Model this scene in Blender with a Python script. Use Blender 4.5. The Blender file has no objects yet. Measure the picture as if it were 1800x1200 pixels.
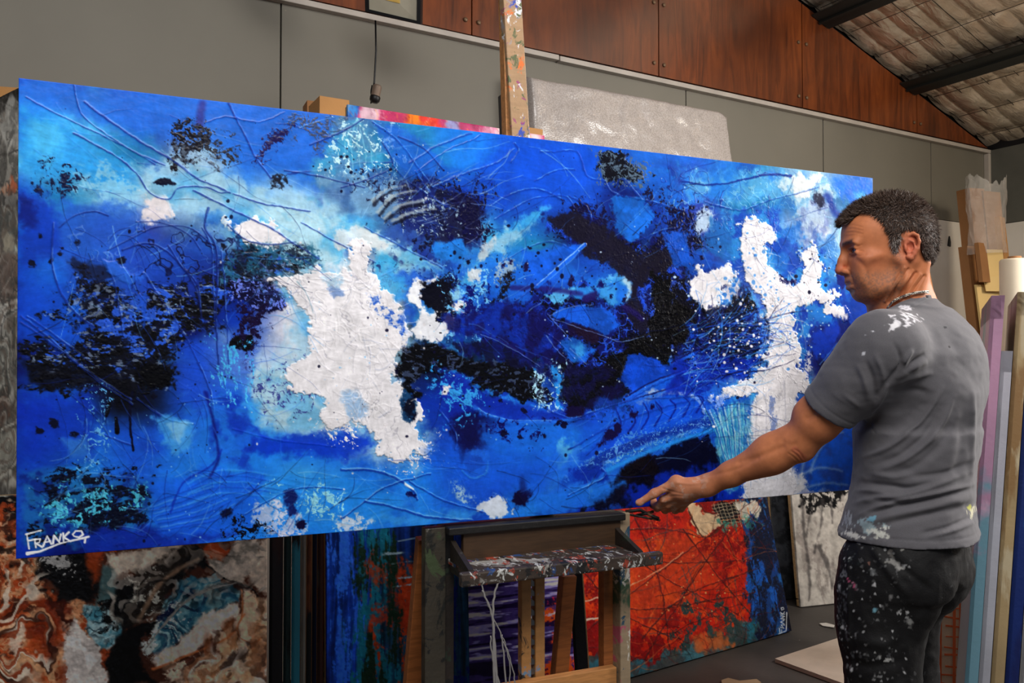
import bpy, bmesh, math, random
import numpy as np
from mathutils import Vector, Matrix
random.seed(7)
SC = bpy.context.scene; COL = SC.collection
PI = math.pi; R = math.radians
# ------------------------------------------------------------------ camera
FOC = 1450.0                         # focal length in pixels of a 1800 x 1200 frame
YAW = R(29.818); PITCH = math.atan(33/FOC); CAMH = 1.45
cd = bpy.data.cameras.new('camera'); cam = bpy.data.objects.new('camera', cd); COL.objects.link(cam)
cam.location = (0, 0, CAMH); cam.rotation_euler = (PI/2+PITCH, 0, -YAW)
cd.sensor_width = 36; cd.lens = FOC/1800*36; cd.clip_start = .05
SC.camera = cam
# ------------------------------------------------------------------ light and exposure
SC.view_settings.view_transform = 'Standard'; SC.view_settings.look = 'None'
SC.view_settings.exposure = 0.0; SC.view_settings.gamma = 1.0; SC.view_settings.use_curve_mapping = False
w = bpy.data.worlds.new('daylight_outside'); SC.world = w; w.use_nodes = True
w.node_tree.nodes['Background'].inputs[0].default_value = (.78, .84, .95, 1)
w.node_tree.nodes['Background'].inputs[1].default_value = .25
def area(name, loc, target, sx, sy, power, col):
    l = bpy.data.lights.new(name, 'AREA'); l.shape = 'RECTANGLE'; l.size = sx; l.size_y = sy; l.energy = power; l.color = col
    o = bpy.data.objects.new(name, l); COL.objects.link(o); o.location = loc
    o.rotation_euler = (Vector(target)-Vector(loc)).to_track_quat('-Z', 'Y').to_euler(); return o
area('skylight', (0.0, -0.7, 3.7), (1.0, 2.2, 1.25), 2.6, 1.3, 118, (1, .975, .95))
area('side_key_light', (4.5, .2, 2.7), (1.8, 1.4, 1.35), 1.0, 1.0, 125, (1, .96, .92))  # key light from the right across the man's back; no window modelled
area('ceiling_batten_light', (3.5, .35, 3.3), (1.9, 1.3, 1.2), 1.3, .5, 26, (1, .95, .9))
area('corner_work_light', (5.0, .6, 2.9), (6.3, 3.5, 1.9), .5, .3, 30, (1, .84, .62))
pl_ = bpy.data.lights.new('foil_fill_light', 'POINT'); pl_.energy = 34; pl_.color = (1, .86, .68); pl_.shadow_soft_size = .09  # added fill, not a real bulb: puts highlights on the roof foil from below
po_ = bpy.data.objects.new('foil_fill_light', pl_); COL.objects.link(po_); po_.location = (4.5, -.6, 2.75)
# ------------------------------------------------------------------ helpers
def ray(x, y):
    """direction per metre of depth for a point of the 1800 x 1200 survey frame"""
    a, b = (x-900)/FOC, (600-y)/FOC
    up = b*math.cos(PITCH)+math.sin(PITCH); fw = math.cos(PITCH)-b*math.sin(PITCH)
    return Vector((a*math.cos(YAW)+fw*math.sin(YAW), fw*math.cos(YAW)-a*math.sin(YAW), up))
def at(x, y, D): return Vector((0, 0, CAMH))+ray(x, y)*D
def ground(x, D, z=0.0):
    v = at(x, 633, D); v.z = z; return v
def tag(o, label=None, cat=None, group=None, kind=None):
    if label: o['label'] = label
    if cat: o['category'] = cat
    if group: o['group'] = group
    if kind: o['kind'] = kind
    return o
def empty(name, loc, label=None, cat=None, group=None, rz=0):
    o = bpy.data.objects.new(name, None); COL.objects.link(o); o.location = loc; o.rotation_euler = (0, 0, rz); o.empty_display_size = .1
    return tag(o, label, cat, group)
def link(name, me, mat=None, parent=None, smooth=False):
    """world-space mesh data; a child keeps its place under its parent"""
    o = bpy.data.objects.new(name, me); COL.objects.link(o)
    if mat is not None:
        for m in (mat if isinstance(mat, (list, tuple)) else [mat]): me.materials.append(m)
    if smooth: me.shade_smooth()
    if parent is not None:
        o.parent = parent; M = Matrix.LocRotScale(parent.location, parent.rotation_euler, None)
        p = parent.parent
        while p is not None: M = Matrix.LocRotScale(p.location, p.rotation_euler, None) @ M; p = p.parent
        me.transform(M.inverted())
    return o
def recenter(o):
    """put a single mesh's origin at its base"""
    co = np.empty(len(o.data.vertices)*3, np.float32); o.data.vertices.foreach_get('co', co); co = co.reshape(-1, 3)
    c = Vector(((co[:, 0].min()+co[:, 0].max())/2, (co[:, 1].min()+co[:, 1].max())/2, co[:, 2].min()))
    o.data.transform(Matrix.Translation(-c)); o.location = o.location+c; return o
class MB:
    """collects shapes in world space and links them as ONE mesh object"""
    def __init__(s): s.bm = bmesh.new()
    def box(s, c, size, rot=None, bev=0.0):
        r = bmesh.ops.create_cube(s.bm, size=1.0)['verts']
        M = Matrix.Translation(Vector(c)) @ (rot.to_4x4() if rot is not None else Matrix()) @ Matrix.Diagonal((*size, 1))
        bmesh.ops.transform(s.bm, matrix=M, verts=r)
        if bev:
            es = list({e for v in r for e in v.link_edges}); bmesh.ops.bevel(s.bm, geom=es, offset=bev, segments=2, affect='EDGES', profile=.5)
        return s
    def bar(s, a, b, w, d, up=(0, 0, 1), bev=.002):
        """a square-cut batten from a to b, w wide and d deep (d along up)"""
        a, b = Vector(a), Vector(b); x = (b-a).normalized(); u = Vector(up); z = (u-x*u.dot(x)).normalized(); y = z.cross(x)
        Mx = Matrix((x, y, z)).transposed()
        return s.box((a+b)/2, ((b-a).length, w, d), Mx, bev)
    def tube(s, pts, r, n=8, r1=None):
        pts = [Vector(p) for p in pts]; rings = []; r1 = r if r1 is None else r1
        ref = Vector((0, 0, 1)) if abs((pts[1]-pts[0]).normalized().z) < .9 else Vector((1, 0, 0))
        for i, p in enumerate(pts):
            t = (pts[min(i+1, len(pts)-1)]-pts[max(i-1, 0)]).normalized(); x = ref.cross(t).normalized(); y = t.cross(x)
            rr = r+(r1-r)*i/(len(pts)-1)
            rings.append([s.bm.verts.new(p+(x*math.cos(2*PI*k/n)+y*math.sin(2*PI*k/n))*rr) for k in range(n)])
        for A, B in zip(rings, rings[1:]):
            for k in range(n): s.bm.faces.new((A[k], A[(k+1) % n], B[(k+1) % n], B[k]))
        s.bm.faces.new(rings[0][::-1]); s.bm.faces.new(rings[-1]); return s
    def lathe(s, prof, c, axis=(0, 0, 1), n=20):
        """profile (radius, height) turned about an axis through c"""
        q = Vector((0, 0, 1)).rotation_difference(Vector(axis)); rings = []
        for r_, h in prof: rings.append([s.bm.verts.new(Vector(c)+q @ Vector((r_*math.cos(2*PI*k/n), r_*math.sin(2*PI*k/n), h))) for k in range(n)])
        for A, B in zip(rings, rings[1:]):
            for k in range(n): s.bm.faces.new((A[k], A[(k+1) % n], B[(k+1) % n], B[k]))
        s.bm.faces.new(rings[0][::-1]); s.bm.faces.new(rings[-1]); return s
    def prism(s, poly, off):
        """polygon of world points pushed along off"""
        off = Vector(off); a = [s.bm.verts.new(Vector(p)) for p in poly]; b = [s.bm.verts.new(Vector(p)+off) for p in poly]; n = len(poly)
        s.bm.faces.new(a[::-1]); s.bm.faces.new(b)
        for k in range(n): s.bm.faces.new((a[k], a[(k+1) % n], b[(k+1) % n], b[k]))
        return s
    def build(s, name, mat, parent=None, smooth=False, base=True):
        bmesh.ops.recalc_face_normals(s.bm, faces=s.bm.faces)
        me = bpy.data.meshes.new(name); s.bm.to_mesh(me); s.bm.free()
        o = link(name, me, mat, parent, smooth)
        if parent is None and base: recenter(o)
        return o
def np_mesh(name, V, F, colors=None):
    """mesh from arrays: V (n,3), F (m,4) or (m,3), optional colours (n,3) in display values"""
    me = bpy.data.meshes.new(name); V = np.ascontiguousarray(V, np.float32); F = np.ascontiguousarray(F, np.int32); k = F.shape[1]
    me.vertices.add(len(V)); me.vertices.foreach_set('co', V.ravel())
    me.loops.add(F.size); me.loops.foreach_set('vertex_index', F.ravel())
    me.polygons.add(len(F)); me.polygons.foreach_set('loop_start', np.arange(0, F.size, k, dtype=np.int32))
    me.polygons.foreach_set('loop_total', np.full(len(F), k, np.int32))
    me.update(calc_edges=True)
    if colors is not None: set_color(me, colors)
    return me
def set_color(me, c):
    c = np.clip(np.asarray(c, np.float32), 0, 1); lin = np.where(c < .04045, c/12.92, ((c+.055)/1.055)**2.4)
    a = me.color_attributes.new('pigment', 'FLOAT_COLOR', 'POINT')
    a.data.foreach_set('color', np.concatenate([lin, np.ones((len(lin), 1), np.float32)], 1).astype(np.float32).ravel())
# ------------------------------------------------------------------ materials
def srgb(c): return tuple(((v/255)/12.92 if v/255 < .04045 else ((v/255+.055)/1.055)**2.4) for v in c)
class NT:
    def __init__(s, name):
        s.m = bpy.data.materials.new(name); s.m.use_nodes = True; s.t = s.m.node_tree; s.b = s.t.nodes['Principled BSDF']
        s.co = s.t.nodes.new('ShaderNodeTexCoord')
    def n(s, kind, **kw):
        o = s.t.nodes.new(kind)
        for k, v in kw.items():
            if k.startswith('_'): setattr(o, k[1:], v)
            else: o.inputs[k.replace('_', ' ')].default_value = v
        return o
    def l(s, a, b): s.t.links.new(a, b)
    def noise(s, scale, detail=4, stretch=None, rough=.55, dist=0.0, space='Object'):
        n_ = s.n('ShaderNodeTexNoise', Scale=scale, Detail=detail, Roughness=rough, Distortion=dist)
        mp = s.n('ShaderNodeMapping'); s.l(s.co.outputs[space], mp.inputs[0]); s.l(mp.outputs[0], n_.inputs['Vector'])
        if stretch: mp.inputs['Scale'].default_value = stretch
        return n_.outputs['Fac']
    def ramp(s, fac, stops):
        r = s.n('ShaderNodeValToRGB'); s.l(fac, r.inputs[0]); e = r.color_ramp.elements
        while len(e) < len(stops): e.new(.5)
        for q, (p, c) in zip(e, stops): q.position = p; q.color = (*c, 1) if len(c) == 3 else c
        return r.outputs[0]
    def mix(s, fac, a, b, mode='MIX'):
        m = s.n('ShaderNodeMix', _data_type='RGBA', _blend_type=mode)
        for v, i in ((fac, 0), (a, 6), (b, 7)):
            if hasattr(v, 'links') or hasattr(v, 'is_linked'): s.l(v, m.inputs[i])
            else: m.inputs[i].default_value = v if i == 0 else (*v, 1)
        return m.outputs[2]
    def bump(s, h, strength=.3, dist=.01, prev=None):
        b = s.n('ShaderNodeBump', Strength=strength, Distance=dist); s.l(h, b.inputs['Height'])
        if prev is not None: s.l(prev, b.inputs['Normal'])
        s.l(b.outputs[0], s.b.inputs['Normal']); return b.outputs[0]
    def done(s, col=None, rough=.5, metal=0.0, spec=.5, coat=0.0, coat_r=.1):
        if col is not None:
            if hasattr(col, 'is_linked'): s.l(col, s.b.inputs['Base Color'])
            else: s.b.inputs['Base Color'].default_value = (*col, 1)
        if hasattr(rough, 'is_linked'): s.l(rough, s.b.inputs['Roughness'])
        else: s.b.inputs['Roughness'].default_value = rough
        s.b.inputs['Metallic'].default_value = metal; s.b.inputs['Specular IOR Level'].default_value = spec
        s.b.inputs['Coat Weight'].default_value = coat; s.b.inputs['Coat Roughness'].default_value = coat_r
        return s.m
def mat_plain(name, c, rough=.6, metal=0.0, var=.12, scale=6, bump=.1, bscale=60, stretch=None, spec=.4):
    n = NT(name); base = srgb(c)
    lo = tuple(v*(1-var) for v in base); hi = tuple(min(1, v*(1+var)) for v in base)
    col = n.ramp(n.noise(scale, 5, stretch), [(.3, lo), (.7, hi)])
    if bump: n.bump(n.noise(bscale, 4, stretch), bump, .004)
    return n.done(col, rough, metal, spec)
def mat_wood(name, c, dark=.6, grain=(3, 40, 40), rough=.55, coat=0.0):
    n = NT(name); b = srgb(c)
    f = n.noise(2.2, 8, grain, .6, .6)
    col = n.ramp(f, [(.3, tuple(v*dark for v in b)), (.55, b), (.75, tuple(min(1, v*1.2) for v in b))])
    n.bump(f, .12, .003); return n.done(col, rough, 0, .4, coat)
def mat_spattered(name, c, cols, amount=.5, scale=9, rough=.55, dark=.75, grain=(3, 30, 30)):
    """timber or metal with daubs, drips and crusts of studio paint"""
    n = NT(name); b = srgb(c)
    col = n.ramp(n.noise(2.5, 7, grain), [(.3, tuple(v*dark for v in b)), (.7, b)])
    for i, cc in enumerate(cols):
        f = n.noise(scale*(1+.35*i), 6, (1+i*.3, 1, .8+.25*i), .65, .8)
        mp = f.node.inputs['Vector'].links[0].from_node; mp.inputs['Location'].default_value = (i*3.7+1, i*1.9, i*5.1)
        t = .62-.12*amount
        m = n.ramp(f, [(t, (0, 0, 0)), (t+.03, (1, 1, 1))])
        col = n.mix(m, col, srgb(cc))
    n.bump(n.noise(70, 5), .35, .004); return n.done(col, rough)
def mat_pigment(name, rough=.24, coat=.0, weave=True, spec=.16, sparkle=True):
    """reads the pigment laid on the mesh, with a canvas weave and uneven gloss"""
    n = NT(name); at_ = n.n('ShaderNodeAttribute', _attribute_name='pigment')
    f = n.noise(220, 3); col = n.mix(.10, at_.outputs['Color'], n.ramp(f, [(.3, (.25, .25, .25)), (.7, (.8, .8, .8))]), 'OVERLAY')
    r = n.n('ShaderNodeMapRange'); n.l(n.noise(14, 5), r.inputs[0]); r.inputs[3].default_value = rough-.08; r.inputs[4].default_value = rough+.12
    n.bump(n.noise(300, 3, rough=.7), .05, .001)
    return n.done(col, r.outputs[0], 0, spec, coat, .18)
# ------------------------------------------------------------------ pigment painter (numpy)
import numpy as np
def homography(src, dst):
    A = []; b = []
    for (x, y), (u, v) in zip(src, dst):
        A.append([x, y, 1, 0, 0, 0, -u*x, -u*y]); b.append(u)
        A.append([0, 0, 0, x, y, 1, -v*x, -v*y]); b.append(v)
    h = np.linalg.solve(np.array(A, float), np.array(b, float))
    return np.append(h, 1).reshape(3, 3)
def apply_h(Hm, x, y):
    w = Hm[2, 0]*x + Hm[2, 1]*y + Hm[2, 2]
    return (Hm[0, 0]*x + Hm[0, 1]*y + Hm[0, 2])/w, (Hm[1, 0]*x + Hm[1, 1]*y + Hm[1, 2])/w
def sstep(a, b, x):
    t = np.clip((x-a)/(b-a), 0, 1)
    return t*t*(3-2*t)
class Paint:
    """A pigment raster. X, Y hold, for every cell, the drawing coordinates used to author it."""
    def __init__(s, nx, ny, corners, seed=1):
        s.nx, s.ny = nx, ny
        u, v = np.meshgrid(np.linspace(0, 1, nx), np.linspace(0, 1, ny))
        Hm = homography([(0, 0), (1, 0), (1, 1), (0, 1)], corners)
        s.Hi = np.linalg.inv(Hm)
        s.X, s.Y = apply_h(Hm, u, v); s.X = s.X.astype(np.float32); s.Y = s.Y.astype(np.float32)
        s.C = np.zeros((ny, nx, 3), np.float32); s.Z = np.zeros((ny, nx), np.float32)
        s.seed = seed; s.cache = {}; s.fields = {}
        s.warp(0)
    def noise(s, cell, k=0, ax=1.0, ay=1.0):
        """a window of a larger field; k picks the field and the window"""
        k = int(k); cell = 2**(round(math.log2(cell)*2)/2); MX, MY = 260, 160
        key = (cell, k % 3, ax, ay)
        if key not in s.fields:
            nx, ny = s.nx+MX, s.ny+MY
            r = np.random.RandomState(int(s.seed*7919 + (k % 3)*104729 + int(cell*10)) % (2**31))
            cx, cy = cell*ax, cell*ay
            th = 0 if (ax != 1 or ay != 1) else (r.rand()*1.2+.2); ca, sa = math.cos(th), math.sin(th)
            x = np.arange(nx, dtype=np.float32)[None, :]; y = np.arange(ny, dtype=np.float32)[:, None]
            if th == 0 and cell < 40:      # stretched noise bends a little so that it never lines up with the raster
                q_ = 14 if max(ax, ay) < 5 else 2.5; x, y = x+18+q_*np.sin(y/37+np.sin(x/61)*2), y+18+q_*np.sin(x/43+np.sin(y/57)*2)
            fx = (x*ca+y*sa)/cx; fy = (y*ca-x*sa+nx*sa)/cy
            fx = (fx-fx.min()).astype(np.float32); fy = (fy-fy.min()).astype(np.float32)
            g = r.rand(int(fy.max())+3, int(fx.max())+3).astype(np.float32)*2-1
            ix = fx.astype(np.int32); iy = fy.astype(np.int32); tx = fx-ix; ty = fy-iy
            tx = tx*tx*(3-2*tx); ty = ty*ty*(3-2*ty); w = g.shape[1]; g = g.ravel(); q = iy*w+ix
            a0, a1, b0, b1 = g.take(q), g.take(q+1), g.take(q+w), g.take(q+w+1)
            a0 += (a1-a0)*tx; b0 += (b1-b0)*tx; a0 += (b0-a0)*ty
            s.fields[key] = a0
        ox, oy = k*97 % MX, k*61 % MY
        return s.fields[key][oy:oy+s.ny, ox:ox+s.nx]
    def fbm(s, cell, k=0, octs=4, gain=.55, ax=1.0, ay=1.0):
        key = ('f', cell, k, octs, gain, ax, ay)
        if key in s.cache: return s.cache[key]
        o = 0; a = 1; t = 0
        for i in range(octs):
            c = cell/(2**i)
            if c*min(ax, ay) < 1.2: break
            o = o+a*s.noise(c, k*10+i, ax, ay); t += a; a *= gain
        o = (o/t*1.6).astype(np.float32)
        if len(s.cache) > 60: s.cache.clear()
        s.cache[key] = o
        return o
    def bent(s, cell, k, ax=1.0, ay=1.0):
        """noise pulled about by a second noise: streaky, islanded, never square"""
        f = s.fbm(cell, k % 7, 4, .7, ax, ay); gx = s.fbm(14, 33+k % 3, 3); gy = s.fbm(14, 36+k % 3, 3)
        yy = np.arange(s.ny)[:, None]; xx = np.arange(s.nx)[None, :]
        dx, dy = (9 if ay <= 1.5 else 1.5), (9 if ax <= 1.5 else 1.5)
        iy = (yy+(gy*dy).astype(int)+k*13) % s.ny; ix = (xx+(gx*dx).astype(int)+k*29) % s.nx
        return f[iy, ix]
    def warp(s, amp, cell=60, fine=0):
        s.WX = s.X; s.WY = s.Y
        if amp:
            s.WX = s.X+amp*s.fbm(cell, 91, 4); s.WY = s.Y+amp*s.fbm(cell, 92, 4)
        if fine:
            s.WX = s.WX+fine*s.fbm(9, 93, 3); s.WY = s.WY+fine*s.fbm(9, 94, 3)
    def box(s, pts, m):
        p = np.array(pts); x0, y0 = p.min(0)-m; x1, y1 = p.max(0)+m
        u, v = apply_h(s.Hi, np.array([x0, x1, x1, x0]), np.array([y0, y0, y1, y1]))
        c0 = max(int(u.min()*(s.nx-1))-2, 0); c1 = min(int(u.max()*(s.nx-1))+3, s.nx)
        r0 = max(int(v.min()*(s.ny-1))-2, 0); r1 = min(int(v.max()*(s.ny-1))+3, s.ny)
        if c0 >= c1 or r0 >= r1: return None
        return (slice(r0, r1), slice(c0, c1))
    def sd_poly(s, pts, sl):
        x = s.WX[sl]; y = s.WY[sl]
        d = np.full(x.shape, 1e9, np.float32); inside = np.zeros(x.shape, bool)
        n = len(pts)
        for i in range(n):
            ax_, ay_ = pts[i]; bx_, by_ = pts[(i+1) % n]
            ex, ey = bx_-ax_, by_-ay_
            t = np.clip(((x-ax_)*ex+(y-ay_)*ey)/(ex*ex+ey*ey+1e-9), 0, 1)
            d = np.minimum(d, (x-ax_-t*ex)**2+(y-ay_-t*ey)**2)
            c = ((ay_ > y) != (by_ > y)) & (x < (ex)*(y-ay_)/(ey if abs(ey) > 1e-9 else 1e-9)+ax_)
            inside ^= c
        d = np.sqrt(d)
        return np.where(inside, -d, d)
    def sd_line(s, pts, sl, w0, w1=None):
        x = s.X[sl]+.35*(s.WX[sl]-s.X[sl]); y = s.Y[sl]+.35*(s.WY[sl]-s.Y[sl]); w1 = w0 if w1 is None else w1
        d = np.full(x.shape, 1e9, np.float32); n = len(pts)-1
        for i in range(n):
            ax_, ay_ = pts[i]; bx_, by_ = pts[i+1]; ex, ey = bx_-ax_, by_-ay_
            t = np.clip(((x-ax_)*ex+(y-ay_)*ey)/(ex*ex+ey*ey+1e-9), 0, 1)
            dd = np.hypot(x-ax_-t*ex, y-ay_-t*ey)-(w0+(w1-w0)*(i+t)/n)/2
            d = np.minimum(d, dd)
        return d
    def lay(s, sl, m, col, h=0.0, hold=False):
        m = m[..., None] if m.ndim == 2 else m
        c = np.asarray(col, np.float32)/255.0 if not isinstance(col, np.ndarray) else col
        s.C[sl] = s.C[sl]*(1-m)+c*m
        if h: s.Z[sl] = s.Z[sl]*(1-.5*m[..., 0])+h*m[..., 0]
    def poly(s, pts, col, soft=6, rag=8, a=1.0, cell=14, k=1, h=0.0, ax=1.0, ay=1.0, tex=0, texcell=5, col2=None, c2cell=40):
        """filled patch with a ragged edge; tex > 0 breaks its cover up into specks"""
        sl = s.box(pts, abs(rag)*1.6+soft+12)
        if sl is None: return
        d = s.sd_poly(pts, sl)+rag*s.fbm(cell, k, 4, .6, ax, ay)[sl]
        if soft <= 5: d = d+1.6*s.fbm(3, k+21, 2)[sl]
        m = sstep(soft, -soft, d)
        if tex:
            n = s.fbm(texcell, k+50, 3, .7, ax, ay)[sl]
            n = n+.35*s.fbm(2.4, k+51, 2)[sl]; m = m*sstep(tex-.6, tex+.35, n+.9*np.clip(-d/60, 0, .6))
        c = np.asarray(col, np.float32)/255
        if col2 is not None:
            q = sstep(-.35, .35, s.fbm(c2cell, k+70, 4, .6, ax, ay)[sl])[..., None]
            c = c*(1-q)+np.asarray(col2, np.float32)/255*q
        s.lay(sl, m*a, c, h)
    def line(s, pts, col, w=3, w1=None, soft=1.0, a=1.0, h=0.0, rag=0.5, k=3, smooth=True, brk=0, lit=None):
        if smooth and len(pts) > 2: pts = catmull(pts, 6)
        sl = s.box(pts, w+soft+6)
        if sl is None: return
        d = s.sd_line(pts, sl, w, w1)+rag*s.fbm(8, 3, 3)[sl]
        m = sstep(soft, -soft, d)
        if brk: m = m*sstep(brk-.3, brk+.3, s.fbm(10, 8, 3)[sl])
        s.lay(sl, m*a, col)
        if h:
            ww = max(w, 2.0)
            s.Z[sl] += .6*h*np.exp(-np.clip(d+ww/2, 0, 99)**2/(ww*ww*.5))
    def dots(s, cx, cy, rx, ry, n, r0, r1, col, seed=0, a=1.0, ang=0.0, h=0.0, pw=2.2, gauss=True):
        R = np.random.RandomState(seed+17)
        ca, sa = math.cos(ang), math.sin(ang)
        for i in range(n):
            p = R.normal(0, .5, 2) if gauss else R.uniform(-1, 1, 2)
            x = cx+p[0]*rx*ca-p[1]*ry*sa; y = cy+p[0]*rx*sa+p[1]*ry*ca
            r = r0+(r1-r0)*R.rand()**pw
            pts = [(x-r, y-r), (x+r, y+r)]
            sl = s.box(pts, 2)
            if sl is None: continue
            d = np.hypot((s.X[sl]-x), (s.Y[sl]-y)*R.uniform(.7, 1.4))-r
            m = sstep(.8, -.8, d)
            s.lay(sl, m*a, col, h)
    def spread(s, pts, col, dens, cell=4, k=7, a=1.0, soft=25, ax=1.0, ay=1.0, h=0.0, sharp=.2):
        """specks of pigment over an area, thinning out towards its edge"""
        sl = s.box(pts, soft+10)
        if sl is None: return
        d = s.sd_poly(pts, sl)
        edge = sstep(soft, -soft, d)
        n = s.bent(cell*1.5, k, ax, ay)[sl]+.45*s.fbm(cell*7, k+1, 3)[sl]
        th = 1.0-dens*edge*1.3; f = s.fbm(2.4, k+11, 2)[sl]
        body = sstep(th-.55, th+.5, n); grain = sstep(.15, .75, body+.55*f)
        m = (.45*body+.75*grain*sstep(.02, .5, body))*sstep(0, .08, edge)
        s.lay(sl, np.clip(m, 0, 1)*a, col)
        s.Z[sl] += (h+.55)*m*a*(f+.6*n)
    def marble(s, pts, cols, freq=14, cell=60, k=4, a=.6, soft=8, ax=1.0, ay=1.0, ang=None, h=0.0):
        """poured paint: wandering bands of several colours"""
        sl = s.box(pts, soft+6)
        if sl is None: return
        e = sstep(soft, -soft, s.sd_poly(pts, sl)+4*s.fbm(12, k+2, 3)[sl])
        n = s.fbm(cell, k, 5, .45, ax, ay)[sl]+(0 if ang is None else (s.X[sl]*math.cos(ang)+s.Y[sl]*math.sin(ang))/cell*.5)
        for i, c in enumerate(cols):
            b = np.sin(n*freq*(1+.23*i)+i*2.1); m = sstep(.35, .75, b)*sstep(-.5, .3, s.fbm(cell*.6, k+5+i, 2)[sl])
            s.lay(sl, m*e*a, c, h)
    def veins(s, pts, col, cell=22, k=9, a=.8, width=.07, soft=20, ax=1.0, ay=1.0, h=0.0):
        """thin wandering lines where a noise field crosses zero"""
        sl = s.box(pts, soft+10)
        if sl is None: return
        edge = sstep(soft, -soft, s.sd_poly(pts, sl))
        n = np.abs(s.fbm(cell, k, 3, .5, ax, ay)[sl])
        m = sstep(width, width*.3, n)*edge*sstep(-.5, .2, s.fbm(cell*2.5, k+3, 2)[sl])
        s.lay(sl, m*a, col)
        if h: s.Z[sl] += h*m
    def strands(s, pts, cols, n, length=60, ang=0, spread=.5, w=1.2, seed=1, a=.6, bend=.6, h=0.0, ridge=True):
        """loose thin trails: scratches, strings of medium, bristle marks"""
        R = np.random.RandomState(seed); p = np.array(pts); x0, y0 = p.min(0); x1, y1 = p.max(0); k = 0; t = 0
        while k < n and t < n*20:
            t += 1
            x, y = R.uniform(x0, x1), R.uniform(y0, y1)
            c = False
            for i in range(len(pts)):
                (ax_, ay_), (bx_, by_) = pts[i], pts[(i+1) % len(pts)]
                if (ay_ > y) != (by_ > y) and x < (bx_-ax_)*(y-ay_)/(by_-ay_+1e-9)+ax_: c = not c
            if not c: continue
            k += 1
            d = math.radians(ang)+R.normal(0, spread); L_ = length*R.uniform(.4, 1.4); q = [(x, y)]; b = R.normal(0, bend)/5
            for j in range(5):
                d += b+R.normal(0, .12); x += math.cos(d)*L_/5; y += math.sin(d)*L_/5; q.append((x, y))
            ww = w*R.uniform(.6, 1.5)
            s.line(q, cols[R.randint(len(cols))], ww, ww*.4, .8, a*R.uniform(.4, .85), h=h*.6, rag=.3)
def catmull(pts, n=6):
    p = [pts[0]]+list(pts)+[pts[-1]]; out = []
    for i in range(1, len(p)-2):
        for j in range(n):
            t = j/n; r = []
            for c in range(len(p[0])):
                a, b, d, e = p[i-1][c], p[i][c], p[i+1][c], p[i+2][c]
                r.append(.5*((2*b)+(-a+d)*t+(2*a-5*b+4*d-e)*t*t+(-a+3*b-3*d+e)*t**3))
            out.append(tuple(r))
    out.append(tuple(pts[-1])); return out
def ell(cx, cy, rx, ry, ang=0, n=14):
    a = math.radians(ang)
    return [(cx+rx*math.cos(t)*math.cos(a)-ry*math.sin(t)*math.sin(a), cy+rx*math.cos(t)*math.sin(a)+ry*math.sin(t)*math.cos(a)) for t in [2*math.pi*i/n for i in range(n)]]
# pigments of the large blue painting
PAL = dict(B=(38, 108, 205), A=(36, 130, 226), C=(84, 178, 226), D=(18, 62, 172), U=(14, 44, 158), N=(12, 18, 88), K=(10, 10, 20),
           W=(226, 224, 228), P=(165, 200, 222), G=(74, 112, 164), T=(38, 128, 176), V=(52, 74, 170), S=(28, 88, 200))
BLUE_GRID = [  # x = 30..1530 step 100, y = 140..980 step 70
    "BBBBBBBTTBAAAAAA",
    "ACBBBBGTABBAAAPA",
    "CCTPBBTTASSBBTPB",
    "BTPPPPGNDSSNVTGT",
    "DVVGTPCGCTNNVBWC",
    "DSVNNWWNBSBKNWCU",
    "DSVNDWWKDDNKKWUN",
    "NNKSPWWKKKNSDWNN",
    "UDKSCWWDUSDSSCWB",
    "DSSBAASDSAASSDWB",
    "DTSAACAASSCDNSWB",
    "STTSAAAASAUNUUWB",
    "DNDBAAAASAUUUUWB",
]
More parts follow.
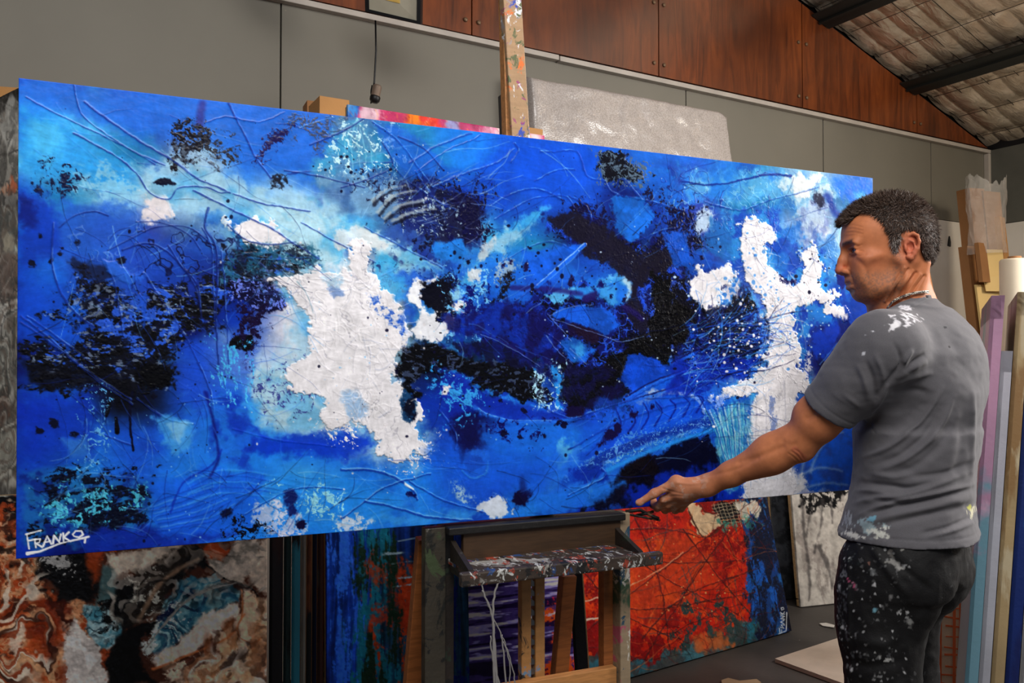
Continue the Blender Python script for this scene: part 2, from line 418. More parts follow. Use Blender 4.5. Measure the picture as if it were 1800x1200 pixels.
def paint_blue(nx=1560, ny=650):
    P = Paint(nx, ny, [(33, 137), (1534, 313), (1534, 857.5), (28, 982)], 3)
    P.warp(26, 90, 3)
    g = np.array([[PAL[c] for c in r] for r in BLUE_GRID], np.float32)/255
    fx = np.clip((P.WX-30)/100, 0, 14.999); fy = np.clip((P.WY-140)/70, 0, 11.999)
    ix = fx.astype(int); iy = fy.astype(int); tx = fx-ix; ty = fy-iy
    tx = (tx*tx*(3-2*tx))[..., None]; ty = (ty*ty*(3-2*ty))[..., None]
    P.C = ((g[iy, ix]*(1-tx)+g[iy, ix+1]*tx)*(1-ty)+(g[iy+1, ix]*(1-tx)+g[iy+1, ix+1]*tx)*ty).astype(np.float32)
    full = (slice(None), slice(None))
    # washes and brush drags over everything
    P.lay(full, .45*sstep(.15, .75, P.fbm(110, 1, 5)), PAL['A'])
    P.lay(full, .40*sstep(.2, .8, P.fbm(80, 2, 5)), PAL['U'])
    P.lay(full, .25*sstep(.35, .8, P.fbm(40, 3, 5, .6, 2.5, 1)), PAL['C'])
    ALL = [(20, 120), (1550, 300), (1550, 880), (20, 990)]
    L = P.line; Q = P.poly; S = P.spread; V = P.veins
    K, N, U, W, A, B, C, D, T, PP, G = (PAL[c] for c in "KNUWABCDTPG")
    P.warp(5, 46, 2)
    # --- top left: bright azure with a cyan pool and pale haze
    Q([(35, 140), (560, 200), (600, 260), (470, 300), (330, 250), (180, 225), (36, 170)], (42, 112, 208), 14, 10, .85)
    Q([(38, 195), (110, 200), (150, 250), (220, 290), (245, 335), (200, 345), (120, 300), (60, 330), (38, 290)], (52, 158, 226), 16, 14, .9)
    Q([(60, 215), (105, 215), (120, 260), (90, 290), (58, 270)], (96, 196, 236), 16, 12, .6)
    Q([(128, 300), (180, 285), (240, 320), (250, 360), (200, 380), (140, 345)], (150, 200, 222), 12, 16, .75, tex=.1, texcell=10)
    Q([(240, 290), (300, 275), (360, 290), (420, 320), (500, 345), (600, 350), (620, 385), (560, 395), (470, 375), (380, 370), (300, 370), (245, 360), (260, 330)], (158, 198, 218), 10, 14, .85, col2=(96, 170, 212))
    Q([(248, 350), (290, 345), (300, 375), (280, 392), (250, 385)], (222, 214, 216), 5, 12, .95, h=.6)
    S([(60, 300), (140, 290), (150, 340), (100, 350), (60, 340)], (20, 30, 70), .62, 5, 11)
    Q([(36, 330), (80, 340), (110, 380), (120, 440), (36, 470)], (22, 66, 176), 14, 14, .9)
    Q([(36, 345), (62, 350), (60, 400), (36, 400)], (20, 30, 110), 10, 14, .7)
    Q([(110, 360), (230, 370), (260, 420), (190, 460), (110, 470), (100, 420)], (42, 98, 196), 12, 14, .75)
    # dark grainy passages along the top
    L([(356, 182), (352, 205), (350, 222)], (58, 50, 130), 12, 16, 5, .7)
    S([(305, 215), (362, 210), (372, 250), (335, 290), (298, 300), (300, 250)], (24, 22, 34), .95, 4, 12, soft=12)
    S([(350, 235), (400, 240), (415, 275), (380, 290), (355, 270)], (50, 52, 62), .8, 4, 13, soft=16)
    Q([(300, 255), (380, 260), (400, 300), (330, 300), (300, 285)], (150, 180, 205), 8, 14, .5, tex=.15)
    S([(440, 270), (500, 215), (515, 222), (470, 275), (445, 292)], (40, 34, 92), .8, 4, 14, soft=10)
    S([(520, 215), (600, 205), (620, 235), (560, 255), (525, 240)], (70, 80, 110), .7, 4, 15)
    Q([(470, 310), (500, 308), (505, 328), (475, 332)], (22, 22, 34), 3, 8, .9, tex=.1)
    L([(505, 305), (560, 300), (620, 288), (690, 285)], (34, 60, 150), 3, 2, 1, .7, h=1)
    # teal fan under the top edge
    Q([(600, 205), (640, 210), (672, 270), (668, 290), (620, 305), (560, 330), (540, 310), (580, 260)], (74, 168, 206), 12, 12, .85, col2=(90, 140, 180))
    S([(590, 200), (680, 215), (710, 300), (640, 320), (580, 300)], (190, 226, 236), .35, 3, 16)
    for i, x in enumerate((612, 622, 634, 645, 655)): L([(628, 208), (x-6, 250), (x, 300)], (150, 214, 228), 2, 1, 1, .5)
    Q([(655, 215), (720, 225), (800, 300), (900, 330), (870, 345), (760, 330), (700, 300)], (30, 96, 205), 12, 12, .7)
    Q([(560, 310), (680, 300), (760, 340), (790, 395), (700, 400), (600, 370)], (60, 96, 150), 12, 16, .7, col2=(130, 170, 200))
    # feathery navy/grey passage between the wing and the top
    Q([(690, 330), (750, 310), (800, 350), (850, 370), (850, 430), (780, 440), (720, 400)], (24, 34, 104), 10, 18, .8)
    S([(640, 320), (850, 330), (860, 440), (760, 450), (660, 380)], (20, 24, 62), .5, 5, 17, soft=40); Q([(800, 345), (818, 335), (848, 372), (850, 412), (800, 432), (758, 424), (775, 390)], (16, 16, 78), 6, 9, .92, col2=(30, 32, 70), c2cell=14)
    S([(650, 330), (790, 325), (820, 390), (700, 390)], (150, 176, 200), .3, 4, 18, soft=30)
    for pts in ([(664, 372), (690, 345), (730, 335)], [(676, 382), (705, 360), (748, 352)], [(690, 388), (725, 372), (765, 366)], [(655, 352), (680, 332), (712, 326)]): L(pts, (168, 180, 184), 6, 3, 2.5, .75, rag=2); L([(x+2, y+6) for x, y in pts], (24, 26, 44), 5, 3, 2.5, .8, rag=2)
    # --- pale wing sweeping down to the right
    Q([(430, 372), (520, 362), (610, 380), (700, 425), (775, 470), (770, 482), (690, 455), (640, 430), (610, 425), (600, 470), (520, 470), (500, 430), (440, 400)], (176, 212, 226), 6, 12, .92, col2=(110, 186, 222))
    Q([(590, 395), (640, 400), (690, 430), (640, 440), (600, 435)], (220, 222, 224), 5, 10, .8)
    Q([(650, 450), (690, 448), (760, 480), (720, 500), (700, 520), (670, 500)], (62, 170, 220), 8, 10, .9, col2=(150, 205, 225))
    S([(640, 440), (770, 470), (700, 520), (650, 500)], (30, 60, 120), .5, 4, 19)
    # white swatch left of the wing
    Q([(392, 388), (420, 383), (450, 384), (476, 398), (500, 420), (490, 438), (468, 440), (440, 432), (415, 412)], W, 2, 11, 1, h=1.6)
    Q([(350, 395), (400, 392), (430, 430), (390, 440)], (150, 190, 210), 8, 12, .6)
    # --- left half: ultramarine field
    Q([(110, 470), (250, 420), (380, 420), (400, 470), (330, 560), (180, 560), (90, 530)], (36, 78, 180), 18, 18, .6)
    Q([(36, 480), (110, 490), (160, 600), (36, 600)], (24, 84, 200), 14, 14, .6)
    Q([(40, 690), (160, 690), (170, 800), (40, 830)], (16, 52, 172), 16, 12, .7)
    Q([(300, 600), (440, 590), (450, 700), (400, 740), (310, 700)], (34, 78, 196), 16, 16, .6)
    V([(200, 400), (420, 400), (440, 560), (200, 560)], (14, 22, 70), 26, 21, .9, .1, h=.5)
    V([(120, 380), (420, 370), (430, 470), (120, 470)], (110, 150, 215), 20, 23, .5, .06, h=.8)
    # black tar-like mass
    blk = [(112, 495), (150, 478), (190, 500), (255, 520), (300, 500), (345, 520), (385, 470), (430, 440), (500, 455), (555, 455), (560, 468), (520, 480), (470, 490), (400, 520), (370, 575), (318, 590), (300, 612), (305, 678), (250, 684), (228, 668), (150, 682), (50, 672), (44, 618), (120, 602), (160, 575), (95, 560), (80, 548), (140, 545), (120, 515)]
    Q(blk, (16, 17, 32), 5, 22, .95, cell=18, k=31, tex=.02, texcell=6)
    S(blk, (12, 12, 18), .8, 5, 32, soft=30, ax=2.2)
    S(blk, (46, 92, 196), .36, 6, 33, soft=10, ax=2)
    S(blk, (150, 170, 200), .22, 2.5, 34, a=.6, soft=8, ax=2)
    Q([(236, 640), (275, 630), (303, 640), (303, 678), (262, 684), (238, 668)], (8, 8, 13), 4, 8, 1)
    Q([(48, 640), (120, 650), (230, 655), (228, 678), (130, 684), (50, 674)], (12, 12, 22), 8, 10, .85)
    Q([(120, 462), (160, 462), (200, 480), (180, 500), (150, 482)], (22, 22, 40), 6, 10, .7)
    Q([(398, 488), (440, 488), (480, 498), (512, 532), (500, 546), (455, 545), (425, 525)], (14, 12, 52), 3, 8, .95, tex=.0)
    S([(400, 480), (515, 500), (510, 550), (420, 540)], (110, 130, 220), .4, 3, 35, soft=8)
    Q([(425, 425), (560, 440), (565, 462), (480, 470), (400, 500), (380, 470)], (20, 32, 54), 6, 12, .85, tex=.05, col2=(40, 100, 130), c2cell=14)
    S([(420, 535), (470, 535), (470, 590), (440, 620), (410, 600)], (26, 14, 54), .9, 4, 36, soft=14)
    Q(ell(413, 604, 12, 11), K, 2, 4); Q(ell(438, 600, 10, 17, 20), K, 2, 4)
    for x, y, r in ((388, 574, 6), (97, 742, 8), (300, 766, 6), (270, 695, 6), (90, 460, 7), (57, 466, 5), (106, 444, 4), (140, 428, 4), (212, 456, 5), (70, 418, 5), (390, 430, 4), (250, 697, 5), (133, 762, 7), (68, 755, 8), (220, 660, 6)):
        Q(ell(x, y, r, r*.85), (12, 12, 30), 2, 3, .9)
    L([(190, 712), (186, 730)], K, 9, 6); L([(203, 735), (206, 760)], K, 6, 8); L([(232, 690), (228, 730), (234, 790)], (10, 12, 40), 6, 4)
    # ridges of gel medium
    for pts, w in (([(45, 172), (90, 195), (130, 215), (200, 250), (290, 290)], 2.2), ([(150, 178), (205, 222), (300, 280), (345, 312), (405, 338)], 3.6),
                   ([(131, 150), (138, 185), (150, 208), (190, 240), (272, 287)], 1.8), ([(402, 182), (425, 230), (447, 275), (476, 312)], 3),
                   ([(130, 235), (170, 258), (210, 280), (245, 312), (262, 338), (296, 351), (315, 330), (360, 328), (385, 338), (404, 336)], 2.6),
                   ([(410, 340), (470, 360), (545, 370)], 3), ([(340, 335), (400, 365), (480, 405), (560, 455)], 3), ([(360, 216), (395, 206), (455, 214), (500, 198)], 1.6),
                   ([(95, 395), (91, 450), (100, 500), (128, 545), (165, 575)], 4), ([(38, 556), (92, 598), (150, 648), (230, 704)], 2.6), ([(38, 566), (100, 610), (170, 668), (232, 712)], 2.2),
                   ([(48, 556), (110, 598), (165, 640)], 2), ([(355, 400), (372, 440), (376, 500), (378, 560)], 2.5), ([(388, 440), (396, 500), (398, 580), (402, 640)], 2.5),
                   ([(250, 480), (300, 550), (340, 620), (370, 690), (375, 730)], 2.4), ([(186, 460), (205, 510), (215, 590)], 2.4), ([(240, 700), (290, 735), (340, 745)], 2),
                   ([(170, 760), (230, 782)], 2), ([(410, 755), (500, 775), (590, 785)], 1.8), ([(530, 390), (600, 430), (660, 460)], 2), ([(600, 520), (640, 500), (700, 470)], 1.5)):
        L(pts, (26, 52, 140), w, w*.8, 1.2, .75, h=2.2, k=w)
        L([(x+1.2, y-2.2) for x, y in pts], (110, 160, 224), w*.45, w*.3, .9, .55, brk=-.1)
    Q(ell(289, 328, 24, 18), (120, 176, 206), 3, 4, .7, h=1); Q(ell(290, 321, 19, 6, 6), (10, 14, 44), 2, 4)
    Q([(180, 455), (205, 460), (225, 480), (245, 478), (250, 492), (225, 498), (200, 480)], (50, 110, 215), 3, 4, .8, h=2)
    Q([(240, 515), (256, 512), (256, 560), (248, 575)], (36, 88, 200), 3, 3, .9, h=1.6)
    # --- white figure, left
    wf = [(478, 486), (512, 484), (545, 476), (585, 480), (612, 470), (604, 440), (622, 424), (642, 432), (654, 470), (668, 505), (690, 520), (702, 560), (722, 606), (700, 628), (692, 660), (700, 690), (738, 712), (744, 732), (726, 748), (744, 792), (738, 806), (716, 800), (700, 808), (666, 796), (668, 774), (652, 752), (620, 730), (600, 748), (582, 756), (566, 735), (560, 705), (530, 696), (500, 674), (500, 644), (540, 622), (548, 590), (540, 560), (522, 530), (505, 505)]
    Q([(470, 480), (700, 470), (735, 610), (700, 700), (760, 760), (740, 815), (650, 815), (560, 770), (450, 760), (440, 680), (500, 620), (510, 540)], (96, 176, 222), 20, 16, .8, col2=(160, 200, 222))
    Q([(450, 655), (500, 650), (560, 700), (580, 760), (520, 765), (450, 745)], (120, 180, 214), 12, 14, .9, col2=(170, 200, 214), c2cell=30)
    S([(440, 650), (540, 640), (560, 720), (470, 740)], (70, 80, 150), .45, 4, 38)
    Q([(410, 745), (470, 760), (560, 765), (640, 750), (665, 780), (640, 800), (520, 800), (420, 790)], (14, 60, 190), 10, 12, .9)
    Q(wf, W, 2, 13, 1, cell=16, k=41, h=3.2)
    Q([(515, 525), (545, 560), (556, 600), (560, 560), (540, 520)], W, 2, 6)
    Q([(562, 486), (600, 478), (606, 496), (594, 512), (570, 500)], (170, 200, 222), 4, 6, .9); Q(ell(592, 513, 13, 8, 10), (110, 140, 190), 3, 4, .8)
    Q([(600, 690), (625, 690), (650, 720), (640, 740), (610, 725)], (140, 176, 212), 7, 10, .8)
    Q([(648, 515), (668, 520), (700, 556), (712, 590), (706, 600), (684, 560), (655, 535)], (26, 84, 190), 4, 10, .85, col2=W, c2cell=6)
    V(wf, (168, 166, 178), 26, 43, .55, .05, 8, h=-.8); V(wf, (240, 238, 240), 34, 44, .4, .05, 8, 1.6, 1, h=.7); V(wf, (196, 190, 192), 14, 46, .4, .05, 8)
    S([(560, 740), (640, 735), (640, 765), (570, 765)], W, .6, 3, 42); S([(705, 790), (760, 770), (760, 815), (690, 820)], W, .3, 3, 45)
    Q([(708, 672), (724, 682), (731, 722), (722, 746), (706, 732), (701, 702)], (30, 74, 116), 3, 5, 1, col2=(12, 16, 40), c2cell=10)
    # --- eye and beak, centre left
    Q([(700, 480), (760, 470), (830, 470), (850, 520), (810, 570), (790, 600), (730, 605), (712, 570)], (60, 150, 222), 12, 16, .8, col2=(30, 90, 200))
    Q([(722, 500), (745, 486), (765, 478), (762, 492), (742, 502), (735, 530), (752, 552), (790, 552), (800, 560), (785, 590), (760, 602), (730, 598), (714, 582), (735, 572), (730, 545), (716, 520)], (224, 226, 232), 3, 7, 1, h=2.2)
    Q([(742, 492), (775, 482), (800, 498), (790, 520), (796, 552), (768, 558), (748, 536), (734, 522)], (12, 12, 30), 3, 11, 1, k=47)
    Q([(765, 485), (800, 470), (815, 500), (790, 505)], (14, 16, 50), 3, 8, .9, tex=.05)
    Q(ell(811, 540, 12, 12), (226, 226, 232), 2, 5, h=1.5); Q(ell(811, 540, 3.5, 3.5), K, 1, 1)
    Q(ell(773, 563, 7, 3), K, 1, 3); Q(ell(771, 583, 3, 2), K, 1, 1)
    S([(770, 480), (850, 480), (850, 600), (780, 600)], (120, 190, 234), .5, 6, 48); S([(770, 500), (870, 500), (850, 600)], (14, 24, 110), .5, 6, 49)
    # pale streaks rising to the top right
    Q([(960, 368), (930, 400), (880, 440), (840, 470), (800, 520), (820, 470), (860, 430), (890, 395)], (70, 170, 226), 8, 12, .9, col2=(150, 205, 226))
    Q([(834, 468), (846, 476), (840, 490), (822, 488), (820, 474)], (196, 206, 214), 3, 5); Q([(880, 455), (905, 452), (908, 475), (890, 505), (868, 490)], (160, 182, 200), 5, 9, .9, tex=.1)
    Q([(845, 430), (900, 400), (940, 395), (900, 430), (850, 455)], (150, 184, 204), 8, 10, .7)
    Q([(760, 425), (800, 420), (815, 440), (790, 460), (765, 452)], (44, 126, 210), 6, 8, .9)
    # --- facets and spokes in the centre
    Q([(920, 440), (1025, 425), (1000, 470), (950, 500), (925, 480)], (30, 104, 218), 6, 6, .9)
    Q([(965, 545), (1010, 530), (1060, 540), (1092, 560), (1085, 585), (1050, 590), (1000, 575)], (30, 108, 222), 6, 7, .95)
    Q([(880, 240), (1060, 262), (1040, 330), (960, 350), (880, 330), (840, 290)], (22, 88, 212), 18, 12, .7)
    Q([(1170, 290), (1100, 320), (1180, 380), (1240, 350)], (34, 124, 222), 10, 10, .6)
    Q([(990, 600), (1040, 590), (1050, 625), (1010, 640)], (40, 130, 214), 9, 9, .7)
    nav = [(960, 395), (1040, 385), (1080, 420), (1180, 430), (1200, 480), (1190, 560), (1150, 590), (1170, 650), (1080, 660), (1000, 640), (900, 600), (870, 570), (940, 520), (1040, 500), (1100, 530), (1130, 500), (1080, 470), (1000, 420)]
    Q(nav, (18, 22, 96), 8, 20, .8, k=51, tex=.0, texcell=12)
    S(nav, (12, 12, 36), .75, 5, 52, soft=20); S(nav, (36, 84, 210), .4, 8, 53, soft=10); V(nav, (50, 100, 220), 24, 54, .8, .09)
    Q([(1000, 385), (1055, 395), (1105, 430), (1110, 465), (1060, 450), (1020, 420), (985, 405)], (26, 22, 60), 5, 10, .9, tex=.0, texcell=5)
    Q([(1135, 445), (1172, 440), (1178, 475), (1155, 490), (1132, 470)], (14, 14, 18), 4, 8, .95)
    Q([(1140, 490), (1200, 480), (1235, 540), (1210, 600), (1240, 640), (1170, 660), (1110, 630), (1100, 600), (1140, 580), (1165, 540)], (12, 13, 28), 5, 20, .97, k=55)
    S([(1120, 480), (1240, 480), (1240, 660), (1110, 640)], (50, 80, 170), .5, 4, 56, soft=10); P.dots(1190, 540, 60, 90, 26, .8, 3, (180, 205, 230), 4)
    Q(ell(1080, 505, 31, 27), (60, 146, 218), 4, 6, 1, h=.8, col2=(110, 180, 224), c2cell=30); L([(1100, 488), (1108, 505), (1100, 524)], (170, 210, 232), 9, 6, 5, .8)
    Q(ell(1058, 499, 5, 7), (16, 24, 110), 2, 2); L([(1030, 528), (1062, 520), (1092, 535), (1110, 560)], (28, 20, 92), 12, 8, 3, .9)
    Q([(905, 480), (895, 500), (880, 530), (862, 562), (850, 560), (872, 520), (885, 490)], (14, 15, 30), 4, 10, .95, tex=.02)
    Q([(1000, 575), (1040, 568), (1062, 580), (1045, 596), (1010, 588)], (28, 12, 60), 3, 5, .95)
    Q([(1105, 635), (1160, 615), (1200, 640), (1180, 680), (1110, 690), (1098, 665)], (26, 104, 218), 6, 9, .95)
    # long black creature shape, centre
    bc = [(698, 640), (712, 612), (735, 604), (790, 614), (840, 632), (900, 640), (950, 648), (962, 668), (972, 700), (955, 712), (910, 705), (860, 690), (800, 660), (748, 650), (722, 672), (735, 690), (716, 690), (700, 680)]
    Q([(790, 600), (930, 610), (960, 650), (860, 640), (780, 612)], (18, 40, 140), 8, 12, .8, col2=(60, 150, 220), c2cell=20)
    Q(bc, (10, 10, 17), 4, 11, 1, k=57, h=1); S(bc, (90, 110, 150), .35, 2.5, 58, a=.6, soft=6, ax=2)
    Q([(950, 640), (1010, 600), (1000, 650), (1100, 690), (1090, 715), (1000, 735), (985, 690)], (18, 16, 62), 6, 14, .85, tex=.0)
    S([(990, 650), (1110, 650), (1100, 720), (1000, 720)], (8, 8, 20), .9, 5, 59); S([(980, 650), (1150, 650), (1120, 720), (990, 720)], (60, 96, 210), .45, 4, 60)
    L([(948, 646), (975, 650), (984, 680), (980, 712)], (46, 150, 228), 14, 12, 4, .9, h=1.5, rag=5); L([(795, 655), (850, 684), (905, 704), (960, 712)], (44, 134, 226), 8, 9, 4, .9, rag=6, brk=-.4)
    S([(940, 635), (1000, 640), (1000, 720), (940, 720)], (170, 214, 236), .4, 3, 61, soft=8)
    Q([(790, 672), (860, 700), (940, 722), (1000, 722), (990, 740), (900, 740), (830, 715)], (16, 50, 168), 6, 6, .85)
    L([(828, 712), (855, 730), (910, 743), (970, 742), (1012, 734)], (38, 112, 220), 9, 6, 2.5, .95, h=3.5); L([(840, 717), (862, 730), (912, 739), (968, 738)], (120, 180, 232), 1.6, 1.2, 1, .8)
    Q([(800, 730), (840, 725), (880, 755), (860, 790), (810, 800), (795, 760)], (16, 12, 70), 8, 12, .9)
    Q([(770, 640), (830, 670), (830, 720), (790, 730), (760, 690)], (20, 46, 168), 10, 14, .8); S([(760, 650), (840, 680), (830, 730), (770, 740)], (60, 160, 230), .6, 5, 62); Q(ell(783, 684, 7, 8), W, 2, 4)
    Q([(850, 745), (1000, 750), (1010, 800), (900, 820), (850, 790)], (30, 110, 218), 14, 12, .85); S([(860, 740), (960, 745), (950, 780)], (18, 20, 100), .45, 6, 63)
    Q([(985, 780), (1030, 790), (1020, 830), (985, 820)], (110, 196, 226), 8, 14, .7)
    Q([(1060, 757), (1085, 748), (1090, 765), (1062, 785), (1048, 778)], (22, 10, 66), 3, 5); Q([(1000, 712), (1030, 708), (1028, 730), (1002, 728)], (26, 12, 60), 4, 6, .95)
    for x, y, r in ((1112, 728, 7), (1040, 688, 4), (1148, 714, 7), (962, 690, 4), (922, 724, 5), (980, 742, 6), (992, 744, 5), (890, 762, 5), (918, 766, 4), (958, 770, 4), (1003, 526, 4), (1015, 528, 5), (1124, 656, 3), (1146, 632, 4), (870, 690, 4), (877, 705, 3), (1072, 520, 4), (1095, 525, 3)):
        Q(ell(x, y, r, r), (14, 12, 50), 1.5, 3, .95)
    # striped "ladder" band and fan lower right
    Q([(1070, 760), (1130, 720), (1230, 700), (1290, 690), (1300, 730), (1180, 760), (1090, 810), (1040, 850), (1000, 850), (1020, 800)], (22, 84, 210), 8, 10, .9, col2=(16, 56, 176))
    for x in range(1085, 1230, 22): L([(x, 765-(x-1085)*.25), (x+14, 738-(x-1085)*.25), (x+8, 715-(x-1085)*.15)], (14, 40, 150), 3, 2, 1.5, .7)
    L([(1000, 790), (1080, 745), (1170, 715), (1240, 700)], (10, 30, 120), 3, 3, 1.5, .8, h=2); L([(1000, 860), (1080, 810), (1170, 770), (1260, 745)], (40, 130, 226), 7, 8, 3, .9, h=1.5)
    L([(1010, 840), (1090, 795), (1180, 755), (1260, 732)], (20, 62, 160), 9, 9, 3, .7); S([(1000, 840), (1090, 770), (1260, 720), (1260, 745), (1090, 810)], (120, 190, 230), .4, 3, 64, soft=6)
    Q([(1120, 702), (1145, 686), (1172, 690), (1150, 700), (1128, 712)], (176, 186, 206), 4, 4, .9); L([(1165, 688), (1195, 692), (1222, 700), (1236, 718)], (220, 224, 232), 7, 5, 1.5, 1, h=2)
    L([(1130, 700), (1200, 700), (1250, 690)], (18, 14, 50), 3, 2, 1, .6)
    Q([(1240, 720), (1300, 690), (1325, 700), (1318, 790), (1290, 860), (1265, 850), (1255, 780)], (60, 150, 200), 10, 14, .9, col2=(26, 84, 160), c2cell=24)
    for i in range(16):
        a = i/15; L([(1235+60*a, 715-8*a), (1262+34*a, 760), (1285+14*a, 840-16*a)], (130, 206, 220) if i % 2 else (34, 92, 170), 2.4, 1.2, 1.6, .55)
    Q([(1295, 720), (1322, 700), (1318, 790), (1305, 800)], (190, 206, 216), 5, 8, .8)
    # black mountain silhouette bottom
    Q([(1015, 898), (1040, 872), (1085, 845), (1120, 808), (1160, 795), (1200, 768), (1245, 765), (1270, 800), (1285, 850), (1265, 880), (1100, 895)], (10, 12, 40), 5, 11, .98, k=65)
    Q([(1100, 850), (1190, 830), (1270, 820), (1290, 872), (1100, 895)], (16, 50, 176), 10, 12, .85, k=66); Q([(1110, 810), (1140, 800), (1170, 830), (1150, 850), (1090, 860), (1080, 850)], (9, 9, 20), 6, 9, .9)
    # --- right hand side
    Q([(1180, 290), (1380, 305), (1380, 350), (1300, 360), (1210, 350)], (44, 132, 216), 10, 12, .8, col2=(96, 172, 218))
    V([(1160, 290), (1400, 300), (1400, 420), (1170, 400)], (30, 60, 150), 30, 67, .8, .06, h=1); V([(1160, 290), (1400, 300), (1400, 420), (1170, 400)], (150, 205, 226), 20, 68, .5, .06, h=.6)
    Q([(1355, 318), (1385, 308), (1450, 312), (1470, 340), (1455, 380), (1430, 400), (1395, 385), (1390, 350)], (196, 216, 226), 5, 10, .92, col2=(130, 182, 214), c2cell=22, h=.8)
    Q([(1392, 312), (1445, 312), (1440, 332), (1412, 352), (1398, 345)], (222, 226, 228), 4, 7, .9, h=1.4)
    Q([(1395, 370), (1450, 350), (1460, 400), (1430, 440), (1405, 430)], (130, 146, 190), 6, 10, .85, col2=(180, 196, 216), c2cell=16); Q(ell(1440, 350, 9, 15, -10), (24, 28, 60), 4, 6, .9)
    L([(1455, 345), (1470, 375), (1490, 390)], (14, 50, 150), 12, 10, 5, .8); Q([(1465, 312), (1534, 320), (1534, 375), (1500, 365), (1478, 345)], (32, 120, 224), 6, 5, .95); Q(ell(1512, 343, 12, 9), (110, 190, 236), 6, 4, .8)
    L([(1200, 318), (1250, 325), (1300, 316), (1345, 308), (1390, 308)], (20, 54, 140), 3, 4, 1.2, .9, h=1.5)
    Q([(1218, 375), (1240, 366), (1258, 380), (1250, 405), (1228, 412), (1222, 395)], (190, 210, 226), 5, 7, .9, h=1); S([(1195, 425), (1225, 410), (1245, 420), (1230, 445), (1200, 445)], K, .9, 4, 69, soft=8)
    Q([(1255, 390), (1300, 380), (1305, 460), (1260, 460), (1230, 440)], (36, 112, 180), 8, 10, .8); Q([(1200, 450), (1240, 440), (1290, 470), (1260, 480), (1210, 490)], (30, 90, 190), 8, 10, .8)
    Q([(1355, 400), (1400, 400), (1412, 450), (1400, 490), (1375, 490), (1355, 455)], (42, 116, 196), 6, 8, .95)
    S([(1450, 400), (1530, 400), (1530, 480), (1450, 490)], (150, 196, 226), .6, 7, 70); Q([(1445, 420), (1470, 410), (1475, 470), (1450, 480)], (60, 130, 206), 7, 9, .7)
    # halo of broken blue round the white figure
    Q([(1280, 370), (1370, 370), (1380, 470), (1440, 410), (1460, 500), (1500, 510), (1500, 580), (1420, 590), (1430, 700), (1400, 860), (1290, 860), (1310, 700), (1220, 740), (1330, 640), (1340, 560), (1290, 500)], (52, 146, 216), 10, 12, .75, col2=(20, 70, 180), c2cell=22)
    Q([(1205, 545), (1270, 545), (1300, 505), (1345, 560), (1345, 640), (1300, 660), (1230, 690), (1180, 680), (1180, 600)], (16, 36, 120), 8, 16, .9, col2=(12, 14, 40), c2cell=26)
    Q([(1295, 525), (1320, 518), (1330, 545), (1310, 560), (1292, 550)], K, 4, 8); Q([(1245, 580), (1330, 575), (1345, 600), (1300, 640), (1250, 630)], K, 5, 16, .9); S([(1200, 560), (1345, 540), (1345, 660), (1210, 680)], (60, 110, 200), .55, 4, 71, soft=10)
    S([(1200, 640), (1320, 600), (1330, 660), (1230, 700)], (40, 110, 214), .7, 6, 72, ax=2.5)
    Q([(1212, 492), (1228, 470), (1240, 478), (1262, 472), (1278, 466), (1292, 488), (1276, 505), (1268, 540), (1240, 546), (1220, 524)], W, 3, 9, 1, h=2.4); Q([(1262, 505), (1300, 495), (1300, 540), (1268, 540)], (60, 140, 220), 5, 9, .8, col2=W, c2cell=7)
    tr = [(1298, 392), (1318, 378), (1335, 384), (1352, 398), (1362, 420), (1347, 438), (1352, 470), (1372, 490), (1392, 500), (1410, 485), (1412, 445), (1424, 424), (1440, 432), (1446, 470), (1436, 498), (1450, 512), (1472, 504), (1480, 516), (1450, 530), (1410, 536), (1392, 545), (1392, 572), (1404, 588), (1410, 622), (1402, 640), (1418, 660), (1420, 690), (1402, 690), (1396, 860), (1400, 874), (1304, 876), (1318, 800), (1322, 690), (1270, 702), (1236, 722), (1242, 704), (1300, 672), (1345, 642), (1352, 600), (1350, 560), (1334, 520), (1310, 492), (1304, 440)]
    Q(tr, W, 2, 9, 1, cell=14, k=73, h=3.4)
    Q([(1446, 530), (1470, 534), (1492, 550), (1486, 568), (1462, 556), (1440, 548)], W, 2, 6, h=2.4)
    Q([(1320, 700), (1398, 660), (1398, 868), (1300, 874)], (222, 220, 224), 3, 6, 1, h=1.5); Q([(1300, 850), (1470, 800), (1480, 860), (1310, 876)], (218, 218, 224), 3, 4, .9)
    Q([(1354, 695), (1360, 700), (1363, 750), (1361, 800), (1357, 800)], (120, 140, 190), 2, 3, .85); L([(1395, 700), (1392, 780)], (190, 198, 214), 2, 2, 1, .7)
    V(tr, (164, 164, 178), 20, 74, .6, .06, 8, h=-.8); V(tr, (236, 236, 240), 26, 75, .5, .05, 8, h=1.5)
    Q([(1392, 560), (1402, 548), (1420, 560), (1410, 575)], (70, 150, 214), 4, 7, .8, tex=.1); Q(ell(1420, 640, 10, 22, 10), (30, 60, 150), 3, 7, .9, col2=W, c2cell=6)
    Q([(1425, 575), (1480, 560), (1534, 540), (1534, 700), (1440, 720), (1430, 640)], (18, 62, 178), 8, 10, .95, col2=(14, 30, 110), c2cell=40)
    Q([(1440, 640), (1500, 590), (1534, 570), (1534, 660), (1460, 700)], (14, 16, 52), 8, 12, .9); L([(1440, 640), (1480, 595), (1534, 560)], (90, 140, 200), 2, 2, 1, .6, h=1.5)
    Q([(1466, 470), (1534, 455), (1534, 510), (1490, 506), (1470, 490)], (16, 30, 118), 5, 10, .95); Q([(1475, 530), (1534, 515), (1534, 560), (1495, 565)], (24, 70, 170), 5, 8, .95)
    Q([(1398, 700), (1440, 690), (1534, 690), (1534, 860), (1412, 864), (1400, 830)], (28, 96, 208), 5, 5, 1, col2=(40, 80, 170), c2cell=40)
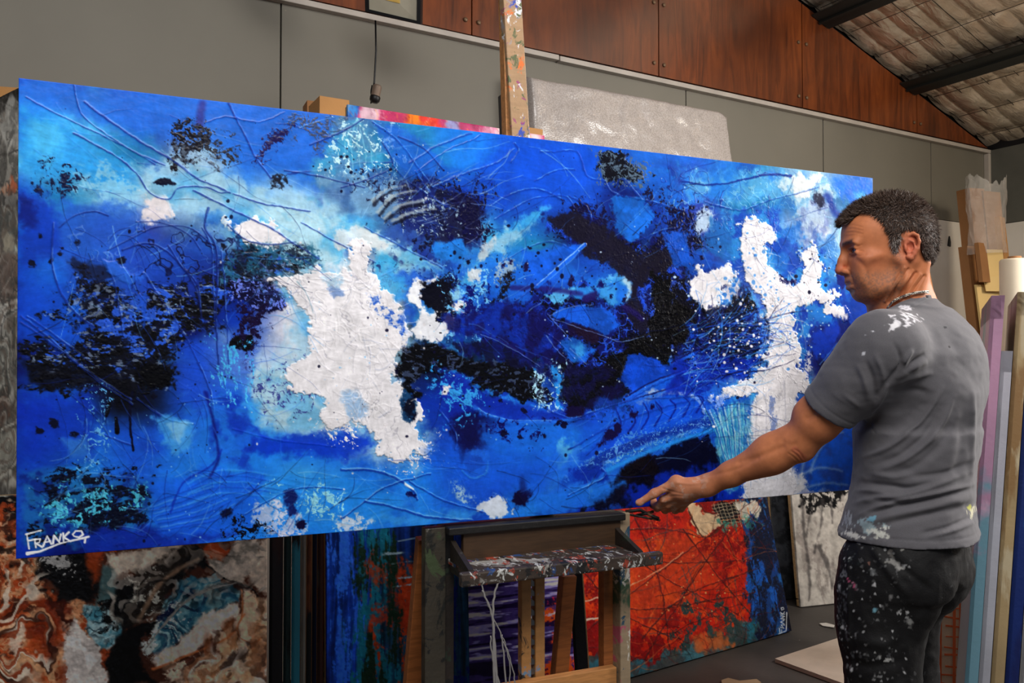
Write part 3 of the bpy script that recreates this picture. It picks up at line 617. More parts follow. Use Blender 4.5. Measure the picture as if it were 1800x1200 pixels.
    for pts in ([(1404, 850), (1420, 800), (1450, 770), (1480, 760)], [(1410, 835), (1440, 822), (1480, 828)], [(1412, 858), (1450, 850), (1490, 852)], [(1425, 830), (1440, 790), (1460, 770)]): L(pts, (150, 180, 216), 5, 3, 3, .6, h=1.6)
    Q([(1396, 862), (1404, 830), (1412, 835), (1420, 864)], (222, 222, 226), 3, 4, .9)
    # --- black burst at the top
    Q([(1052, 264), (1092, 262), (1104, 290), (1120, 300), (1150, 312), (1135, 322), (1108, 318), (1085, 326), (1062, 318), (1048, 300)], (16, 16, 26), 3, 11, .97, k=76, h=1.4); S([(1040, 262), (1150, 290), (1140, 330), (1050, 325)], (90, 110, 130), .45, 2.5, 77, soft=6)
    S([(1160, 370), (1230, 360), (1230, 460), (1160, 450)], (16, 18, 60), .8, 5, 78); S([(1140, 340), (1230, 350), (1240, 420), (1150, 430)], (20, 20, 60), .55, 5, 79)
    S([(800, 330), (860, 340), (850, 420), (790, 420)], (16, 14, 60), .9, 6, 80); S([(980, 370), (1060, 350), (1100, 400), (1000, 410)], (20, 18, 66), .8, 5, 81)
    # ridges, centre and right
    for pts, w in (([(720, 285), (760, 262), (800, 245), (830, 235)], 3.4), ([(735, 300), (790, 262), (825, 250), (845, 238)], 2), ([(760, 330), (830, 300), (880, 282), (905, 262)], 4), ([(800, 370), (760, 345), (730, 300)], 2.4),
                   ([(860, 365), (900, 340), (945, 333), (985, 350)], 3), ([(870, 385), (930, 352), (990, 345), (1010, 365)], 2.4), ([(950, 268), (975, 268), (1010, 266), (1022, 285), (1032, 310), (1062, 320)], 2.6), ([(940, 318), (980, 300), (1010, 298)], 2),
                   ([(1062, 320), (1080, 340), (1130, 352), (1200, 370)], 1.6), ([(1095, 315), (1115, 335), (1128, 352)], 3), ([(905, 252), (912, 265), (900, 285)], 3), ([(945, 502), (1030, 428)], 2.6), ([(905, 530), (945, 503)], 2),
                   ([(1000, 345), (1030, 360), (1040, 385)], 2.6), ([(980, 560), (1040, 470), (1120, 440)], 1.6), ([(1100, 430), (1160, 408), (1190, 400)], 1.8), ([(845, 585), (880, 600), (920, 625), (950, 642)], 2), ([(960, 585), (985, 605), (1010, 630)], 2),
                   ([(770, 720), (800, 760), (800, 790)], 2), ([(1020, 790), (1050, 770), (1075, 740), (1110, 700), (1200, 655)], 2), ([(930, 700), (1000, 735), (1050, 720), (1150, 690)], 1.6), ([(690, 290), (720, 320), (780, 360)], 2), ([(655, 215), (700, 250), (760, 330)], 2),
                   ([(1130, 640), (1108, 690)], 2.5), ([(1240, 355), (1300, 370), (1360, 350), (1440, 330)], 2), ([(640, 400), (720, 440), (775, 470)], 2), ([(880, 462), (955, 425), (1010, 440)], 1.4)):
        L(pts, (22, 60, 160), w, w*.8, 1.2, .6, h=2.4, k=w)
        L([(x+1.0, y-2.0) for x, y in pts], (110, 176, 234), w*.55, w*.4, .9, .6, brk=-.1)
    # --- second pass over the centre: crusts first, clear facets over them
    P.warp(3, 30, 1.5)
    BR = (28, 24, 44); F1 = (28, 104, 224); F2 = (22, 84, 212)
    Q([(965, 378), (1020, 375), (1060, 400), (1095, 430), (1120, 445), (1180, 438), (1176, 478), (1142, 482), (1122, 520), (1142, 560), (1130, 592), (1102, 560), (1106, 500), (1070, 462), (1030, 448), (1000, 412), (970, 400)], BR, 4, 8, .93, tex=.0, texcell=5)
    bm = [(1145, 485), (1178, 490), (1188, 530), (1230, 545), (1236, 582), (1182, 610), (1176, 640), (1156, 662), (1130, 640), (1100, 642), (1088, 662), (1058, 640), (1110, 600), (1140, 590), (1145, 540)]
    Q(bm, (9, 9, 12), 4, 12, .97); S(bm, (70, 70, 74), .3, 3, 101, a=.5, soft=8)
    Q([(985, 640), (1060, 640), (1090, 662), (1110, 690), (1080, 712), (1010, 722), (985, 700)], (18, 16, 60), 5, 12, .9, col2=(10, 10, 20), c2cell=14)
    Q([(795, 600), (870, 590), (900, 600), (960, 640), (985, 680), (940, 650), (860, 635), (800, 615)], (18, 24, 92), 5, 10, .9, col2=(14, 14, 50), c2cell=16)
    Q([(780, 560), (830, 545), (900, 530), (960, 545), (990, 600), (960, 640), (880, 600), (800, 596)], (22, 20, 92), 6, 12, .85, col2=(18, 50, 160), c2cell=20)
    for pts, c in (([(930, 462), (1000, 432), (1022, 432), (955, 494), (938, 490)], F1), ([(965, 555), (985, 541), (1030, 535), (1070, 545), (1090, 570), (1065, 590), (1010, 566)], F1), ([(985, 602), (1010, 594), (1046, 615), (1032, 636), (1002, 632)], (30, 112, 222)),
                   ([(1090, 665), (1105, 622), (1140, 625), (1172, 642), (1204, 640), (1184, 666), (1112, 692)], F2), ([(1070, 342), (1130, 345), (1152, 380), (1112, 425), (1086, 408)], (32, 122, 226)), ([(1165, 400), (1208, 410), (1216, 470), (1186, 470)], (28, 98, 210)),
                   ([(760, 425), (812, 420), (824, 448), (790, 458), (762, 446)], (40, 130, 218)), ([(1205, 570), (1236, 562), (1240, 600), (1212, 600)], (22, 80, 200)), ([(1000, 505), (1040, 500), (1050, 520), (1010, 525)], (50, 140, 220))):
        Q(pts, c, 3, 4, .93, col2=tuple(int(v*.82) for v in c), c2cell=30)
    Q([(1006, 606), (1024, 604), (1032, 620), (1016, 626)], (70, 166, 228), 6, 6, .8); Q([(962, 520), (985, 508), (1010, 506), (1000, 516), (975, 530)], (96, 186, 232), 3, 8, .85, tex=.0)
    Q([(998, 570), (1030, 572), (1060, 590), (1044, 602), (1014, 592)], (34, 18, 48), 3, 4, .95); L([(1030, 524), (1062, 516), (1096, 536), (1128, 560)], (36, 26, 96), 13, 9, 3, .9, h=1.2); L([(900, 506), (960, 508), (1022, 516)], (40, 30, 110), 10, 8, 3, .75)
    L([(905, 520), (946, 502)], (40, 110, 220), 4, 4, 1.5, .8); L([(945, 503), (1028, 430)], (34, 108, 222), 7, 6, 1.5, .95, h=2.5); L([(944, 500), (1026, 428)], (140, 190, 236), 1.5, 1.2, .8, .8)
    Q(ell(1080, 512, 28, 24), (62, 148, 216), 4, 5, 1, h=.8, col2=(36, 116, 214), c2cell=26); L([(1098, 494), (1107, 508), (1101, 526)], (186, 214, 226), 7, 5, 4, .85); Q(ell(1058, 499, 5, 6), (18, 20, 96), 2, 2); Q(ell(1072, 521, 4, 4), (12, 12, 60), 1.5, 2); Q(ell(1096, 528, 3, 3), (12, 12, 60), 1.5, 2)
    for x, y, rx, ry in ((1004, 494, 6, 11), (922, 470, 6, 9), (896, 462, 3, 4), (886, 466, 3, 4)): Q(ell(x, y, rx, ry, 15), (28, 14, 60), 2, 3, .9)
    Q([(838, 448), (850, 425), (872, 412), (868, 436), (856, 456), (838, 462)], (186, 200, 210), 4, 7, .85, tex=.0)
    for pts in ([(1002, 612), (1032, 640)], [(845, 588), (880, 602), (930, 632), (948, 644)], [(960, 590), (978, 615), (1008, 640)], [(965, 555), (1000, 540), (1040, 536)], [(970, 560), (1060, 590)], [(962, 552), (1005, 600)], [(1175, 660), (1120, 690)], [(1060, 590), (1090, 600), (1130, 592)]):
        L(pts, (116, 150, 214), 1.6, 1.2, .9, .7, h=1.2)
    for pts in ([(1100, 700), (1150, 672), (1210, 650), (1270, 620)], [(1090, 712), (1160, 690), (1240, 668)], [(1180, 640), (1230, 616), (1290, 600)], [(1200, 660), (1260, 640), (1320, 620)]):
        L(pts, (36, 110, 226), 7, 4, 2, .8, h=2, rag=2); L([(x, y-3) for x, y in pts], (14, 16, 80), 3, 2, 1.2, .8)
    Q([(1050, 700), (1240, 690), (1290, 700), (1240, 740), (1120, 780), (1010, 850), (985, 830), (1020, 770)], (24, 92, 216), 6, 8, .55)
    for x in range(1076, 1240, 24): L([(x+4, 768-(x-1076)*.3), (x+16, 745-(x-1076)*.3), (x+6, 716-(x-1076)*.15)], (12, 30, 130), 3.5, 2, 1.2, .8, h=1)
    for x, y, rx, ry in ((1072, 764, 13, 8), (1086, 750, 9, 9), (1060, 778, 7, 5), (1113, 727, 9, 5), (1148, 712, 6, 4), (1010, 722, 14, 10)): Q(ell(x, y, rx, ry, -30), (20, 10, 62), 2.5, 3, .95)
    L([(990, 850), (1070, 800), (1160, 765), (1270, 735)], (16, 50, 150), 15, 13, 4, .8); S([(990, 845), (1070, 790), (1270, 722), (1275, 745), (1080, 812)], (90, 150, 220), .3, 3, 102, soft=8)
    L([(1010, 868), (1080, 820), (1170, 782), (1262, 752)], (44, 146, 230), 8, 7, 3, .9, h=1.5)
    Q([(1255, 735), (1318, 702), (1318, 790), (1296, 862), (1276, 858), (1262, 800)], (40, 120, 176), 6, 8, .8, col2=(110, 180, 200), c2cell=14)
    for i in range(22):
        a = i/21; L([(1240+70*a, 722-14*a), (1262+46*a, 770), (1284+18*a, 850-10*a)], [(120, 206, 214), (24, 80, 160), (196, 220, 226), (60, 160, 200)][i % 4], 2.2, 1, 1, .6, h=.8)
    Q([(1215, 548), (1262, 548), (1292, 530), (1336, 570), (1340, 620), (1300, 646), (1250, 640), (1210, 610)], (10, 12, 26), 5, 16, .88, col2=(14, 26, 96), c2cell=16)
    Q([(1180, 640), (1240, 620), (1330, 632), (1300, 662), (1230, 690), (1170, 690)], (16, 44, 164), 6, 10, .75)
    P.strands([(1190, 570), (1345, 560), (1335, 650), (1200, 690)], [(30, 96, 220), (12, 14, 60), (70, 150, 226), (20, 60, 180)], 120, 70, -24, .25, 2.2, 35, .8, h=1.4)
    # right figure: broken halo and trunk
    P.warp(2, 20, 1)
    Q([(1356, 432), (1372, 418), (1396, 420), (1408, 446), (1398, 482), (1378, 488), (1362, 470)], (40, 112, 196), 4, 5, .95, col2=(24, 80, 180)); Q([(1365, 480), (1385, 492), (1402, 488), (1398, 500), (1378, 500)], (16, 16, 80), 2, 4)
    for pts in ([(1345, 690), (1346, 760), (1344, 850)], [(1330, 690), (1326, 780)], [(1378, 670), (1380, 760), (1376, 840)]): L(pts, (176, 176, 190), 2, 1.5, 1.4, .5, h=-1)
    P.strands([(1300, 400), (1360, 400), (1420, 520), (1410, 640), (1340, 660), (1340, 520)], [(186, 184, 196), (240, 240, 244), (170, 176, 200)], 110, 26, 60, 1.2, 1.6, 31, .7, h=1.8)
    P.strands([(515, 490), (640, 440), (700, 600), (690, 740), (600, 740), (545, 600)], [(196, 194, 204), (242, 242, 246), (180, 186, 206)], 120, 40, 30, 1.3, 1.8, 32, .6, h=1.8)
    P.strands([(1215, 490), (1290, 480), (1265, 540), (1225, 540)], [(186, 184, 196), (120, 160, 210)], 16, 24, -30, .6, 1.6, 33, .7, h=1.4)
    P.dots(1335, 520, 70, 130, 120, .8, 3.4, (60, 140, 220), 41, .7); P.dots(1300, 560, 60, 110, 70, .6, 2.2, W, 42, .85); P.dots(1400, 570, 50, 90, 70, .7, 2.6, (190, 220, 236), 43, .8)
    P.warp(5, 46, 2)
    # --- bottom band
    Q([(40, 835), (150, 830), (265, 850), (270, 930), (200, 960), (40, 960)], (16, 40, 120), 12, 14, .75, col2=(34, 110, 170), c2cell=16)
    S([(80, 820), (270, 830), (270, 950), (60, 950)], (12, 18, 40), .75, 6, 82, ax=1.6); S([(80, 850), (260, 850), (240, 930), (80, 930)], (80, 180, 206), .4, 5, 83)
    Q([(110, 930), (260, 925), (420, 935), (330, 965), (160, 972)], (20, 48, 156), 8, 8, .9)
    Q([(265, 850), (360, 820), (470, 830), (450, 930), (300, 950), (262, 920)], (28, 100, 216), 10, 10, .8)
    for i in range(9): L([(262+i*3, 885+i*6), (310+i*8, 868+i*6), (370+i*6, 850+i*5)], (90, 160, 226) if i % 2 else (20, 62, 170), 2.5, 1.5, 1.2, .5, h=1.2)
    for i in range(5): L([(330, 850+i*9), (390, 826+i*10), (460, 832+i*10), (560, 855+i*9)], (20, 70, 190) if i % 2 else (70, 160, 230), 3, 2, 1.5, .5, h=1)
    Q([(480, 835), (600, 840), (700, 880), (690, 925), (560, 935), (480, 920)], (40, 140, 226), 12, 10, .85); S([(480, 860), (600, 860), (600, 930), (500, 930)], (150, 214, 232), .45, 4, 84)
    Q([(450, 895), (480, 885), (530, 915), (545, 938), (470, 945), (440, 920)], (176, 190, 220), 5, 12, .9, tex=.05, col2=(220, 214, 226), c2cell=14)
    Q([(505, 868), (520, 862), (524, 900), (512, 912)], (16, 24, 90), 4, 6, .9); Q([(385, 898), (402, 893), (400, 912), (388, 912)], (14, 14, 44), 3, 6, .9); Q(ell(530, 922, 8, 6), (20, 16, 60), 2, 4)
    S([(400, 920), (470, 925), (470, 955), (400, 960)], (12, 14, 30), .7, 4, 85)
    Q([(590, 910), (630, 900), (660, 915), (640, 935), (598, 938)], (206, 214, 226), 4, 12, .9, tex=.02); Q([(640, 905), (740, 905), (860, 900), (900, 905), (700, 925)], (60, 150, 224), 8, 8, .8)
    Q([(835, 885), (870, 868), (890, 880), (905, 905), (860, 912), (840, 905)], (214, 220, 228), 4, 11, .95, tex=.0); Q([(795, 850), (815, 846), (832, 868), (826, 886), (806, 872)], (190, 214, 216), 6, 9, .8, tex=.05)
    Q([(905, 868), (925, 860), (936, 872), (930, 892), (912, 896), (900, 884)], (18, 12, 58), 4, 7, .98); L([(918, 840), (922, 870)], (18, 14, 70), 9, 14, 4, .7)
    Q(ell(836, 812, 17, 13), (18, 30, 120), 3, 5, .95); Q(ell(838, 812, 24, 22), (60, 140, 214), 2, 3, .25, h=.8); L([(812, 825), (830, 838), (852, 832), (858, 812)], (90, 180, 220), 3, 2, 1.5, .7, h=1.5)
    Q([(740, 790), (1010, 800), (1060, 850), (1000, 880), (900, 850), (760, 840)], (26, 98, 214), 16, 14, .6); Q([(1005, 825), (1060, 820), (1070, 840), (1020, 850)], (16, 50, 160), 5, 6, .9); L([(1000, 860), (1040, 850), (1062, 832)], (40, 120, 220), 6, 4, 2, .8, h=1.5)
    Q([(950, 870), (1100, 850), (1040, 890), (1000, 898), (940, 900)], (34, 120, 224), 8, 9, .8)
    for pts, w in (([(600, 826), (650, 826), (690, 838), (725, 860), (732, 878)], 5), ([(600, 912), (670, 860), (740, 836), (756, 834)], 3), ([(640, 880), (700, 895), (760, 910), (830, 915)], 4), ([(720, 845), (780, 880), (850, 900)], 2), ([(430, 905), (520, 860), (600, 860)], 1.5), ([(1000, 870), (1060, 840), (1058, 826)], 2)):
        L(pts, (16, 50, 150), w, w*.8, 1.2, .7, h=2.4, k=w); L([(x+1.2, y-2.4) for x, y in pts], (120, 186, 232), w*.45, w*.3, .9, .7)
    L([(712, 850), (726, 858)], (220, 232, 240), 5, 3, 1.5, .95); Q(ell(722, 868, 8, 5), (12, 20, 90), 2, 3)
    # lower left passages
    S([(150, 690), (180, 690), (180, 860), (150, 860)], (100, 170, 220), .45, 3, 86); Q([(270, 735), (300, 730), (340, 745), (330, 790), (305, 800), (285, 780)], (70, 150, 214), 5, 7, .9); Q([(290, 745), (330, 742), (310, 780)], (150, 200, 224), 6, 6, .6)
    Q([(360, 700), (420, 690), (450, 760), (430, 820), (380, 810)], (34, 110, 210), 10, 12, .8, col2=(20, 60, 180), c2cell=20); Q([(110, 770), (150, 772), (155, 800), (120, 802)], (60, 130, 206), 6, 6, .7)
    L([(362, 690), (372, 730), (384, 800), (370, 840)], (18, 24, 120), 6, 4, 3, .8); L([(300, 900), (320, 850), (370, 820), (390, 790)], (18, 50, 170), 4, 3, 1.5, .7, h=1.5)
    S([(370, 600), (440, 600), (440, 700), (370, 700)], (80, 180, 232), .5, 4, 87, ay=2)
    # loose trails of paint
    P.warp(2, 30, 1)
    DK = [(14, 22, 80), (20, 40, 130), (12, 14, 40)]; LT = [(110, 170, 228), (150, 200, 232), (60, 130, 220)]
    P.strands([(600, 200), (1250, 280), (1250, 480), (600, 420)], DK+LT, 40, 110, -20, .7, 1.6, 11, .55, h=1.2)
    P.strands([(760, 540), (1250, 480), (1260, 700), (760, 740)], DK+DK+LT, 60, 70, 25, .8, 1.4, 12, .6, h=1.0)
    P.strands([(850, 400), (1200, 380), (1200, 520), (850, 560)], DK+DK+LT, 36, 70, -35, .5, 1.4, 13, .6, h=1.0)
    P.strands([(100, 390), (560, 400), (500, 600), (90, 560)], DK+LT, 71, 90, 40, .9, 1.6, 14, .6, h=1.4)
    P.strands([(40, 560), (480, 560), (480, 720), (40, 700)], DK+[(50, 96, 210)], 49, 90, 20, .5, 1.5, 15, .55, h=1.2)
    P.strands([(150, 690), (470, 690), (460, 860), (140, 830)], DK+LT, 49, 80, 75, .5, 1.8, 16, .5, h=1)
    P.strands([(40, 830), (600, 820), (600, 940), (60, 960)], DK+LT, 93, 70, -25, .6, 1.8, 17, .5, h=1.2)
    P.strands([(600, 810), (1010, 800), (1000, 900), (600, 930)], DK+LT, 44, 90, 20, .6, 1.6, 18, .5, h=1)
    P.strands([(1180, 560), (1345, 540), (1345, 680), (1190, 700)], DK+LT+LT, 71, 70, -22, .35, 1.6, 19, .7, h=1.2)
    P.strands([(1180, 290), (1534, 320), (1534, 470), (1200, 440)], DK+LT, 49, 60, 70, .9, 1.4, 20, .5, h=1)
    P.strands([(1000, 740), (1290, 700), (1280, 780), (1010, 870)], DK+LT, 38, 120, -25, .2, 1.3, 21, .55, h=1)
    P.strands([(40, 160), (600, 220), (600, 380), (40, 330)], DK+LT, 38, 120, 30, .4, 1.3, 22, .5, h=1)
    P.strands([(700, 300), (860, 310), (850, 440), (700, 400)], [(170, 196, 220), (12, 14, 50), (130, 160, 200)], 49, 60, -10, .6, 1.6, 23, .6, h=1)
    P.strands([(400, 440), (565, 450), (500, 540), (390, 500)], [(60, 130, 160), (12, 14, 40), (90, 120, 210)], 38, 50, 25, .5, 1.6, 24, .6, h=1)
    P.strands([(1245, 700), (1320, 700), (1290, 860)], [(130, 206, 220), (190, 220, 230), (30, 90, 170)], 33, 80, 75, .25, 1.5, 25, .6, h=1)
    # cords and folds of medium over the left mass
    for pts, w in (([(215, 440), (255, 428), (290, 440), (320, 470), (345, 510), (355, 560)], 3), ([(190, 440), (230, 420), (275, 400), (330, 400), (372, 430)], 2), ([(366, 366), (360, 400), (378, 430), (382, 480), (380, 560), (384, 640)], 3.5), ([(296, 432), (320, 470), (346, 500), (352, 540)], 2.5), ([(240, 390), (285, 392), (330, 412), (352, 440)], 1.6),
                   ([(400, 395), (430, 420), (470, 430), (520, 425)], 1.8), ([(190, 380), (165, 372), (130, 380), (104, 400)], 2), ([(500, 300), (560, 310), (640, 330)], 2), ([(545, 255), (600, 232), (640, 208)], 2.4), ([(600, 330), (660, 310), (690, 290), (672, 250)], 2), ([(700, 240), (745, 262), (780, 300)], 2)):
        L(pts, (16, 34, 110), w*1.3, w, 1.4, .7, h=1.2); L([(x+1.3, y-1.8) for x, y in pts], (84, 132, 214), w*.5, w*.35, .9, .6, brk=-.2)
    # scattered drops
    P.warp(0)
    P.dots(240, 600, 330, 320, 150, .8, 3.2, (12, 14, 44), 1, .85); P.dots(1000, 560, 400, 300, 200, .8, 3.4, (14, 12, 50), 2, .85)
    P.dots(1150, 540, 300, 180, 70, .6, 2.0, (190, 214, 236), 3, .8); P.dots(500, 700, 500, 260, 160, .6, 1.8, (130, 190, 234), 5, .8); P.dots(1320, 640, 110, 130, 130, .6, 3, W, 6, .9); P.dots(620, 620, 180, 260, 100, .6, 2.6, W, 7, .8)
    for cx, cy in ((805, 420), (620, 300), (250, 560), (840, 640), (940, 480), (1100, 470), (1250, 600), (1450, 470)): P.dots(cx, cy, 70, 50, 26, .7, 3.6, (12, 14, 46), int(cx), .9)
    # overall fine texture of brush hair
    f = P.fbm(5, 88, 3, .7, 3, 1)*.05+P.fbm(5, 89, 3, .7, 1, 3)*.035+P.fbm(30, 90, 4)*.05
    P.C = np.clip(P.C*(1+f[..., None]), 0, 1)
    P.Z += .22*P.fbm(7, 95, 3, .7, 1.6, 1)+.3*P.fbm(26, 96, 3)
    lum = P.C.mean(-1); P.Z += sstep(.12, .05, lum)*(.9*P.fbm(6, 97, 3, .8)+.4)
    P.C = np.clip(P.C*1.05, 0, 1)**1.16
    # signature, lower left
    P.warp(0)
    sg = (232, 234, 238)
    for pts in ([(47, 938), (51, 964)], [(45, 939), (72, 932)], [(50, 950), (64, 947)], [(61, 948), (63, 962)], [(61, 948), (71, 947), (69, 953), (62, 955)], [(64, 955), (74, 961)],
                [(76, 959), (83, 942), (90, 956)], [(78, 953), (88, 951)], [(93, 955), (95, 941), (104, 952), (107, 939)], [(111, 937), (112, 952)], [(121, 935), (112, 944), (124, 951)],
                [(128, 939), (133, 933), (143, 933), (146, 939), (139, 944), (130, 942), (128, 939)], [(47, 972), (70, 969), (105, 955), (156, 943)], [(150, 946), (149, 953)]):
        L(pts, sg, 3.2, 2.8, .8, 1, rag=.6, smooth=False, h=.8)
    L([(48, 973), (62, 970)], sg, 6, 4, .8, 1, smooth=False)
    return P
# ------------------------------------------------------------------ pigments of the other paintings
def proj(v):
    d = Vector(v)-Vector((0, 0, CAMH)); r = Vector((math.cos(YAW), -math.sin(YAW), 0)); f = Vector((math.sin(YAW)*math.cos(PITCH), math.cos(YAW)*math.cos(PITCH), math.sin(PITCH)))
    u = r.cross(f); z = d.dot(f); return (900+FOC*d.dot(r)/z, 600-FOC*d.dot(u)/z)
def flat(P, c): P.C[:] = np.array(c, np.float32)/255
def paint_marble(P):
    flat(P, (66, 36, 26)); P.warp(8, 50, 3); Q = P.poly; S = P.spread; L = P.line
    CR = (206, 190, 172); DK = (14, 14, 16); TL = (64, 122, 140); OR = (168, 66, 28)
    Q([(-120, 850), (60, 850), (60, 900), (-120, 900)], (150, 150, 140), 6, 10); Q([(-120, 870), (60, 860), (60, 900), (-120, 905)], DK, 4, 12)
    S([(-120, 880), (200, 880), (200, 1260), (-120, 1260)], (150, 62, 30), .8, 12, 3); S([(-120, 900), (160, 960), (160, 1260), (-120, 1260)], (176, 120, 84), .62, 7, 4)
    P.veins([(-120, 900), (140, 900), (120, 1260), (-120, 1260)], (190, 160, 130), 18, 5, .7, .12)
    Q([(50, 960), (180, 960), (185, 1040), (140, 1060), (90, 1050), (60, 1000)], DK, 6, 14); Q([(150, 965), (182, 965), (176, 1010), (160, 1030)], OR, 6, 6, .8)
    S([(60, 970), (130, 970), (130, 1010), (70, 1000)], (150, 150, 150), .5, 4, 6)
    Q([(60, 1060), (130, 1060), (115, 1140), (80, 1200), (40, 1180)], OR, 8, 18, .8, col2=(90, 30, 18)); Q([(20, 1100), (45, 1080), (40, 1150), (25, 1180)], CR, 4, 8, .8)
    Q([(185, 975), (330, 955), (300, 985), (245, 1000), (205, 1016), (195, 1000)], (166, 142, 122), 4, 6, 1, col2=CR)
    Q([(200, 1015), (260, 1000), (350, 955), (372, 960), (365, 1000), (330, 1010), (290, 1050), (250, 1090), (215, 1120), (190, 1100), (180, 1050)], DK, 5, 7, 1, col2=(40, 34, 30))
    Q([(350, 960), (420, 955), (400, 985), (370, 985)], OR, 5, 6, .9); Q([(365, 975), (395, 985), (420, 950), (460, 945), (455, 980), (430, 1022), (400, 1010), (372, 1000)], (190, 176, 162), 4, 5, 1, col2=(120, 114, 106), c2cell=16)
    L([(360, 990), (390, 1012), (425, 1025), (445, 1035), (460, 1060)], DK, 4, 2); Q([(440, 980), (472, 950), (474, 1060), (458, 1040)], (110, 120, 110), 5, 6, .9, col2=CR)
    Q([(175, 985), (205, 1000), (200, 1050), (170, 1065)], (70, 100, 104), 6, 8, .9); S([(230, 1020), (280, 1015), (270, 1060), (235, 1060)], (170, 170, 160), .6, 6, 7)
    L([(245, 1085), (270, 1040), (310, 1005), (350, 985)], (150, 120, 96), 8, 6, 3, .8)
    Q([(290, 1050), (340, 1020), (390, 1018), (424, 1030), (420, 1055), (380, 1070), (330, 1110), (290, 1150), (265, 1140), (275, 1090)], (48, 104, 128), 4, 6, 1, col2=(110, 160, 170), c2cell=18)
    Q([(272, 1080), (300, 1060), (296, 1085), (278, 1100)], (14, 24, 56), 3, 6); S([(275, 1060), (340, 1040), (330, 1090), (270, 1140)], (200, 210, 205), .55, 6, 8)
    Q([(420, 1055), (424, 1080), (380, 1110), (330, 1150), (280, 1170), (265, 1150), (310, 1125), (360, 1080)], (222, 206, 192), 4, 4, 1)
    Q([(424, 1078), (440, 1060), (475, 1050), (480, 1200), (420, 1260), (300, 1200), (290, 1170), (350, 1150)], (196, 150, 110), 5, 6, 1, col2=(214, 184, 156), c2cell=26)
    Q([(425, 1030), (445, 1040), (455, 1080), (450, 1120), (435, 1130), (420, 1115), (424, 1080)], (222, 190, 160), 3, 4, 1, h=1); L([(424, 1035), (426, 1080), (418, 1110), (440, 1130), (462, 1120)], (180, 110, 70), 3, 2)
    L([(270, 1175), (330, 1150), (400, 1120), (430, 1080)], (200, 110, 60), 5, 3, 2, .9); Q([(290, 1170), (370, 1130), (380, 1150), (330, 1190), (290, 1190)], (90, 46, 34), 5, 9, .9); S([(290, 1150), (420, 1130), (400, 1200), (300, 1200)], (224, 196, 170), .6, 9, 9)
    Q([(420, 1135), (450, 1130), (440, 1150), (400, 1180), (380, 1180)], (52, 40, 38), 4, 8, .8)
    Q([(138, 1065), (160, 1060), (215, 1085), (215, 1120), (190, 1148), (170, 1140), (150, 1110)], TL, 4, 8, 1, col2=(150, 180, 186), c2cell=14); S([(170, 1060), (215, 1060), (210, 1120), (180, 1110)], (16, 18, 20), .6, 5, 10)
    Q([(215, 1120), (250, 1090), (270, 1090), (248, 1150), (262, 1180), (280, 1200), (280, 1260), (180, 1260), (185, 1190), (190, 1150)], DK, 4, 6, 1)
    Q([(128, 1090), (150, 1115), (176, 1148), (184, 1195), (184, 1270), (110, 1270), (112, 1150)], (204, 196, 190), 3, 4, 1, col2=(180, 172, 168)); Q([(0, 1150), (60, 1160), (70, 1200), (0, 1240)], (176, 150, 124), 6, 12, .7)
    Q([(440, 1200), (480, 1150), (485, 1290), (420, 1290)], (206, 198, 190), 4, 4, .9); Q([(225, 1200), (420, 1200), (420, 1290), (225, 1290)], (70, 44, 36), 8, 14, .9, col2=CR)
    M = P.marble
    M([(-120, 990), (60, 990), (130, 1060), (115, 1270), (-120, 1270)], [(196, 150, 110), (40, 18, 14), (206, 196, 180), (120, 44, 20)], 9, 50, 4, .8, ay=1.6, h=.8)
    M([(-120, 850), (60, 850), (60, 1000), (-120, 1000)], [(196, 176, 150), (20, 16, 16), (150, 60, 28)], 9, 40, 5, .75)
    M([(290, 1050), (390, 1020), (424, 1050), (330, 1110), (270, 1150)], [(160, 196, 200), (16, 30, 60), (30, 80, 104)], 10, 44, 6, .75, ang=2.2)
    M([(138, 1065), (215, 1085), (190, 1148), (150, 1110)], [(200, 214, 212), (20, 40, 52)], 15, 36, 7, .7, ang=1.2)
    M([(424, 1070), (475, 1050), (480, 1270), (300, 1270), (290, 1170)], [(234, 220, 204), (150, 90, 54), (214, 170, 130), (70, 44, 34)], 8, 56, 8, .6, ang=2.4, h=.6)
    M([(185, 975), (460, 950), (470, 1040), (250, 1090), (190, 1100)], [(150, 140, 128), (10, 10, 12), (206, 196, 184)], 12, 60, 9, .5, ang=2.3)
    M([(110, 1100), (184, 1160), (184, 1270), (110, 1270)], [(228, 222, 218), (168, 160, 156)], 9, 50, 10, .6)
    for i in range(26):
        a = i/26; L([(250+a*40, 1150-a*60), (300+a*50, 1080-a*40), (370+a*60, 1030-a*10)], (200, 190, 176) if i % 3 else (30, 40, 50), 1.4, .8, 1, .35)
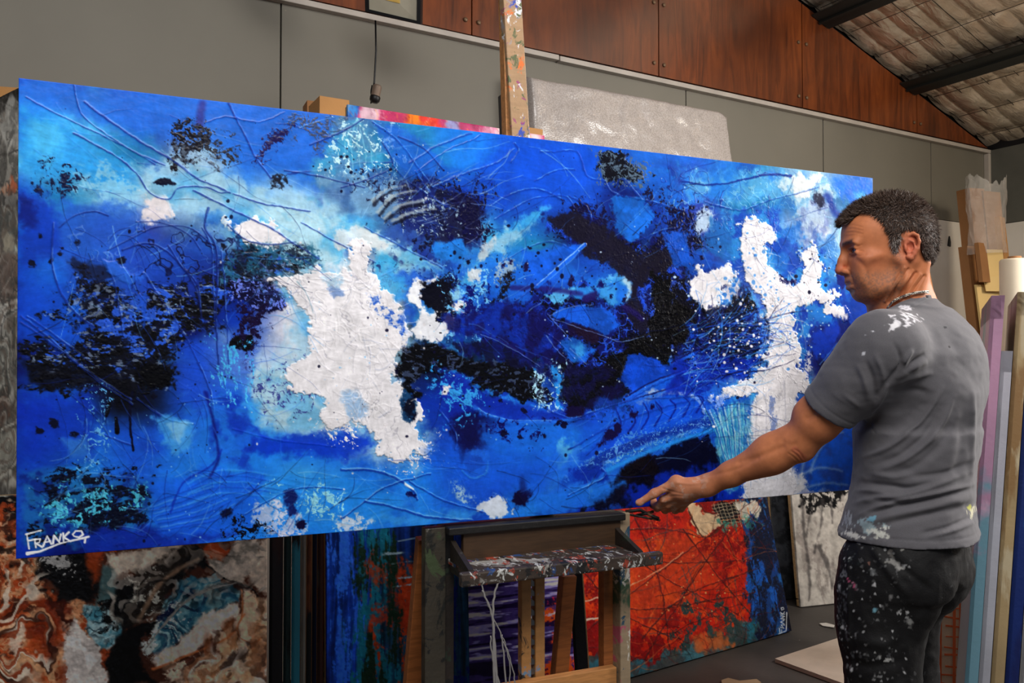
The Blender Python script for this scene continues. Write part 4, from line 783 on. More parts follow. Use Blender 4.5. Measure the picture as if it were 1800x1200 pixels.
def paint_grey(P):
    flat(P, (120, 118, 112)); P.warp(8, 40, 4); Q = P.poly; S = P.spread; L = P.line
    S([(-300, 100), (100, 100), (100, 900), (-300, 900)], (60, 58, 56), .7, 14, 3); S([(-300, 100), (100, 100), (100, 900), (-300, 900)], (190, 188, 182), .6, 12, 4)
    Q([(-200, 120), (60, 130), (60, 185), (24, 168), (8, 200), (-200, 210)], (16, 15, 16), 4, 8); Q([(8, 190), (22, 172), (34, 190), (34, 250), (10, 266), (2, 240)], (168, 168, 164), 4, 8, 1, col2=(110, 110, 108), c2cell=12)
    L([(-40, 278), (10, 270), (34, 262)], (14, 14, 14), 4, 4); Q([(-60, 285), (34, 275), (34, 310), (-60, 320)], (78, 80, 76), 5, 8, .9)
    Q([(4, 325), (22, 312), (30, 330), (12, 340), (-10, 338)], (196, 92, 40), 3, 8); Q([(-60, 340), (34, 342), (34, 360), (-60, 370)], (14, 14, 18), 4, 8); Q([(-60, 362), (34, 366), (34, 420), (-60, 400)], (70, 74, 72), 5, 8, .9)
    Q([(2, 400), (20, 410), (30, 440), (8, 440)], (168, 160, 140), 3, 8, .9); S([(-40, 410), (34, 410), (34, 450), (-40, 450)], (190, 200, 190), .6, 5, 5)
    Q([(-60, 450), (34, 450), (34, 540), (-60, 540)], (108, 86, 78), 6, 10, .9, col2=(150, 132, 112)); Q([(-60, 545), (14, 540), (16, 590), (-60, 600)], (206, 204, 200), 3, 6); Q([(16, 545), (34, 545), (34, 600), (14, 620)], (50, 50, 40), 4, 8, .9)
    Q([(-60, 600), (34, 620), (34, 700), (-60, 700)], (168, 168, 160), 5, 8, .9, col2=(120, 122, 116)); Q([(-60, 690), (6, 690), (14, 730), (0, 748), (-60, 740)], (140, 70, 40), 4, 9, .9, col2=(70, 40, 30), c2cell=10)
    L([(-10, 760), (12, 748), (30, 742)], (206, 204, 196), 4, 3); Q([(-60, 760), (30, 750), (30, 850), (-60, 850)], (160, 160, 150), 6, 8, .9, col2=(204, 202, 190))
    P.marble([(-300, 200), (60, 200), (60, 860), (-300, 860)], [(40, 40, 40), (206, 204, 196), (96, 80, 70)], 14, 44, 6, .6)
    P.veins([(-200, 200), (60, 200), (60, 850), (-200, 850)], (30, 30, 30), 18, 6, .7, .07); P.strands([(-60, 160), (34, 160), (34, 850), (-60, 850)], [(40, 40, 40), (210, 208, 200), (90, 88, 84)], 160, 40, 60, .7, 2, 3, .7)
def paint_stripes(P):
    flat(P, (14, 44, 128)); P.warp(0); S = P.spread; Q = P.poly; nz = P.fbm(4, 3, 4, .7, 1, 40)
    t = sstep(640, 690, P.X+20*P.fbm(30, 5))[..., None]
    P.C = P.C*(1-t)+np.array((16, 44, 64), np.float32)/255*t
    t = sstep(676, 686, P.X)*sstep(1010, 960, P.Y); t = t[..., None]; P.C = P.C*(1-t)+np.array((12, 32, 84), np.float32)/255*t
    P.C *= (1+.5*nz)[..., None]
    S([(575, 900), (650, 900), (650, 1270), (575, 1270)], (36, 92, 214), .75, 4, 4, ay=18); S([(630, 900), (700, 900), (710, 1270), (620, 1270)], (20, 96, 120), .8, 4, 5, ay=14)
    S([(640, 980), (740, 980), (740, 1270), (650, 1270)], (150, 50, 22), .8, 8, 6, ay=3); Q([(650, 985), (730, 985), (720, 1030), (650, 1030)], (160, 52, 24), 8, 18, .8, tex=.15, ay=2); Q([(665, 1050), (720, 1050), (715, 1090), (660, 1090)], (150, 44, 26), 8, 18, .8, tex=.1)
    S([(620, 950), (700, 950), (700, 1270), (620, 1270)], (20, 40, 30), .7, 5, 7, ay=10); S([(690, 940), (760, 940), (760, 1040), (690, 1040)], (130, 156, 170), .45, 4, 8, ax=8); S([(785, 1020), (830, 1020), (830, 1270), (785, 1270)], (10, 30, 100), .9, 6, 9, ay=8)
    P.line([(700, 951), (742, 943)], (130, 160, 176), 3, 2, 1, .8)
def paint_purple(P):
    flat(P, (48, 38, 86)); P.warp(4, 60, 2); S = P.spread; n = P.fbm(7, 3, 4, .65, 22, 1)+.6*P.fbm(5, 4, 3, .7, 9, 1)
    for th, c in ((.0, (22, 14, 40)), (.32, (112, 108, 158)), (.62, (176, 178, 206))):
        m = sstep(th, th+.14, n)[..., None] if th else sstep(-.1, -.4, n)[..., None]
        P.C = P.C*(1-m)+np.array(c, np.float32)/255*m
    S([(960, 1080), (1010, 1080), (1010, 1230), (960, 1230)], (214, 62, 24), .95, 7, 5, ax=3); S([(985, 1000), (1060, 1000), (1060, 1100), (985, 1100)], (180, 30, 60), .6, 8, 6, ax=3)
def paint_red(P):
    flat(P, (186, 30, 16)); P.warp(7, 60, 3); Q = P.poly; S = P.spread; L = P.line; K = (14, 14, 18)
    S([(1000, 850), (1330, 850), (1330, 1230), (1000, 1230)], (214, 64, 22), .55, 22, 3); S([(1000, 850), (1300, 850), (1300, 1230), (1000, 1230)], (132, 14, 16), .7, 16, 4)
    Q([(1080, 960), (1230, 930), (1260, 1030), (1150, 1100), (1060, 1060)], (206, 74, 30), 20, 20, .6)
    Q([(1300, 850), (1420, 840), (1430, 1130), (1310, 1160), (1322, 1020), (1305, 940)], (16, 54, 120), 5, 10, 1, col2=(24, 84, 140)); S([(1300, 850), (1400, 850), (1400, 1130), (1310, 1130)], (12, 20, 44), .8, 10, 5, ay=2)
    Q([(1345, 860), (1420, 850), (1430, 1130), (1385, 1120), (1375, 960)], (10, 14, 28), 4, 9); S([(1310, 950), (1380, 950), (1370, 1100), (1315, 1100)], (20, 84, 180), .6, 8, 6, ay=3)
    Q([(1020, 1150), (1100, 1160), (1230, 1130), (1320, 1090), (1330, 1180), (1020, 1260)], (40, 70, 74), 6, 16, .85, col2=(30, 110, 130), c2cell=24); S([(1180, 1060), (1310, 1060), (1310, 1150), (1180, 1150)], (40, 60, 60), .7, 10, 7); Q([(1220, 1120), (1275, 1110), (1280, 1135), (1230, 1145)], (190, 90, 40), 6, 10, .8)
    Q([(1202, 880), (1222, 876), (1240, 898), (1262, 905), (1268, 925), (1235, 942), (1214, 922)], (206, 176, 140), 2, 3, 1, h=2); L([(1202, 880), (1222, 876), (1240, 898), (1262, 905), (1268, 925), (1235, 942), (1202, 880)], (70, 40, 30), 2, 2)
    Q([(1250, 885), (1300, 876), (1300, 915), (1272, 925), (1262, 900)], (16, 18, 20), 3, 5)
    for i in range(7): L([(1255+i*7, 882), (1268+i*7, 925)], (190, 170, 140), 1.2, 1.2, .8, .8, rag=0); L([(1252, 886+i*6), (1302, 880+i*6)], (190, 170, 140), 1.2, 1.2, .8, .8, rag=0)
    Q([(1290, 880), (1330, 872), (1342, 890), (1310, 912), (1296, 905)], (196, 190, 176), 3, 9, 1, tex=.0); Q([(1262, 915), (1310, 905), (1340, 918), (1300, 930), (1265, 935)], (50, 130, 116), 4, 10, .8, tex=.1)
    for pts in ([(1020, 1120), (1110, 1040), (1200, 975), (1300, 900)], [(1040, 900), (1130, 990), (1250, 1060)], [(1090, 860), (1150, 990), (1180, 1150)], [(1110, 980), (1200, 990), (1320, 985)], [(1060, 1060), (1160, 1070), (1330, 1040)], [(1280, 930), (1180, 1080), (1120, 1180)], [(1200, 930), (1260, 1010), (1320, 1080)], [(1080, 930), (1160, 930), (1240, 945)],
                [(1130, 1120), (1200, 1050), (1330, 1000)], [(1020, 1000), (1100, 1080), (1210, 1130)], [(1270, 925), (1290, 980), (1300, 1000)]):
        L(pts, (70, 22, 24), 2.4, 1.6, 1, .85, h=2)
    P.strands([(1060, 870), (1330, 870), (1330, 1150), (1060, 1190)], [(60, 20, 24), (40, 60, 70), (110, 20, 18), (216, 110, 50), K], 170, 90, -30, .8, 1.5, 4, .7, h=1)
    L([(1100, 1030), (1160, 1000), (1200, 972)], (214, 150, 110), 2, 1.6); L([(1020, 1058), (1060, 1046)], (224, 170, 140), 2, 2); L([(1020, 1092), (1062, 1084)], (224, 200, 180), 4, 3); P.dots(1200, 1000, 120, 100, 60, .6, 1.8, (210, 150, 90), 3)
    W = (210, 214, 218); P.warp(0)     # signature up the right edge
    for pts in ([(1369, 1114), (1382, 1108), (1383, 1076)], [(1371, 1112), (1370, 1104)], [(1374, 1111), (1374, 1106)], [(1372, 1102), (1378, 1104), (1373, 1098), (1379, 1098)], [(1378, 1096), (1372, 1093), (1378, 1090)], [(1379, 1088), (1372, 1087), (1379, 1083), (1372, 1082)], [(1372, 1079), (1379, 1079)], [(1372, 1076), (1376, 1079), (1379, 1075)], [(1374, 1072), (1378, 1070), (1377, 1067), (1373, 1068), (1374, 1072)]):
        L(pts, W, 1.5, 1.3, .8, .95, rag=.2, smooth=False)
def paint_white(P):
    flat(P, (196, 190, 182)); P.warp(5, 30, 2); Q = P.poly; S = P.spread; L = P.line
    S([(1390, 850), (1560, 850), (1560, 1070), (1400, 1070)], (160, 152, 146), .5, 10, 3, ay=3)
    Q([(1402, 840), (1480, 840), (1480, 880), (1462, 895), (1440, 888), (1428, 905), (1414, 898), (1404, 880)], (18, 18, 20), 3, 11, 1); S([(1400, 850), (1480, 850), (1480, 900), (1405, 900)], (196, 190, 182), .6, 6, 4)
    for pts, w_ in (([(1410, 880), (1412, 930), (1420, 980), (1422, 1040), (1420, 1056)], 6), ([(1445, 880), (1440, 930), (1432, 970)], 5), ([(1425, 890), (1418, 940), (1424, 1000)], 4), ([(1440, 960), (1455, 1000), (1462, 1040)], 8), ([(1460, 880), (1462, 920)], 4), ([(1500, 880), (1510, 960), (1505, 1040)], 6)):
        L(pts, (70, 66, 66), w_, w_*.3, 2.5, .7, rag=2)
def paint_magenta(P):
    flat(P, (176, 60, 104)); P.warp(5, 30, 3); Q = P.poly; S = P.spread; full = [(560, 100), (980, 100), (980, 420), (560, 420)]
    Q([(560, 100), (634, 170), (634, 420), (560, 420)], (30, 84, 170), 3, 5, 1, col2=(60, 130, 200), c2cell=12); Q([(634, 150), (674, 160), (672, 300), (634, 300)], (206, 170, 184), 4, 8); Q([(668, 150), (710, 160), (705, 300), (668, 300)], (178, 56, 96), 4, 8)
    Q([(708, 150), (770, 150), (765, 300), (708, 300)], (222, 92, 40), 5, 9, 1, col2=(214, 60, 50), c2cell=10); Q([(715, 190), (738, 190), (736, 225), (715, 225)], (240, 130, 40), 4, 8); Q([(785, 200), (808, 205), (806, 232), (785, 232)], (150, 150, 200), 4, 7); Q([(845, 200), (960, 215), (960, 300), (840, 300)], (206, 130, 160), 4, 9, 1, col2=(224, 190, 196), c2cell=10)
    P.strands([(600, 160), (960, 200), (960, 260), (600, 260)], [(226, 200, 206), (120, 30, 70), (240, 150, 60)], 220, 30, 80, .9, 1.4, 4, .6)
# ------------------------------------------------------------------ painting builder
def pigment_slab(name, corners, thick, P, zs=.001, edge=None, parent=None, mat=None, N=None):
    """front grid carrying the relief, the cloth turned over the four sides, a flat back"""
    TL, TR, BR, BL = [np.array(c, np.float32) for c in corners]; ny, nx = P.Z.shape
    u = np.linspace(0, 1, nx, dtype=np.float32)[None, :, None]; v = np.linspace(0, 1, ny, dtype=np.float32)[:, None, None]
    V = TL+(TR-TL)*u+(BL-TL)*v+u*v*(TL-TR+BR-BL)
    n = np.cross(TR-TL, TL-BL); n /= np.linalg.norm(n); n = -n if n.dot(-TL+np.array((0, 0, CAMH))) < 0 else n
    V = V+n*(P.Z[..., None]*zs); C = P.C.copy()
    V = V.reshape(-1, 3); C = C.reshape(-1, 3); I = np.arange(nx*ny).reshape(ny, nx)
    F = np.stack([I[:-1, :-1], I[1:, :-1], I[1:, 1:], I[:-1, 1:]], -1).reshape(-1, 4)
    ring = np.concatenate([I[0, :], I[1:, -1], I[-1, -2::-1], I[-2:0:-1, 0]]); m = len(ring); b0 = len(V)
    back = V[ring]-n*thick; ec = C[ring] if edge is None else np.tile(np.array(edge, np.float32)/255, (m, 1))
    lip = V[ring]-n*.003; V = np.concatenate([V, lip, back]); C = np.concatenate([C, C[ring], ec])
    j = np.arange(m); k = (j+1) % m
    F = np.concatenate([F, np.stack([ring[j], ring[k], b0+k, b0+j], -1), np.stack([b0+j, b0+k, b0+m+k, b0+m+j], -1)])
    c = len(V); ctr = (TL+TR+BR+BL)/4-n*thick; V = np.concatenate([V, [ctr]]); C = np.concatenate([C, [ec.mean(0)]])
    F = np.concatenate([F, np.stack([b0+m+j, b0+m+k, np.full(m, c), np.full(m, c)], -1)])
    tri = F[:, 2] == F[:, 3]
    me = bpy.data.meshes.new(name); T = F[tri][:, :3]; Qd = F[~tri]
    me.vertices.add(len(V)); me.vertices.foreach_set('co', V.astype(np.float32).ravel())
    lp = np.concatenate([Qd.ravel(), T.ravel()]).astype(np.int32); tot = np.concatenate([np.full(len(Qd), 4), np.full(len(T), 3)]).astype(np.int32)
    me.loops.add(len(lp)); me.loops.foreach_set('vertex_index', lp); me.polygons.add(len(tot))
    me.polygons.foreach_set('loop_start', np.concatenate([[0], np.cumsum(tot)[:-1]]).astype(np.int32)); me.polygons.foreach_set('loop_total', tot)
    me.update(calc_edges=True); set_color(me, C)
    o = link(name, me, mat or MAT_PIG, parent)
    sm = np.zeros(len(tot), bool); sm[:(nx-1)*(ny-1)] = True; me.polygons.foreach_set('use_smooth', sm)
    return o, n
def painting(label, B0, B1, h, lean, thick, fn, cell=.004, group=None, seed=2, name='painting', zs=.001, wood=None, tone=.82):
    """a stretched canvas stood on the floor between two base points, leaning back"""
    B0, B1 = Vector(B0), Vector(B1); e = (B1-B0); wd = e.length; e.normalize()
    n = Vector((e.y, -e.x, 0)); n = -n if n.dot(-B0) < 0 else n
    up = Vector((0, 0, 1))*math.cos(lean)-n*math.sin(lean); lift = Vector((0, 0, thick*math.sin(lean)+.001))
    B0 = B0+lift; B1 = B1+lift; TL, TR = B0+up*h, B1+up*h
    P = Paint(max(int(wd/cell), 8), max(int(h/cell), 8), [proj(v) for v in (TL, TR, B1, B0)], seed)
    fn(P); P.C = np.clip(P.C*tone*(1+.12*P.fbm(6, 60, 3)[..., None]), 0, 1); P.Z += .5*P.fbm(8, 61, 3)
    root = empty(name, ((B0+B1)/2).to_tuple()[:2]+(0,), label, 'painting', group)
    pigment_slab('painted_canvas', (TL, TR, B1, B0), thick*.35, P, zs, None, root)
    N = n*math.cos(lean)+Vector((0, 0, 1))*math.sin(lean); bk = MB(); o = -N*(thick*.7+.001); t = .02
    for a, b in ((B0+up*t, B1+up*t), (TL-up*t, TR-up*t)): bk.bar(a+o+e*.003, b+o-e*.003, .038, thick*.6, N)
    for a, b in ((B0+e*t, TL+e*t), (B1-e*t, TR-e*t)): bk.bar(a+o+up*.045, b+o-up*.045, .038, thick*.6, N)
    bk.build('stretcher_frame', wood or MAT_PINE, root)
    return root
# ------------------------------------------------------------------ materials shared
MAT_PIG = mat_pigment('oil_pigment'); MAT_PINE = mat_wood('pine', (186, 150, 104))
MAT_CARD = mat_plain('cardboard', (176, 128, 76), .8, var=.1, scale=5, bump=.15, bscale=90)
MAT_CARD_D = mat_plain('cardboard_brown', (140, 96, 56), .8, var=.12, scale=5, bump=.15, bscale=90)
MAT_CARD_Y = mat_plain('cardboard_cream', (206, 176, 116), .7, var=.06, scale=4, bump=.08)
MAT_BLACK = mat_plain('black_metal', (22, 22, 24), .45, .3, .1); MAT_STEEL = mat_plain('steel', (120, 122, 124), .4, .9, .1)
# ------------------------------------------------------------------ the room: a shed with a pitched roof
WY = 3.78; WX = 6.51; WL = -3.6; RX = 1.45; EAVE = 3.10; SL = .329; BACK = -3.6
def roofz(x): return EAVE+(WX-x)*SL if x > RX else EAVE+(WX-RX)*SL-(RX-x)*SL
n_ = NT('grey_wall_paint'); b_ = srgb((112, 108, 98))
c_ = n_.ramp(n_.noise(1.1, 5), [(.3, tuple(v*.88 for v in b_)), (.7, tuple(v*1.06 for v in b_))]); c_ = n_.mix(n_.ramp(n_.noise(26, 3), [(.76, (0, 0, 0)), (.79, (1, 1, 1))]), c_, srgb((130, 122, 108)))
n_.bump(n_.noise(30, 4), .06, .003); MAT_GREY = n_.done(c_, .55, 0, .35)
n_ = NT('white_wall_board'); c_ = n_.ramp(n_.noise(1.4, 6), [(.3, srgb((196, 190, 180))), (.7, srgb((222, 218, 212)))]); c_ = n_.mix(n_.ramp(n_.noise(9, 6), [(.70, (0, 0, 0)), (.76, (1, 1, 1))]), c_, srgb((170, 160, 148))); n_.bump(n_.noise(20, 4), .05, .003); MAT_WHITE = n_.done(c_, .5)
n_ = NT('plywood_red_stain'); f_ = n_.noise(1.6, 9, (9, 9, 1.2), .62, 1.2); c_ = n_.ramp(f_, [(.25, srgb((56, 25, 12))), (.5, srgb((108, 52, 22))), (.75, srgb((136, 70, 30)))])
c_ = n_.mix(n_.ramp(n_.noise(1.3, 4), [(.42, (0, 0, 0)), (.7, (.75, .75, .75))]), c_, srgb((60, 28, 14))); n_.bump(f_, .05, .002); MAT_PLY = n_.done(c_, .33, 0, .5, .3, .25)
n_ = NT('concrete_floor'); c_ = n_.ramp(n_.noise(2.2, 8), [(.3, srgb((40, 37, 36))), (.7, srgb((66, 61, 58)))])
for i, (cc, sc_, th_) in enumerate((((190, 186, 178), 30, .76), ((40, 90, 150), 22, .80), ((170, 60, 40), 26, .81), ((200, 176, 130), 14, .78))):
    f_ = n_.noise(sc_, 3, None, .5); f_.node.inputs['Vector'].links[0].from_node.inputs['Location'].default_value = (i*3.1, i*7.7, 0); c_ = n_.mix(n_.ramp(f_, [(th_-.02, (0, 0, 0)), (th_, (1, 1, 1))]), c_, srgb(cc))
n_.bump(n_.noise(40, 5), .2, .004); MAT_FLOOR = n_.done(c_, .6)
def struct(name, mb, mat): return tag(mb.build(name, mat), kind='structure')
struct('floor', MB().box(((WL+WX)/2, (BACK+WY)/2, -.05), (WX-WL+.3, WY-BACK+.3, .1)), MAT_FLOOR)
# back wall: white boards to 2.5 m, grey sheets above, red plywood gable over a pale batten
struct('wall_back', MB().box(((WL+WX)/2, WY+.09, 2.4), (WX-WL, .1, 4.8)), MAT_BLACK)
struct('wall_back_lower', MB().box(((WL+WX)/2, WY+.02, 1.255), (WX-WL, .04, 2.51)), MAT_WHITE)
seams = [WL, -2.77, -1.55, -.33, .945, 2.16, 3.38, 4.60, 5.79, WX]
m_ = MB()
for a, b in zip(seams, seams[1:]): m_.box(((a+b)/2, WY+.02, (2.515+EAVE)/2), (b-a-.008, .04, EAVE-2.515))
struct('wall_back_upper', m_, MAT_GREY)
ws = [WL, -1.78, -.55, .68, 1.92, 3.16, 4.387, 5.61, WX]; m_ = MB()
for a, b in zip(ws, ws[1:]):
    a += .004; b -= .004; pts = [(a, EAVE+.02), (b, EAVE+.02), (b, roofz(b)+.03)]
    if a < RX < b: pts.append((RX, roofz(RX)+.02))
    pts.append((a, roofz(a)+.03)); m_.prism([(x, WY-.012, max(z, EAVE+.03)) for x, z in pts], (0, .05, 0))
struct('wall_back_gable', m_, MAT_PLY)
tr_ = mat_plain('batten_white', (168, 160, 152), .5, bump=.05)
struct('trim_1', MB().box(((WL+2.44)/2, WY-.02, EAVE-.001), (2.44-WL, .04, .028), None, .003), tr_)
struct('trim_2', MB().box(((2.447+WX)/2, WY-.02, EAVE-.004), (WX-2.447, .04, .028), None, .003), tr_)
struct('trim_3', MB().box((WX-.02, WY-.02, EAVE-.3), (.034, .04, .56), None, .003), tr_)
MAT_BOLT = mat_plain('bolt_dull', (112, 88, 66), .5, .4, .1)
# paired bolts beside the plywood joints
rr = random.Random(3); k_ = 0
for jn, x in zip(('fourth', 'third', 'second', 'first'), ws[4:-1]):
    for j in range(7):
        z = EAVE+.10+j*.36
        if z > roofz(x)-.1: break
        for s in (-1, 1):
            if z > roofz(x)-.1 or j > 3: continue
            o = MB().lathe([(.0001, .008), (.007, .008), (.011, .005), (.012, 0), (.012, -.004)], (x+s*.038, WY-.016, z), (0, -1, 0), 10).build('bolt', MAT_BOLT, None, True)
            side = 'left' if s < 0 else 'right'
            tag(o, 'dull bolt %s of the %s plywood joint from right, %s above pale batten' % (side, jn, ('first', 'second', 'third', 'fourth', 'fifth', 'sixth')[j]), 'bolt', 'round bolts along the plywood joints of the gable')
# right wall: white below, dark grey above; brown door with a white head band
struct('wall_right', MB().box((WX+.09, (BACK+WY)/2, 1.62), (.1, WY-BACK+.3, 3.24)), MAT_BLACK)
struct('wall_right_lower', MB().box((WX+.01, (BACK+WY)/2, 1.255), (.04, WY-BACK, 2.51)), MAT_WHITE)
struct('wall_right_upper', MB().box((WX+.01, (BACK+WY)/2, 2.81), (.04, WY-BACK, .59)), mat_plain('dark_grey_paint', (84, 84, 78), .6))
struct('door_1', MB().box((WX-.025, 2.55, 1.08), (.04, 1.5, 2.16), None, .004), MAT_PLY)
struct('trim_4', MB().box((WX-.03, 2.55, 2.19), (.06, 1.62, .05), None, .004), mat_wood('door_head', (150, 104, 64)))
struct('wall_left', MB().box((WL-.05, (BACK+WY)/2, 1.55), (.1, WY-BACK, 3.1)), MAT_GREY)
# roof: foil faced quilt pressed against a wire grid, dark steel purlins beneath
n_ = NT('foil_quilt'); f_ = n_.noise(9, 8, (1, 1, 1), .6, .6); c_ = n_.ramp(f_, [(.3, srgb((206, 188, 164))), (.7, srgb((240, 226, 206)))])
n_.bump(n_.noise(6, 6, (1, 2.2, 1), .55, .8), .5, .03); MAT_FOIL = n_.done(c_, .24, .6)
def foil(x0, x1, name):
    nx, ny = 240, 460; xs = np.linspace(x0, x1, nx); ys = np.linspace(-1.2, WY+.02, ny); X, Y = np.meshgrid(xs, ys)
    Z = np.where(X > RX, EAVE+(WX-X)*SL, EAVE+(WX-RX)*SL-(RX-X)*SL)+.105
    pl = Paint(nx, ny, [(0, 0), (nx, 0), (nx, ny), (0, ny)], 5)
    cellx = np.abs(np.sin(PI*(X-x0)/.31)); celly = np.abs(np.sin(PI*Y/.205))
    Z = Z-.030*(cellx**.35)*(celly**.45)+.010*pl.fbm(40, 1, 4, .6, 1, 1)+.006*pl.fbm(11, 2, 4, .7, 1, 3)*(1.2-.7*cellx)
    V = np.stack([X, Y, Z], -1).reshape(-1, 3); I = np.arange(nx*ny).reshape(ny, nx)
    F = np.stack([I[:-1, :-1], I[1:, :-1], I[1:, 1:], I[:-1, 1:]], -1).reshape(-1, 4)
    o = link(name, np_mesh(name, V, F), MAT_FOIL, None, True); return tag(o, kind='structure')
foil(RX, WX+.05, 'ceiling'); 
struct('ceiling_left', MB().prism([(RX, BACK, roofz(RX)+.05), (WL, BACK, roofz(WL)+.05), (WL, BACK, roofz(WL)+.12), (RX, BACK, roofz(RX)+.12)], (0, WY-BACK+.05, 0)), mat_plain('dull_foil', (120, 114, 104), .5, .5))
struct('ceiling_sheet', MB().prism([(RX, BACK, roofz(RX)+.17), (WX+.2, BACK, EAVE+.11), (WX+.2, BACK, EAVE+.15), (RX, BACK, roofz(RX)+.21)], (0, WY-BACK+.05, 0)), MAT_BLACK)
dk = mat_plain('purlin_steel', (44, 46, 44), .45, .4, .15, 3)
for i, x in enumerate((5.58, 4.65, 3.72, 2.79, 1.86)):
    z = roofz(x)+.125; m = MB(); a_ = math.atan(SL); rot = Matrix.Rotation(a_, 3, 'Y')
    m.box((x, (WY-1.2)/2+.0, z-.05), (.012, WY+1.16, .15), rot); m.box(Vector((x, (WY-1.2)/2, z-.05))+rot @ Vector((-.035, 0, .075)), (.08, WY+1.16, .008), rot)
    m.box(Vector((x, (WY-1.2)/2, z-.05))+rot @ Vector((-.07, 0, -.075)), (.18, WY+1.16, .008), rot); m.box(Vector((x, (WY-1.2)/2, z-.05))+rot @ Vector((-.075, 0, -.082)), (.018, WY+1.16, .03), rot)
    tag(m.build('ceiling_purlin', dk), kind='structure')
m_ = MB(); x = RX+.31
while x < WX: m_.tube([(x, -1.1, roofz(x)+.082), (x+.01, 1.2, roofz(x)+.082), (x, WY-.03, roofz(x)+.082)], .0022, 5); x += .31
y = -.95
while y < WY:
    m_.tube([(RX+.05, y, roofz(RX+.05)+.082), (3.9, y+.01, roofz(3.9)+.082), (WX-.03, y, roofz(WX-.03)+.082)], .0022, 5); y += .205
struct('ceiling_wire_grid', m_, MAT_BLACK)
# ------------------------------------------------------------------ the large blue canvas
KS = .92
def canvas_corners():
    f = [(33, 137), (1534, 313), (1534, 857.5), (28, 982)]; Rr = [np.array(ray(*p)) for p in f]
    A = np.array([Rr[0], -Rr[1], Rr[2], -Rr[3]]).T; d = np.linalg.svd(A)[2][-1]; d = d/d[0]
    P = [d[i]*Rr[i] for i in range(4)]; s = KS/np.linalg.norm(P[0]-P[3]); return [p*s+np.array((0, 0, CAMH)) for p in P]
CC = canvas_corners(); cTL, cTR, cBR, cBL = [Vector(c) for c in CC]
cE = (cTR-cTL).normalized(); cU = (cTL-cBL).normalized(); cN = cE.cross(cU); cN = -cN if cN.dot(-cTL+Vector((0, 0, CAMH))) < 0 else cN
def on_canvas(x, y):
    """where the canvas front meets the survey ray"""
    r = ray(x, y); o = Vector((0, 0, CAMH)); return o+r*((cTL-o).dot(cN)/r.dot(cN))
PB = paint_blue()
root = empty('blue_painting', (cBL+cBR)/2, 'huge blue, black and white abstract canvas held up on the easel', 'painting')
pigment_slab('painted_canvas', (cTL, cTR, cBR, cBL), .012, PB, .0006, None, root)
bk = MB(); off = -cN*.025
for a, b in ((cBL+cU*.022, cBR+cU*.022), (cTL-cU*.022, cTR-cU*.022)): bk.bar(a+off+cE*.002, b+off-cE*.002, .044, .024, cN)
for t in (0.01, .25, .5, .75, .99):
    a = cBL.lerp(cBR, t); b = cTL.lerp(cTR, t); bk.bar(a+off+cU*.05, b+off-cU*.05, .04, .022, cN)
bk.build('stretcher_frame', MAT_PINE, root)
# ------------------------------------------------------------------ studio easel
PC = [(196, 192, 184), (40, 84, 160), (170, 70, 40), (30, 30, 30), (70, 110, 70)]
MAT_EW = mat_spattered('easel_wood_spattered', (150, 116, 78), PC, .55, 9)
MAT_ED = mat_spattered('easel_wood_grimy', (40, 32, 26), [(18, 18, 18), (70, 68, 62), (36, 46, 34)], .3, 7)
MAT_ET = mat_spattered('tray_crusted', (62, 50, 42), [(150, 146, 140), (40, 70, 120), (24, 22, 22), (150, 60, 40), (190, 190, 186)], .35, 9, .6)
MAT_EL = mat_wood('easel_wood', (150, 88, 44)); MAT_EO = mat_wood('easel_oak', (186, 128, 74))
MAT_MAST = mat_spattered('mast_spattered', (178, 142, 104), [(150, 146, 150), (40, 70, 170), (220, 110, 40), (150, 60, 110), (90, 96, 60), (222, 222, 226)], .3, 5.5)
MAT_SOCK = mat_plain('brushed_socket', (120, 104, 92), .4, .3, .2)
cH = Vector((cE.x, cE.y, 0)).normalized(); nH = Vector((cH.y, -cH.x, 0)); nH = -nH if nH.dot(-cTL) < 0 else nH   # nH points at the viewer
def behind(x, y, d):
    """point d metres behind the canvas front (negative = before it)"""
    r = ray(x, y); o = Vector((0, 0, CAMH)); p0 = cTL-nH*d; return o+r*((p0-o).dot(nH)/r.dot(nH))
e_root = empty('easel', behind(905, 1000, .1).to_tuple()[:2]+(0,), 'tall wooden studio easel crusted with paint, carrying the blue canvas', 'easel')
def zto(p, z): p = Vector(p); p.z = z; return p
# mast
mt = behind(897, 0, .085); mb_ = behind(912, 240, .085); md = (mt-mb_).normalized(); top = mt+md*.35; low = mb_+md*(-(mb_.z-1.0)/md.z)
m = MB(); m.bar(low, top, .050, .028, nH); m.build('mast', MAT_MAST, e_root)
mt2 = behind(884.5, 0, .10); mb2 = behind(891, 240, .10); d2 = (mt2-mb2).normalized()
MB().bar(mb2-d2*.9, mt2+d2*.35, .016, .03, nH).build('mast_rail', MAT_EO, e_root)
a = behind(886, 165, .11); b = behind(889, 240, .11); MB().bar(b-(a-b).normalized()*.5, a, .014, .05, nH).build('mast_clamp', MAT_BLACK, e_root)
